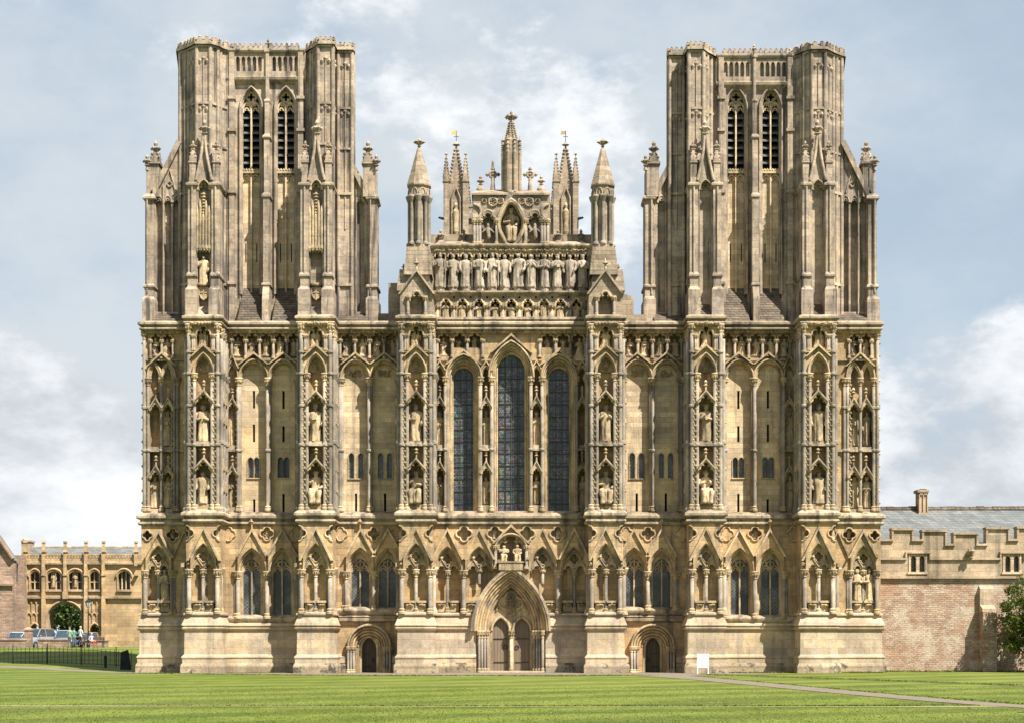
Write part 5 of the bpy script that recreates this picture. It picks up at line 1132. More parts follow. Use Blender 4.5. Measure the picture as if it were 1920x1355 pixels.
BC = [381, 592, 780, 1136, 1324, 1535]; BN = ['far left', 'second', 'third', 'fourth', 'fifth', 'far right']
up = ['stand', 'stand', 'stand', 'stand', 'stand', 'stand']; lo = ['stand', 'seated', 'seated', 'seated', 'seated', 'stand']
G1, G2 = 'large statues in the upper buttress niches', 'large statues in the lower buttress niches'
for i, c in enumerate(BC):
    b = BN[i] + ' buttress' + (' from the left' if 0 < i < 5 else '')
    statue(c, 828, 758, YUB + .28, up[i], i * 7 + 3, f'big standing robed statue in the upper canopied niche of the {b}', G1, rz=rgs.uniform(-.2, .2), wide=1.12)
    statue(c, 944, 883, YUB + .2, lo[i], i * 5 + 1, f'big {"seated" if lo[i] == "seated" else "standing"} statue in the lower canopied niche of the {b}', G2, rz=rgs.uniform(-.2, .2), wide=1.2 if lo[i] == 'stand' else 1.35)
    for d in (-4, 4): statue(c + d, 654, 620 + (2 if d > 0 else 0), YUB + .35, 'rising', i * 2 + (d > 0), f'{"left" if d < 0 else "right"} little figure under the cornice of the {b}', 'little figures at the buttress tops', wide=.8)
side = [(291, 0), (314.5, 0), (435, 1), (824.5, 2), (911.5, 3), (1006, 4), (1092, 5), (1481, 6), (1601.5, 7), (1625, 7)]
nm = ['outer left bay', '', 'slim niche right of the far left buttress', 'slim niche left of the left lancet window', 'slim niche between left and middle lancets', 'slim niche between middle and right lancets', 'slim niche right of the right lancet window', 'slim niche left of the far right buttress', 'outer right bay']
desc = {291: 'left slim niche of the outer left bay', 314.5: 'right slim niche of the outer left bay', 435: nm[2], 824.5: nm[3], 911.5: nm[4], 1006: nm[5], 1092: nm[6], 1481: nm[7], 1601.5: 'left slim niche of the outer right bay', 1625: 'right slim niche of the outer right bay'}
for i, (c, _) in enumerate(side):
    if c not in (291, 1092): statue(c, 836, 770, YU + .4, 'stand', i * 4 + 4, f'slender standing statue, upper tier, in the {desc[c]}', 'slender statues of the upper tier', rz=rgs.uniform(-.25, .25), wide=.85)
    statue(c, 952 if c not in (911.5, 1006) else 945, 892, YU + .38, 'stand', i * 3 + 2, f'slender standing statue, lower tier, in the {desc[c]}', 'slender statues of the lower tier', rz=rgs.uniform(-.25, .25), wide=.95)
fr = [('outer left bay', [292, 314]), ('bay below the left tower', [447, 473, 499, 525, 551]), ('bay left of centre', [651, 678.5, 706, 733.5]), ('middle bay', FC), ('bay right of centre', [1916 - x for x in (733.5, 706, 678.5, 651)]), ('bay below the right tower', [1916 - x for x in (551, 525, 499, 473, 447)]), ('outer right bay', [1602, 1624])]
for bay, cs in fr:
    for i, c in enumerate(cs):
        statue(c + rgs.uniform(-2, 2), 670 if not (bay == 'middle bay' and c in (862, 890, 1027, 1056)) else 656, 633 + rgs.randint(0, 4), YU + .3, 'rising', i * 3 + int(c) % 5, f'{ORD[i]} crouching figure from the left in the frieze of the {bay}', 'crouching figures in the frieze', rz=rgs.uniform(-.6, .6), wide=1.05)
for c, s in ((945, 'left'), (970, 'right')): statue(c, 1052, 1022, -.1, 'seated', 2 if s == 'left' else 5, f'{s} one of the two worn seated figures in the niche over the great door', 'worn seated pair over the great door', wide=1.35)
for c, s in ((1606.5, 'left'), (1629.5, 'right')): statue(c, 1126, 1066, .25, 'stand', 3 if s == 'left' else 7, f'{s} tall standing statue in the ground floor niche at the far right corner', 'ground floor corner statues', wide=.95)
statue(309, 1127, 1068, .28, 'stand', 5, 'lone standing statue in the ground floor niche at the far left corner', wide=.9)
for c, s, Y in ((324, 'outer left bay', .1), (1592, 'outer right bay', .1), (500.5, 'bay below the left tower', 0), (1415.5, 'bay below the right tower', 0), (928, 'middle bay, just left of the door gable', 0), (1046, 'middle bay, farthest right', 0)):
    statue(c, 1010, 990, Y + .25, 'rising', int(c) % 7, f'small carved figure in a quatrefoil of the {s}', 'small figures in the quatrefoils', wide=1.0)
for i, c in enumerate(BC):
    for d in (-26, 26):
        statue(c + d, 1011, 988, YB + .35, 'rising', i + (d > 0), f'small carved figure in the {"left" if d < 0 else "right"} corner quatrefoil of the {BN[i]} buttress{" from the left" if 0 < i < 5 else ""}', 'small figures in the quatrefoils', wide=.8)
statue(382, 534, 479, -.2, 'stand', 6, 'standing statue under the tall canopy on the left tower front', wide=1.0)
# ------------------------------------------------------------------ ground, paths
def gz(x, y):
    return 1.0 * sm((y - 13) / 22) * sm((-19 - x) / 5) + .36 * sm((-23 - x) / 9) * sm((y + 8) / 20)
def grid(name, xs, ys, mat, dz=0.0):
    V = [(x, y, gz(x, y) + dz) for y in ys for x in xs]; n = len(xs); F = [(j * n + i, j * n + i + 1, (j + 1) * n + i + 1, (j + 1) * n + i) for j in range(len(ys) - 1) for i in range(n - 1)]
    me = bpy.data.meshes.new(name); me.from_pydata(V, [], F); me.materials.append(mat); me.polygons.foreach_set('use_smooth', [True] * len(F)); o = bpy.data.objects.new(name, me); COL.objects.link(o); return o
def grass_mat():
    m, nt, bs = new_mat('mown_grass'); g = N(nt, 'ShaderNodeNewGeometry'); pos = g.outputs['Position']
    n1 = noise(nt, pos, 0.05, 4, 0.6, (1, .35, 1)); n2 = noise(nt, pos, 1.1, 6, 0.75, (1.0, 0.22, 1)); n3 = noise(nt, pos, 7.0, 6, 0.8, (1, .35, 1)); n5 = noise(nt, pos, 0.35, 5, 0.7, (.45, 1.0, 1))
    col = mixc(nt, ramp(nt, n2, 0.3, 0.7), (0.076, 0.104, 0.011), (0.122, 0.146, 0.021))
    col = mixc(nt, ramp(nt, n1, 0.4, 0.65, 0, .6), col, (0.135, 0.155, 0.032))
    col = mixc(nt, ramp(nt, n5, 0.5, 0.66, 0, .75), col, (0.056, 0.098, 0.010))
    col = mixc(nt, ramp(nt, n3, 0.55, 0.78, 0, .7), col, (0.034, 0.062, 0.008))
    mp = N(nt, 'ShaderNodeMapping'); mp.inputs['Rotation'].default_value = (0, 0, radians(20)); mp.inputs['Scale'].default_value = (.25, 1, 1); L(nt, pos, mp.inputs[0])
    wv = N(nt, 'ShaderNodeTexWave', Scale=.16, Distortion=5.0, Detail=3.0); L(nt, mp.outputs[0], wv.inputs['Vector'])
    mm = N(nt, 'ShaderNodeVectorMath', operation='SCALE'); L(nt, col, mm.inputs[0]); L(nt, ramp(nt, wv.outputs[1], 0, 1, .80, 1.2), mm.inputs[3]); col = mm.outputs[0]
    v = N(nt, 'ShaderNodeTexVoronoi', Scale=2.0); L(nt, pos, v.inputs['Vector']); n4 = noise(nt, pos, .12, 3, .6)
    lt = N(nt, 'ShaderNodeMath', operation='LESS_THAN'); L(nt, v.outputs['Distance'], lt.inputs[0]); lt.inputs[1].default_value = .09
    mu = N(nt, 'ShaderNodeMath', operation='MULTIPLY'); L(nt, lt.outputs[0], mu.inputs[0]); L(nt, ramp(nt, n4, .5, .62), mu.inputs[1])
    col = mixc(nt, mu.outputs[0], col, (0.55, 0.55, 0.42))
    L(nt, col, bs.inputs['Base Color']); bs.inputs['Roughness'].default_value = .85
    bp = N(nt, 'ShaderNodeBump', Strength=.6, Distance=.08); L(nt, n3, bp.inputs['Height']); L(nt, bp.outputs[0], bs.inputs['Normal']); return m
def gravel_mat(name, c):
    m, nt, bs = new_mat(name); g = N(nt, 'ShaderNodeNewGeometry'); n = noise(nt, g.outputs['Position'], 3.0, 6, .75); n2 = noise(nt, g.outputs['Position'], .5, 4, .6)
    col = mixc(nt, ramp(nt, n, .3, .7), tuple(x * .8 for x in c), tuple(x * 1.15 for x in c)); col = mixc(nt, ramp(nt, n2, .5, .7, 0, .5), col, (c[0] * .75, c[1] * .75, c[2] * .7)); L(nt, col, bs.inputs['Base Color']); return m
GR = grass_mat(); GV = gravel_mat('path_gravel', (0.17, 0.142, 0.11)); GE = gravel_mat('bare_earth_edge', (0.13, 0.12, 0.055))
xs = [-400, -200, -120, -80, -60, -50] + [-46 + i * 1.0 for i in range(30)] + [-15, -5, 5, 15, 30, 50, 80, 120, 200, 400]
ys = [-120, -100, -75, -60, -40, -25, -15] + [-10 + i * 1.5 for i in range(36)] + [48, 60, 80, 120, 200, 400, 900]
tag(grid('lawn', xs, ys, GR), kind='structure')
def strip(name, pts, mat, dz):
    vs = []
    for i, (x, y, w) in enumerate(pts):
        a = pts[max(0, i - 1)]; b = pts[min(len(pts) - 1, i + 1)]; tx, ty = b[0] - a[0], b[1] - a[1]; l = sqrt(tx * tx + ty * ty); nx, ny = -ty / l, tx / l
        vs += [(x + nx * w / 2, y + ny * w / 2), (x - nx * w / 2, y - ny * w / 2)]
    V = [(x, y, gz(x, y) + dz) for x, y in vs]; F = [(2 * i, 2 * i + 1, 2 * i + 3, 2 * i + 2) for i in range(len(pts) - 1)]
    me = bpy.data.meshes.new(name); me.from_pydata(V, [], F); me.materials.append(mat); o = bpy.data.objects.new(name, me); COL.objects.link(o); return tag(o, kind='structure')
def smooth(pts, k=6):
    out = []
    for i in range(len(pts) - 1):
        p0, p1, p2, p3 = pts[max(0, i - 1)], pts[i], pts[i + 1], pts[min(len(pts) - 1, i + 2)]
        for j in range(k):
            t = j / k; out.append(tuple(.5 * (2 * b + (c - a) * t + (2 * a - 5 * b + 4 * c - d) * t * t + (3 * b - a - 3 * c + d) * t ** 3) for a, b, c, d in zip(p0, p1, p2, p3)))
    return out + [pts[-1]]
strip('forecourt_path', smooth([(-23.5, -.5, 1.6), (-19, -3.4, 2.6), (-8, -4.4, 7.2), (0, -4.6, 8.6), (8, -4.4, 7.6), (12, -4, 5), (16, -3.3, 1.2)]), GV, .008)
strip('side_path', smooth([(-22, -1.6, 1.8), (-25, .4, 1.9), (-30, 3.6, 2.0), (-36, 7.0, 2.2), (-48, 12, 2.4)]), GV, .012)
strip('lawn_path', smooth([(8.0, -5.5, 5.0), (9.3, -14, 2.4), (10.8, -25, 1.8), (13.1, -42, 1.5), (15, -51.5, 1.3), (18.5, -60, 1.3)]), GV, .016)
strip('trodden_edge_path', smooth([(11.2, -6, .5), (15, -14.5, .7), (18.8, -22, .7), (22, -29.6, .8), (27, -40, .8)]), GE, .012)
strip('cross_path', smooth([(-40, -50.8, .9), (-15.5, -51.2, 1.0), (-10, -51.4, .5), (0, -51.8, .4), (10, -51.9, .45), (13, -51.6, 1.1), (15, -51.3, 1.2)]), gravel_mat('trodden_grass_path', (.22, .20, .10)), .010)
# tufts of longer grass along the path edges, too many to count
tf = MB('leaf_bright'); rg = random.Random(9)
M['tuft'] = leaf('grass_tuft', (0.085, 0.125, 0.014), (0.15, 0.175, 0.03)); tf.use('tuft')
def tufts(pts, n, spread, h):
    for _ in range(n):
        i = rg.randrange(len(pts) - 1); t = rg.random(); x = pts[i][0] * (1 - t) + pts[i + 1][0] * t + rg.gauss(0, spread); y = pts[i][1] * (1 - t) + pts[i + 1][1] * t + rg.gauss(0, spread)
        a = rg.uniform(0, pi); hh = h * rg.uniform(.4, 1.2); z = gz(x, y); w = rg.uniform(.03, .08)
        tf.add([(x - cos(a) * w, y - sin(a) * w, z - .01), (x + cos(a) * w, y + sin(a) * w, z - .01), (x + rg.uniform(-.1, .1), y + rg.uniform(-.1, .1), z + hh)], [(0, 1, 2)])
tufts(smooth([(-30, -50.3), (0, -51.3), (14, -51.0)]), 2600, .10, .045)
tufts([(-22, -3), (-10, -8.6), (0, -9.2), (8, -8.6)], 2600, .22, .06)
tufts([(12.5, -.9 - 1.2), (18, -1.0), (22.6, -.7)], 900, .15, .10); tufts([(-17, -2.9), (-12.7, -1.0), (-10, -2.8)], 300, .15, .06)
tufts(smooth([(11.2, -5.6), (15, -14), (18.8, -21.5), (22, -29)]), 2400, .2, .06)
tufts([(22.6, 2.4), (36, 2.4)], 900, .15, .12); tufts(smooth([(10, -10), (11.9, -25), (14.2, -42), (16, -51)]), 1600, .10, .045)
for _ in range(60000):                              # single blades over the near lawn
    y = -64 + 34 * rg.random() ** 1.5; x = rg.uniform(-1, 1) * (100 + y) * .335; a = rg.uniform(0, pi); w = rg.uniform(.006, .014) * 1.6; hh = rg.uniform(.010, .030)
    tf.add([(x - cos(a) * w, y - sin(a) * w, -.005), (x + cos(a) * w, y + sin(a) * w, -.005), (x + rg.uniform(-.04, .04), y + rg.uniform(-.04, .04), hh)], [(0, 1, 2)])
tag(tf.build('edge_grass'), 'short grass blades over the near lawn and along its edges', 'grass', kind='stuff')

# ------------------------------------------------------------------ trees
def tree(name, label, x, y, z0, H_, R, mat, n, leafs, seed, low=.25, group=None, sq=.85):
    rg = random.Random(seed); root = empty(name, label, 'tree', (x, y, z0), group=group)
    t = MB('bark'); hb = H_ * low
    t.tube([(0, 0, -.2), (.03, .02, hb * .5), (0, 0, hb), (.1, 0, H_ * .55), (0, .1, H_ * .85)], [R * .1, R * .075, R * .065, R * .045, R * .01], 9)
    for k in range(9):
        a = k * 2.4 + rg.random(); zz = hb + (H_ * .55) * k / 9; r = R * rg.uniform(.5, .8)
        t.tube([(0, 0, zz), (cos(a) * r * .5, sin(a) * r * .5, zz + r * .35), (cos(a) * r, sin(a) * r, zz + r * .75)], [R * .04, R * .025, R * .008], 6)
    t.build('trunk', root); c = MB(mat); hc = H_ - hb
    for _ in range(n):
        u = rg.uniform(-1, 1); a = rg.uniform(0, 2 * pi); rr = (rg.random() ** .4); s = sqrt(1 - u * u)
        cx, cy, cz = cos(a) * s * R * rr, sin(a) * s * R * rr, hb + hc * .5 + u * hc * .5 * rr
        cr = R * rg.uniform(.14, .3)
        for _ in range(leafs):
            d = Vector((rg.gauss(0, 1), rg.gauss(0, 1), rg.gauss(0, .8))).normalized() * cr * rg.random() ** .5
            p = Vector((cx, cy, cz)) + d; l = rg.uniform(.06, .13) * sq; u1 = Vector((rg.gauss(0, 1), rg.gauss(0, 1), rg.gauss(0, 1))).normalized(); v1 = u1.cross(Vector((rg.gauss(0, 1), rg.gauss(0, 1), rg.gauss(0, 1)))).normalized() * .6
            c.add([tuple(p - u1 * l), tuple(p + v1 * l), tuple(p + u1 * l), tuple(p - v1 * l)], [(0, 1, 2, 3)])
    c.build('crown', root); return root
tree('young_tree', 'bright green leafy tree at the right edge in front of the rubble wall', wx(1938, .3), .3, 0, 5.9, 2.0, 'leaf_bright', 150, 95, 3, .08)
tree('tree', 'dense tree framed by the great arch of the gatehouse', -44.5, 72, 1.0, 7.8, 5.0, 'leaf_dark', 220, 110, 5, .1, sq=1.7)
tree('tree', 'darker tree behind the archway, right of the dense one', -39.5, 76, 1.0, 7.6, 5.0, 'leaf_dark', 200, 110, 6, .1, sq=1.7)

tree('tree', 'broad tree closing the view far behind the gatehouse arch', -44, 86, 1.0, 8.2, 7.0, 'leaf_dark', 220, 100, 8, .06, sq=2.2)

# ------------------------------------------------------------------ gatehouse range at the left
YGt = 50.0; ZG = .6
gt = empty('gatehouse', 'golden stone gatehouse range with a wide carriage arch and pinnacled parapet', 'gatehouse', (wx(140, YGt), YGt, ZG))
gt_off = Vector(gt.location)
def gchild(mb, name, par=gt):
    o = mb.build(name, par)
    if par is gt: o.location = -gt_off
    return o
w = MB('gate')
w.ext([(40, 1235), (40, 1055), (282, 1055), (282, 1235)], YGt, YGt + .7, [archhole(122, 33, 1158, 1128, 1234, 9), archhole(65, 9.5, 1182, 1169, 1234, 5), archhole(177.5, 9.5, 1182, 1169, 1234, 5)] + [archhole(c, h, 1080, 1070, 1104, 5) for c, h in ((65, 8.7), (101, 12.5), (141, 12.5), (177, 8.7), (232.5, 11.5))])
w.pb(40, 89, 1055, 1112, YGt + .72, YGt + 5); w.pb(40, 282, 1055, 1112, YGt + .9, YGt + 6); w.pb(186, 282, 1112, 1235, YGt + .9, YGt + 6)
x0, x1 = wx(40, YGt), wx(89, YGt); w.box(wx(75, YGt), wx(89, YGt), YGt + .75, YGt + 2.2, ZG - .3, wz(1112, YGt)); w.box(wx(155, YGt), wx(168.5, YGt), YGt + .75, YGt + 2.2, ZG - .3, wz(1112, YGt)); w.box(wx(40, YGt), wx(56, YGt), YGt + .75, YGt + 2.2, ZG - .3, wz(1112, YGt))
WG = gchild(w, 'wall')
s = MB('gate'); s.use('cloister'); s.pb(38, 284, 1117, 1121, YGt - .3, YGt + .1); s.pb(38, 284, 1054, 1057, YGt - .3, YGt + .1); gchild(s, 'string_course', WG)
s = MB('gate')
for a, b in ((49, 78), (83, 119), (124, 158), (163, 192), (196, 252), (256, 284)):
    n = max(2, int((b - a) / 5.2)); st = (b - a) / n; s.pb(a, b, 1046, 1055, YGt - .1, YGt + .25); s.pb(a, b, 1038.5, 1040.5, YGt - .12, YGt + .25)
    for k in range(n + 1): s.pb(a + k * st - .9, a + k * st + .9, 1036.5, 1047, YGt - .1, YGt + .25)
    for k in range(n): s.ptube([(a + k * st, 1046), (a + (k + .5) * st, 1041), (a + (k + 1) * st, 1046)], YGt, .09, 5)
gchild(s, 'parapet', WG)
for px in (46, 80.5, 121, 160, 193, 254):
    p = MB('gate'); p.pb(px - 2.6, px + 2.6, 1028, 1118 if px != 254 else 1060, YGt - .45, YGt + .2); p.pb(px - 3.6, px + 3.6, 1031, 1034, YGt - .55, YGt + .25); p.pb(px - 3.3, px + 3.3, 1075, 1078, YGt - .55, YGt)
    p.pb(px - 2, px + 2, 1016, 1029, YGt - .35, YGt + .05); p.pb(px - 2.6, px + 2.6, 1013.5, 1017, YGt - .4, YGt + .1)
    if px != 254: p.pb(px - 3, px + 3, 1118, 1222, YGt - .55, YGt + .1) if px in (46, 80.5, 160, 193) else p.pb(px - 4, px + 4, 1108, 1122, YGt - .6, YGt)
    gchild(p, 'pinnacled_pier')
for c, h, st in ((65, 8.7, 0), (101, 12.5, 1), (141, 12.5, 1), (177, 8.7, 0), (232.5, 11.5, 2)):
    f = MB('gate'); f.band(archhole(c, h + 2, 1079, 1068, 1105, 5), archhole(c, h, 1080, 1070, 1104, 5), YGt - .12, YGt + .1); f.ptube(arch(c, h + 3.4, 1080, 1065.5, 6), YGt - .15, .09, 5); f.use('panel')
    ms = (c,) if st == 0 else ((c - 4.4, c + 4.4) if st == 1 else (c - 3.8, c + 3.8))
    for m_ in ms: f.pb(m_ - .8, m_ + .8, 1071, 1104, YGt + .25, YGt + .45)
    if st < 2: f.pb(c - h, c + h, 1089.5, 1091, YGt + .25, YGt + .45)
    if st == 1: f.pb(c - 4.4, c + 4.4, 1070, 1104, YGt + .3, YGt + .6)
    f.use('cloister'); f.pb(c - h - 3, c + h + 3, 1104.5, 1108, YGt - .2, YGt + .2); fw = gchild(f, 'window'); g = MB('lattice'); g.pb(c - h, c + h, 1069, 1104.5, YGt + .62, YGt + .66); gg = g.build('pane', fw)
a = MB('gate'); orders(a, 122, 35.5, 1158, 1125, YGt - .1, 3, 1.6, .2, .09, 1232); gchild(a, 'carriage_arch')
a = MB('gate')
for x0, x1 in ((50, 77), (164, 190)):
    for k in range(4): x = x0 + (x1 - x0) * k / 3; a.pb(x - .6, x + .6, 1123, 1168, YGt - .12, YGt + .05)
    for y in (1127, 1150):
        for k in range(3): a.ptube(arch(x0 + (x1 - x0) * (k + .5) / 3, 4, y + 3, y - 2, 4), YGt - .05, .08, 5)
a.pb(48, 79, 1122, 1124, YGt - .15, YGt); a.pb(163, 191, 1122, 1124, YGt - .15, YGt)
for c in (65, 177.5): a.ptube(arch(c, 10.5, 1182, 1167, 6), YGt - .06, .1, 5)
gchild(a, 'blind_tracery', WG)
r = MB('slate'); zt, ze = wz(1025, YGt + 3), wz(1042, YGt + .4); xa, xb = wx(40, YGt), wx(290, YGt); r.add([(xa, YGt + .3, ze - .4), (xb, YGt + .3, ze - .4), (xb, YGt + 3.2, zt), (xa, YGt + 3.2, zt), (xb, YGt + 6.2, ze - .4), (xa, YGt + 6.2, ze - .4)], [(0, 1, 2, 3), (3, 2, 4, 5)]); r.use('cloister'); r.tube([(xa, YGt + 3.2, zt), (xb, YGt + 3.2, zt)], .12, 5); gchild(r, 'roof')
c_ = MB('cloister'); c_.pb(40, 56, 1014, 1045, YGt + 2, YGt + 3.4); c_.pb(39, 57, 1012, 1015, YGt + 1.9, YGt + 3.5); c_.lathe(wx(43.5, YGt + 2), YGt + 2.7, [(.3, wz(1012, YGt + 2)), (.25, wz(1008, YGt + 2))], 8); gchild(c_, 'chimney')
for c in (101, 141): statue(c, 1100, 1073, YGt + .15, 'stand', 2 if c == 101 else 5, f'worn statue in the middle of the {"left" if c == 101 else "right"} wide gatehouse window', 'statues on the gatehouse', wide=.8)

# ------------------------------------------------------------------ brick house at the far left edge
hs = empty('brick_house', 'pinkish stone house with steep gable cut by the left edge', 'house', (wx(5, 44), 44, 1.0)); ho = Vector(hs.location)
def hchild(mb, n, par=hs):
    o = mb.build(n, par)
    if par is hs: o.location = -ho
    return o
h = MB('rubble'); h.ext([(-60, 1235), (-60, 1040), (-20, 984), (24.5, 1047), (24.5, 1235)], 44, 45.0, [], 44); h.pb(22, 45, 1040, 1235, 47.5, 48.2); HW = hchild(h, 'wall')
for c, yt in ((1, 1180), (10, 1162)): 
    d = MB('dark'); d.pb(c - 2, c + 2, yt, yt + 9, 43.96, 44.1); hchild(d, 'window', HW)
r = MB('rooftile'); r.tube([(wx(-20, 44), 43.8, wz(982, 44)), (wx(25.5, 44), 43.8, wz(1047.5, 44))], .22, 5); r.use('slate'); xr, zr, xe, ze = wx(-20, 44), wz(982, 44), wx(27, 44), wz(1050, 44); r.add([(xr, 43.8, zr), (xe, 43.8, ze), (xe, 45.2, ze), (xr, 45.2, zr)], [(0, 1, 2, 3)])
r.use('rooftile'); r.add([(wx(-60, 42), 42.35, wz(1093, 42)), (wx(25, 42), 42.35, wz(1094, 42)), (wx(22, 44), 44.0, wz(1080, 44)), (wx(-60, 44), 44, wz(1066, 44)), (wx(-60, 42), 42.35, wz(1096, 42)), (wx(25, 42), 42.35, wz(1097, 42))], [(0, 1, 2, 3), (4, 5, 1, 0)]); hchild(r, 'roof')
p = MB('iron'); p.tube([(wx(30, 47), 47.3, wz(1058, 47)), (wx(30, 47), 47.3, wz(1088, 47)), (wx(22.5, 44), 43.9, wz(1092, 44)), (wx(22.5, 44), 43.9, wz(1222, 44))], .07, 6); p.pb(28.5, 31.5, 1055, 1060, 47.1, 47.5); hchild(p, 'drainpipe')
h = MB('rubble'); h.pb(-60, 22, 1092, 1235, 42.6, 43.9); hchild(h, 'porch_wall')

# ------------------------------------------------------------------ low walls, fence, lamp
def simple(name, label, cat, mb, group=None): return tag(mb.build(name, None, None), label, cat, group)
def lowwall(px0, px1, yt, Y, mat, label, seed):
    rg = random.Random(seed); m = MB(mat); x0, x1 = wx(px0, Y), wx(px1, Y); zt = wz(yt, Y); zb = gz((x0 + x1) / 2, Y) - .5; m.box(x0, x1, Y, Y + .5, zb, zt - .12); x = x0 - .05
    while x < x1 - .1: l = min(rg.uniform(.5, .9), x1 + .05 - x); m.rings([(x, x + l - .015, Y - .06, Y + .56, zt - .12), (x, x + l - .015, Y - .06, Y + .56, zt - .04 + rg.uniform(-.02, .03)), (x + .03, x + l - .04, Y + .05, Y + .45, zt + rg.uniform(-.01, .04))]); x += l
    return simple('low_wall', label, 'wall', m)
lowwall(71, 131, 1197, 40, 'rubble', 'low pinkish stone wall in front of the parked cars', 1)
lowwall(-60, 49, 1197, 39, 'rubble', 'low dark stone wall at the left edge before the dark blue car', 2)
lowwall(160, 201, 1199, 43, 'rubble', 'short low stone wall behind the bench', 3)
m = MB('rubble'); x = wx(53.5, 39.5); z = gz(x, 39.5); m.box(x - .28, x + .28, 39.2, 39.8, z - .4, z + 1.45); m.rings([(x - .34, x + .34, 39.14, 39.86, z + 1.45), (x - .34, x + .34, 39.14, 39.86, z + 1.55), (x - .08, x + .08, 39.4, 39.6, z + 1.72)]); simple('gate_pier', 'square stone gate pier between the two low walls', 'pier', m)
F = empty('iron_railing', 'black iron railing running along the path left of the cathedral', 'railing', (0, 0, 0)); F.location = (wx(130, 12), 12, gz(wx(130, 12), 12)); fo = Vector(F.location)
pk = MB('iron'); xa, xb = wx(-40, 12), wx(261, 12); n = int((xb - xa) / .29)
for k in range(n): x = xa + k * .29; z = gz(x, 12); pk.tube([(x, 12, z + .04), (x, 12, z + 1.12), (x, 12, z + 1.2)], [.019, .019, .004], 5)
o = pk.build('picket_row', F); o.location = -fo
for zr in (.12, 1.02): r = MB('iron'); r.tube([(xa + k * 1.0, 12, gz(xa + k, 12) + zr) for k in range(int(xb - xa) + 1)], .018, 5); o = r.build('rail', F); o.location = -fo
x = xa
while x < xb: r = MB('iron'); z = gz(x, 12); r.tube([(x, 12, z - .1), (x, 12, z + 1.25)], .035, 6, cap=True); r.blob(x, 12, z + 1.32, .05, .05, .08); o = r.build('post', F); o.location = -fo; x += 2.35
lx, ly = wx(165.5, 41), 41.0; z = gz(lx, ly); La = empty('street_lamp', 'black iron lamp post with a glass lantern before the gatehouse', 'lamp', (lx, ly, z))
p = MB('iron'); p.lathe(0, 0, [(.16, 0), (.16, .25), (.1, .35), (.1, .9), (.06, 1.0), (.045, 3.1), (.07, 3.15), (.04, 3.2), (.03, 3.42)], 10); p.tube([(-.28, 0, 3.0), (.28, 0, 3.0)], .02, 6); p.build('post', La)
p = MB('iron'); p.lathe(0, 0, [(.1, 3.42), (.12, 3.44)], 6); p.lathe(0, 0, [(.28, 3.9), (.3, 3.93), (.1, 4.1), (.06, 4.13), (.06, 4.2), (.02, 4.3)], 6, False)
for k in range(6): a = k * pi / 3; p.tube([(.11 * cos(a), .11 * sin(a), 3.44), (.27 * cos(a), .27 * sin(a), 3.9)], .014, 4)
lt = p.build('lantern', La); M['lampglass'] = plain('lantern_glass', (.45, .47, .46), .15, .5); g = MB('lampglass'); g.lathe(0, 0, [(.1, 3.45), (.255, 3.89)], 6, False); g.build('glass', lt)

# slab, bollard, notice board
m = MB('headstone'); x, y = wx(236, 7), 7.0; z = gz(x, y); m.ext([(-.36, -.2), (-.32, 1.1), (-.27, 1.16), (.10, 1.3), (.15, 1.27), (.38, -.2)], -.09, .09, world=True, back=True)
o = m.build('standing_slab'); o.location = (x, y, z); tag(o, 'dark leaning slate slab standing on the grass by the railing', 'standing stone')
m = MB('iron'); x, y = wx(197.5, 9), 9.0; z = gz(x, y); m.lathe(0, 0, [(.1, -.1), (.1, .6), (.14, .62), (.14, .68), (.1, .7), (.1, .8), (.05, .84)], 10); o = m.build('bollard'); o.location = (x, y, z); tag(o, 'short black bollard behind the railing near the slab', 'bollard')
nb = empty('notice_board', 'white notice board on two legs beside the fifth buttress', 'notice board', (wx(1318, -4.6), -4.6, .01))
m = MB('white'); [m.box(sx * .31 - .025, sx * .31 + .025, -.03, .03, 0, 1.18) for sx in (-1, 1)]; m.box(-.335, .335, -.035, .035, 1.1, 1.16); m.build('frame', nb)
m = MB('white'); m.box(-.285, .285, -.02, .02, .36, 1.09); pn = m.build('panel', nb)
m = MB('ink'); [m.box(.03 + a, .17 + b, -.026, -.021, z, z + .022) for a, b, z in ((0, 0, .93), (.0, .02, .86))]; m.build('lettering', pn)

# ------------------------------------------------------------------ cloister range at the right
YR = 3.0
cl = empty('cloister_building', 'long cloister range with battlements, slate roof and red rubble wall below', 'cloister', (wx(1790, YR), YR, 0)); co = Vector(cl.location)
def cchild(mb, n, par=cl):
    o = mb.build(n, par)
    if par is cl: o.location = -co
    return o
xE = 2080
w = MB('rubblewall'); w.pb(1635, xE, 1080, 1275, YR, YR + 8); Wc = cchild(w, 'rubble_wall')
b = MB('cloister'); YB2 = YR - .05
cren = [(1635, 1012.5), (1674, 1012.5), (1674, 992), (1711.6, 992), (1711.6, 1012.5), (1731, 1012.5), (1731, 995), (1774, 995), (1774, 1021), (1790, 1021), (1790, 1000), (1833, 1000), (1833, 1021), (1851, 1021), (1851, 990), (1892, 990), (1892, 1012), (1909, 1012), (1909, 989), (1950, 989), (1950, 1012), (1968, 1012), (1968, 990), (2010, 990), (2010, 1012), (xE, 1012)]
wc = [1721, 1898]
hl = [archhole(c + d * 8, 5.2, 1047, 1041, 1071, 4) for c in wc for d in (-1, 1)]
b.ext([(1635, 1082)] + cren + [(xE, 1082)], YB2, YR + .5, hl, back=True); Pc = cchild(b, 'parapet_wall')
s = MB('cloister')
for (xa, ya), (xb, yb) in zip(cren, cren[1:]):
    if abs(ya - yb) < .1: s.pb(xa - 2, xb + 2, ya - 3, ya + 1, YB2 - .14, YR + .6)
    else: s.pb(xa - 1.8, xa + 1.8, min(ya, yb) + 1, max(ya, yb), YB2 - .1, YR + .5)
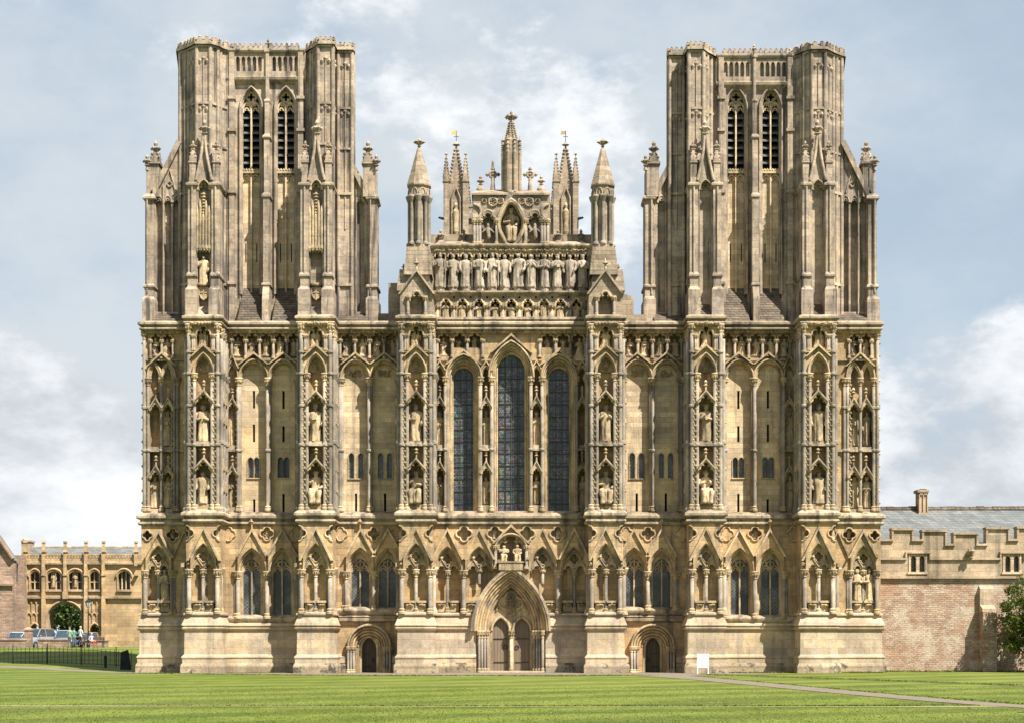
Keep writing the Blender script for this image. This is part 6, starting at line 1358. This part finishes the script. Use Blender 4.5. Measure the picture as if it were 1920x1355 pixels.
s.pb(1635, xE, 1079, 1084, YB2 - .16, YR)
xs_ = 1635
for c in wc:
    s.pb(xs_, c - 23, 1045, 1048.5, YB2 - .14, YR); s.pb(c - 23, c - 20, 1034, 1048, YB2 - .14, YR); s.pb(c - 23, c + 25, 1033, 1036.5, YB2 - .16, YR); s.pb(c + 22, c + 25, 1034, 1048, YB2 - .14, YR); xs_ = c + 25
cchild(s, 'coping', Pc)
for c in wc:
    f = MB('panel'); f.pb(c - 17, c - 14.5, 1037, 1074, YB2 - .05, YR + .1); f.pb(c + 14.5, c + 17, 1037, 1074, YB2 - .05, YR + .1); f.pb(c - 1.6, c + 1.6, 1038, 1072, YB2 - .03, YR + .25); f.pb(c - 19, c + 19, 1072, 1075.5, YB2 - .12, YR + .1)
    for d in (-8, 8): f.band(archhole(c + d, 6.2, 1047, 1039.5, 1072, 4), archhole(c + d, 5, 1047, 1041, 1071, 4), YB2 - .03, YR + .1)
    fw = cchild(f, 'window'); g = MB('lattice'); g.pb(c - 14, c + 14, 1038, 1072, YR + .22, YR + .26); g.build('pane', fw)
g = MB('cloister'); x, z = wx(1817, YR), wz(1036, YR); g.tube([(x, YR, z), (x, YR - .35, z + .02), (x, YR - .55, z - .12)], [.2, .22, .16], 8, cap=True); g.blob(x, YR - .6, z + .1, .2, .2, .22); g.blob(x - .15, YR - .45, z + .2, .08, .1, .14); g.blob(x + .15, YR - .45, z + .2, .08, .1, .14); g.blob(x, YR - .4, z - .3, .17, .17, .22); cchild(g, 'gargoyle')
p = MB('cloister'); Yp = YR - .8; p.rings([(wx(1842, Yp), wx(1868, Yp), Yp, YR + .1, wz(1147, Yp)), (wx(1842, Yp), wx(1868, Yp), Yp, YR + .1, wz(1140, Yp)), (wx(1842, Yp), wx(1868, Yp), Yp + .5, YR + .1, wz(1133, Yp)), (wx(1842, Yp), wx(1868, Yp), Yp + .5, YR + .1, wz(1102, Yp)), (wx(1842, Yp), wx(1868, Yp), YR, YR + .1, wz(1095, Yp))]); p.use('rubblewall'); p.box(wx(1842, Yp), wx(1868, Yp), Yp - .15, YR + .1, -.3, wz(1146, Yp)); cchild(p, 'wall_buttress')
r = MB('slate'); zr, ze = wz(953, YR + 5), wz(1024, YR + .8); xa, xb = wx(1630, YR), wx(2090, YR); r.add([(xa, YR + .7, ze), (xb, YR + .7, ze), (xb, YR + 4.6, zr), (xa, YR + 4.6, zr), (xb, YR + 8.6, ze), (xa, YR + 8.6, ze)], [(0, 1, 2, 3), (3, 2, 4, 5)]); Rc = cchild(r, 'roof')
rd = MB('weather'); x = xa; rg = random.Random(2)
while x < xb: l = rg.uniform(.4, .6); z = zr + rg.uniform(-.02, .04); rd.rings([(x, x + l - .02, YR + 4.35, YR + 4.85, z - .14), (x, x + l - .02, YR + 4.5, YR + 4.7, z + .1)]); x += l
cchild(rd, 'ridge', Rc)
c_ = MB('cloister'); Yc = YR + 4; c_.pb(1723, 1740, 921, 966, Yc, Yc + .9); c_.pb(1720.5, 1742.5, 917, 922, Yc - .1, Yc + 1); c_.pb(1722, 1741, 962, 966, Yc - .06, Yc + .9); [c_.pb(q - .8, q + .8, 926, 956, Yc - .08, Yc + .1) for q in (1724, 1731.5, 1739)]; [c_.pb(q - 2.5, q + 2.5, 924, 927, Yc - .07, Yc + .1) for q in (1727.7, 1735.5)]; c_.use('dark'); c_.pb(1726, 1737, 915.8, 917, Yc + .2, Yc + .7); cchild(c_, 'chimney', Rc)

# ------------------------------------------------------------------ parked cars behind the low wall
M['tyre'] = plain('tyre_rubber', (.02, .02, .021), .9, .2); M['rim'] = plain('alloy_rim', (.45, .45, .46), .35, .5, metal=.7); M['carglass'] = plain('car_glass', (.03, .045, .055), .08, .6, var=.3); M['chrome'] = plain('chrome_trim', (.6, .6, .62), .2, .5, metal=.8); M['lampw'] = plain('headlight_lens', (.7, .72, .74), .15, .6); M['lampr'] = plain('tail_light_lens', (.35, .02, .02), .2, .5); M['blacktrim'] = plain('black_trim', (.025, .025, .026), .6, .3); M['plate'] = plain('number_plate_white', (.75, .75, .70), .5, .3)
def paint(n, c): M[n] = plain(n, c, .28, .5, metal=.25, var=.05); return n
def car(label, px, Y, rz, col, tall=1.0, estate=False, len_=4.3):
    x = wx(px, Y); z = gz(x, Y) - .12; C_ = empty('parked_car', label, 'car', (x, Y, z), rz, 'cars parked behind the low wall'); k = len_ / 4.3; h = tall
    # side profile (front of car at -y), widths narrow towards the roof
    sec = [(-2.12, .42, .62, .70), (-2.05, .35, .72, .80), (-1.7, .3, .82, .84), (-1.1, .28, .93 * h ** .4, .86), (-.2, .28, .97 * h ** .4, .87), (.9, .28, .98 * h ** .4, .87), (1.7, .3, .98 * h ** .4, .86), (2.05, .36, .92 * h ** .4, .82), (2.14, .45, .7, .74)]
    b = MB(col); vs = []; n = 8
    for y, z0, z1, w in sec: vs += [(-w * .9, y * k, z0), (-w, y * k, z0 + .12), (-w, y * k, z0 + (z1 - z0) * .6), (-w * .93, y * k, z1), (w * .93, y * k, z1), (w, y * k, z0 + (z1 - z0) * .6), (w, y * k, z0 + .12), (w * .9, y * k, z0)]
    m = len(sec); b.add(vs, [(i * n + q, i * n + (q + 1) % n, (i + 1) * n + (q + 1) % n, (i + 1) * n + q) for i in range(m - 1) for q in range(n)] + [tuple(range(n)), tuple(range((m - 1) * n, m * n))[::-1]], True)
    zr, zs = 1.46 * h, .97 * h ** .4; yr0, yr1, ye = -.25, (1.75 if estate else 1.1), (2.05 if estate else 1.75)
    b.rings([(-.64, .64, yr0 * k, yr1 * k, zr - .05), (-.62, .62, yr0 * k + .03, yr1 * k - .03, zr)])
    for sx in (-1, 1):
        for (ya, yb, r_) in ((-1.05, yr0, .05), (.45, .45, .035), (ye, yr1, .05)): b.tube([(sx * .8, ya * k, zs - .03), (sx * .62, yb * k, zr - .03)], r_, 6)
    bd = b.build('body', C_)
    g = MB('carglass'); g.rings([(-.775, .775, -.98 * k, (ye - .08) * k, zs - .02), (-.615, .615, (yr0 + .03) * k, (yr1 - .02) * k, zr - .05)]); g.build('window', C_)
    for sx in (-1, 1):
        for y in (-1.35, 1.32):
            t = MB('tyre'); pr = [(.2, -.1), (.30, -.1), (.325, -.06), (.325, .06), (.30, .1), (.2, .1)]; vs = []; nn = 18
            for r_, o_ in pr: vs += [(sx * .78 + o_, y * k + r_ * cos(2 * pi * q / nn), .325 + r_ * sin(2 * pi * q / nn)) for q in range(nn)]
            t.add(vs, [(a * nn + q, a * nn + (q + 1) % nn, (a + 1) * nn + (q + 1) % nn, (a + 1) * nn + q) for a in range(5) for q in range(nn)], True); tw = t.build('wheel', C_)
            r_ = MB('rim'); vs = [(sx * .86, y * k + .21 * cos(2 * pi * q / 12), .325 + .21 * sin(2 * pi * q / 12)) for q in range(12)] + [(sx * .84, y * k, .325)]; r_.add(vs, [(q, (q + 1) % 12, 12) for q in range(12)]); r_.build('rim', tw)
        l = MB('lampw'); l.blob(sx * .6, -2.04 * k, .66, .16, .1, .1); l.build('headlight', C_); l = MB('lampr'); l.blob(sx * .68, 2.06 * k, .74, .1, .08, .15); l.build('tail_light', C_)
        q = MB(col); q.blob(sx * .96, -.78 * k, 1.0 * h ** .4 + .03, .11, .07, .08); q.build('mirror', C_)
    t = MB('blacktrim'); t.box(-.5, .5, -2.16 * k, -2.05 * k, .34, .46); t.box(-.42, .42, -2.11 * k, -2.03 * k, .56, .66); bp_ = t.build('bumper', C_); t = MB('plate'); t.box(-.26, .26, -2.18 * k, -2.165 * k, .36, .45); t.build('number_plate', bp_)
    return C_
car('slate blue car with broad windscreen behind the dark wall at the left edge', 32, 43.0, .35, paint('slate_blue_paint', (.13, .19, .26)), 1.0)
car('tall silver estate car facing out beside the gate pier', 67, 42.6, -.28, paint('silver_paint', (.24, .26, .29)), 1.2, True)
car('dark blue car between the silver estate and the pale van', 100, 45.5, 2.0, paint('dark_blue_paint', (.05, .09, .17)), 1.02)
car('pale blue tall car partly hidden by the three walkers', 121, 45.0, .25, paint('pale_blue_paint', (.20, .26, .34)), 1.12, True)
car('brown car seen just behind the lamp post', 168, 46.0, .2, paint('brown_paint', (.22, .15, .09)), 1.0)

# ------------------------------------------------------------------ people
M['skin'] = plain('skin', (.50, .32, .22), .6, .3, var=.06)
for n_, c_ in (('green_shirt', (.22, .31, .20)), ('teal_shirt', (.08, .25, .22)), ('white_shirt', (.5, .52, .54)), ('lavender_shirt', (.42, .38, .52)), ('dark_trousers', (.03, .03, .042)), ('grey_trousers', (.10, .10, .11)), ('purple_trousers', (.07, .05, .09)), ('red_trousers', (.36, .05, .04)), ('grey_hair', (.20, .19, .175)), ('dark_hair', (.05, .035, .025)), ('white_hair', (.36, .345, .32)), ('shoe', (.03, .025, .02))): M[n_] = plain(n_, c_, .85, .2, var=.12, scale=14)
def person(label, px, Y, rz, hgt, top, legs, hair, pose='stand', seed=0, z0=None):
    x = wx(px, Y); z = gz(x, Y) if z0 is None else z0; P = []; E = []; R = []
    def v(p, r): P.append(Vector(p)); R.append(r); return len(P) - 1
    def chain(a, pts):
        for p, r in pts: b = v(p, r); E.append((a, b)); a = b
        return a
    st = pose == 'stand'; rg = random.Random(seed); ph = .95 if st else .5
    pel = v((0, 0, ph), .15); ch = chain(pel, [((0, .0 if st else .06, ph + .18), .135), ((0, .01 if st else .09, ph + .36), .155), ((0, .01 if st else .09, ph + .48), .12)])
    nk = chain(ch, [((0, -.005 + (0 if st else .08), ph + .57), .055)]); chain(nk, [((0, -.02 + (0 if st else .08), ph + .65), .082), ((0, -.02 + (0 if st else .08), ph + .73), .098), ((0, -.01 + (0 if st else .08), ph + .79), .075)])
    hy = -.01 if st else .08
    for sx in (-1, 1):
        if st: chain(pel, [((sx * .095, 0, ph - .1), .095), ((sx * .10, -.01, .5), .062), ((sx * .105, .015 + .03 * sx, .1), .042), ((sx * .11, -.03 + .03 * sx, .045), .042), ((sx * .125, -.17 + .03 * sx, .03), .032)])
        else: chain(pel, [((sx * .1, -.12, ph - .01), .09), ((sx * .12, -.46, ph + .02), .065), ((sx * .13, -.5 - .12 * (sx > 0), .12), .045), ((sx * .13, -.54 - .12 * (sx > 0), .05), .042), ((sx * .14, -.68 - .12 * (sx > 0), .035), .03)])
        el = (sx * .25, hy + .03, ph + .2); wr = (sx * (.22 if rg.random() < .5 else .1), hy - .2, ph + (.12 if st else .08))
        w_ = chain(ch, [((sx * .17, hy + .01, ph + .45), .062), ((sx * .215, hy + .03, ph + .33), .052), (el, .042), ((sx * .22, hy - .1, ph + .14), .036), (wr, .027), ((wr[0] * .97, wr[1] - .06, wr[2] + .005), .030)])
        c = P[w_]
        for f in range(4): chain(w_, [((c.x + (f - 1.5) * .02, c.y - .045, c.z - .005), .009), ((c.x + (f - 1.5) * .022, c.y - .075 - .008 * (f in (1, 2)), c.z - .03), .008)])
        chain(w_, [((c.x - sx * .035, c.y - .01, c.z + .005), .010), ((c.x - sx * .045, c.y - .04, c.z - .005), .009)])
    k = hgt / 1.74; me = bpy.data.meshes.new('person'); me.from_pydata([tuple(p * k) for p in P], E, []); tmp = bpy.data.objects.new('person', me); COL.objects.link(tmp)
    md = tmp.modifiers.new('skin', 'SKIN'); md.use_smooth_shade = True; sub = tmp.modifiers.new('sub', 'SUBSURF'); sub.levels = sub.render_levels = 1
    for i, r in enumerate(R): me.skin_vertices[0].data[i].radius = (r * k, r * k * (.72 if i in (0, 1, 2, 3) else 1))
    me.skin_vertices[0].data[0].use_root = True
    bpy.context.view_layer.update(); dg = bpy.context.evaluated_depsgraph_get(); nm_ = bpy.data.meshes.new_from_object(tmp.evaluated_get(dg)); bpy.data.objects.remove(tmp)
    nm_.materials.clear(); [nm_.materials.append(M[q]) for q in ('skin', top, legs, 'shoe')]; mi = []
    for f in nm_.polygons:
        c = f.center / k; wide = abs(c.x) > .205 or c.y < hy - .13
        if c.z < .075: i = 3
        elif c.z > ph + .555: i = 0
        elif st and c.z < ph - .02 and not (abs(c.x) > .19): i = 2
        elif not st and (c.z < ph + .09) and not (abs(c.x) > .17 and c.z > ph - .02 and c.y > -.3 and c.z > ph + .05): i = 2
        elif wide and c.z < ph + .21: i = 0
        else: i = 1
        mi.append(i)
    nm_.polygons.foreach_set('material_index', mi); nm_.polygons.foreach_set('use_smooth', [True] * len(mi)); ob = bpy.data.objects.new('person', nm_); COL.objects.link(ob); ob.location = (x, Y, z); ob.rotation_euler = (0, 0, rz); tag(ob, label, 'person')
    h = MB(hair); hz_, hyy = ph + .735, (-.01 if st else .07); vs = []; n = 12
    for j in range(6):
        el_ = -0.35 + j * (pi / 2 + .35) / 5
        for q in range(n): th = 2 * pi * q / n; fr = 1.0 if sin(th) > -.3 or el_ > .45 else .75; vs.append((.095 * cos(el_) * cos(th) * fr * k, (hyy + .105 * cos(el_) * sin(th) * fr) * k, (hz_ + .105 * sin(el_)) * k))
    h.add(vs, [(j * n + q, j * n + (q + 1) % n, (j + 1) * n + (q + 1) % n, (j + 1) * n + q) for j in range(5) for q in range(n)], True); h.build('hair', ob)
    f = MB('skin'); f.blob(0, (hyy - .115) * k, (ph + .705) * k, .014 * k, .022 * k, .022 * k)
    for sx in (-1, 1): f.blob(sx * .095 * k, hyy * k, (ph + .71) * k, .012 * k, .02 * k, .03 * k)
    f.use('dark_hair'); [f.blob(sx * .033 * k, (hyy - .102) * k, (ph + .735) * k, .012 * k, .008 * k, .007 * k) for sx in (-1, 1)]; f.box(-.022 * k, .022 * k, (hyy - .103) * k, (hyy - .095) * k, (ph + .663) * k, (ph + .669) * k); f.build('face', ob)
    return ob
person('person in a pale green top and dark trousers, leftmost of three standing together', 130.5, 36.5, pi - .2, 1.66, 'green_shirt', 'grey_trousers', 'grey_hair', seed=1)
person('person in a bright teal top standing between two others', 139, 37.0, pi + .3, 1.62, 'teal_shirt', 'grey_trousers', 'dark_hair', seed=2)
person('person in a white shirt and dark trousers, rightmost of the three standing', 151, 36.8, pi - .5, 1.76, 'white_shirt', 'purple_trousers', 'white_hair', seed=3)
bx, by = wx(175, 39.5), 39.5; bzz = gz(bx, by); bn = empty('bench', 'dark bench with a seated person in front of the short wall', 'bench', (bx, by, bzz))
M['benchwood'] = plain('dark_bench_wood', (.06, .045, .035), .7, .3)
m = MB('benchwood'); [m.box(-.9, .9, -.25 + k * .13, -.14 + k * .13, .41, .44) for k in range(4)]; m.build('seat', bn); m = MB('benchwood'); [m.box(-.9, .9, .27, .3, .52 + k * .12, .61 + k * .12) for k in range(3)]; m.build('backrest', bn)
for sx in (-1, 1):
    for y in (-.22, .26): m = MB('benchwood'); m.box(sx * .82 - .03, sx * .82 + .03, y - .03, y + .03, -.05, .41 if y < 0 else .9); m.build('leg', bn)
person('person in a lavender top and red trousers seated on the bench', 172.5, 39.62, .75, 1.70, 'lavender_shirt', 'red_trousers', 'white_hair', 'sit', 4, z0=bzz - .02)

# small black and white bird at the lower right edge of the lawn
M['birdb'] = plain('black_feathers', (.012, .013, .016), .5, .4); M['birdw'] = plain('white_feathers', (.7, .7, .68), .7, .3)
m = MB('birdb'); loft(m, [(0, 0, 0, .004, .004, 0), (.04, 0, 0, .016, .012, 0), (.20, 0, 0, .02, .012, 0), (.24, 0, 0, .04, .045, 0), (.30, 0, 0, .055, .06, 0), (.36, 0, 0, .05, .055, 0), (.40, 0, .012, .03, .034, 0), (.43, 0, .02, .034, .036, 0), (.455, 0, .02, .026, .028, 0), (.47, 0, .015, .008, .009, 0), (.50, 0, .01, .003, .003, 0)], 12, 1)
m.SM = [True] * len(m.F)
for i, f in enumerate(m.F):
    c = sum((m.V[j][2] for j in f)) / len(f); yy = sum((m.V[j][1] for j in f)) / len(f)
    if .24 < c < .36 and yy < .015: m.MI[i] = 1
m.mats.append('birdw'); V = [(z - .28, x, -y + .17 + .02 * sin(z * 5)) for x, y, z in m.V]; m.V = V
m.use('birdb'); [m.tube([(sx, sx * .8, .12), (sx - .005, sx * .8, .0)], .005, 4) for sx in (-.015, .02)]
b = m.build('magpie'); b.location = (wx(1925, -59.5), -59.5, 0.0); b.rotation_euler = (0, 0, .3); tag(b, 'small black and white bird standing on the grass at the right edge', 'bird')

# ------------------------------------------------------------------ sky, sun, camera
AZ, EL = radians(42.5), radians(52)
sv = Vector((sin(AZ) * cos(EL), -cos(AZ) * cos(EL), sin(EL)))
sun = bpy.data.lights.new('sun', 'SUN'); sun.energy = 5.0; sun.angle = radians(.53); sun.color = (1.0, .94, .84)
so = bpy.data.objects.new('sun', sun); COL.objects.link(so); so.rotation_euler = sv.to_track_quat('Z', 'Y').to_euler(); so.location = (40, -60, 80)
W = bpy.data.worlds.new('World'); sc.world = W; W.use_nodes = True; nt = W.node_tree; nt.nodes.clear()
out = N(nt, 'ShaderNodeOutputWorld'); bg = N(nt, 'ShaderNodeBackground'); L(nt, bg.outputs[0], out.inputs[0])
sky = N(nt, 'ShaderNodeTexSky'); sky.sky_type = 'NISHITA'; sky.sun_disc = False; sky.sun_elevation = EL; sky.sun_rotation = atan2(sv.x, sv.y); sky.dust_density = 1.5; sky.air_density = 1.0
tc = N(nt, 'ShaderNodeTexCoord'); d = tc.outputs['Generated']
sp = N(nt, 'ShaderNodeSeparateXYZ'); L(nt, d, sp.inputs[0])
def math_(op, a, b):
    n = N(nt, 'ShaderNodeMath', operation=op)
    for i, q in enumerate((a, b)):
        if hasattr(q, 'is_linked'): L(nt, q, n.inputs[i])
        else: n.inputs[i].default_value = q
    return n.outputs[0]
n1 = noise(nt, d, 3.1, 9, .62, (1, 1, 1.7)); n2 = noise(nt, d, 7.0, 8, .62, (1, 1, 1.8)); n3 = noise(nt, d, 2.6, 7, .6, (1.3, 1, 2.2))
SKB = 10.0                                            # Background strength below is 0.1
low = ramp(nt, sp.outputs[2], .10, .27, 1, 0)
ax = math_('ABSOLUTE', sp.outputs[0], 0); edge = ramp(nt, ax, .1, .3, 0, 1)
cum = math_('MULTIPLY', low, edge)
m1 = math_('ADD', n1, math_('MULTIPLY', cum, .27)); m1 = math_('ADD', m1, math_('MULTIPLY', math_('SUBTRACT', n2, .5), .6))
cl1 = ramp(nt, m1, .56, .69)
veil = ramp(nt, math_('ADD', n3, math_('MULTIPLY', sp.outputs[0], -.22)), .36, .66, .12, .92)
clear = mixc(nt, .68, sky.outputs[0], (.47 * SKB, .58 * SKB, .69 * SKB))
c1 = mixc(nt, veil, clear, (.62 * SKB, .67 * SKB, .71 * SKB))
sh = ramp(nt, math_('ADD', n2, math_('MULTIPLY', n1, .4)), .55, .86, 0, 1)
cc = mixc(nt, sh, (.50 * SKB, .535 * SKB, .59 * SKB), (.92 * SKB, .93 * SKB, .94 * SKB))
fin = mixc(nt, math_('MULTIPLY', cl1, .9), c1, cc)
L(nt, fin, bg.inputs[0]); bg.inputs[1].default_value = .1 * .50
cam = bpy.data.cameras.new('camera'); cam.lens = 36 * S * D / 1920; cam.sensor_width = 36; cam.clip_end = 3000; cam.clip_start = .5
cam.shift_x = (960 - CX) / 1920; cam.shift_y = (HY - 677.5) / 1920
cobj = bpy.data.objects.new('camera', cam); COL.objects.link(cobj); cobj.location = (0, -D, H); cobj.rotation_euler = (pi / 2, 0, 0); sc.camera = cobj
vs_ = sc.view_settings; vs_.view_transform = 'Standard'; vs_.look = 'None'; vs_.exposure = 1.2; vs_.gamma = 1; vs_.use_curve_mapping = False
sc.cycles.max_bounces = 6
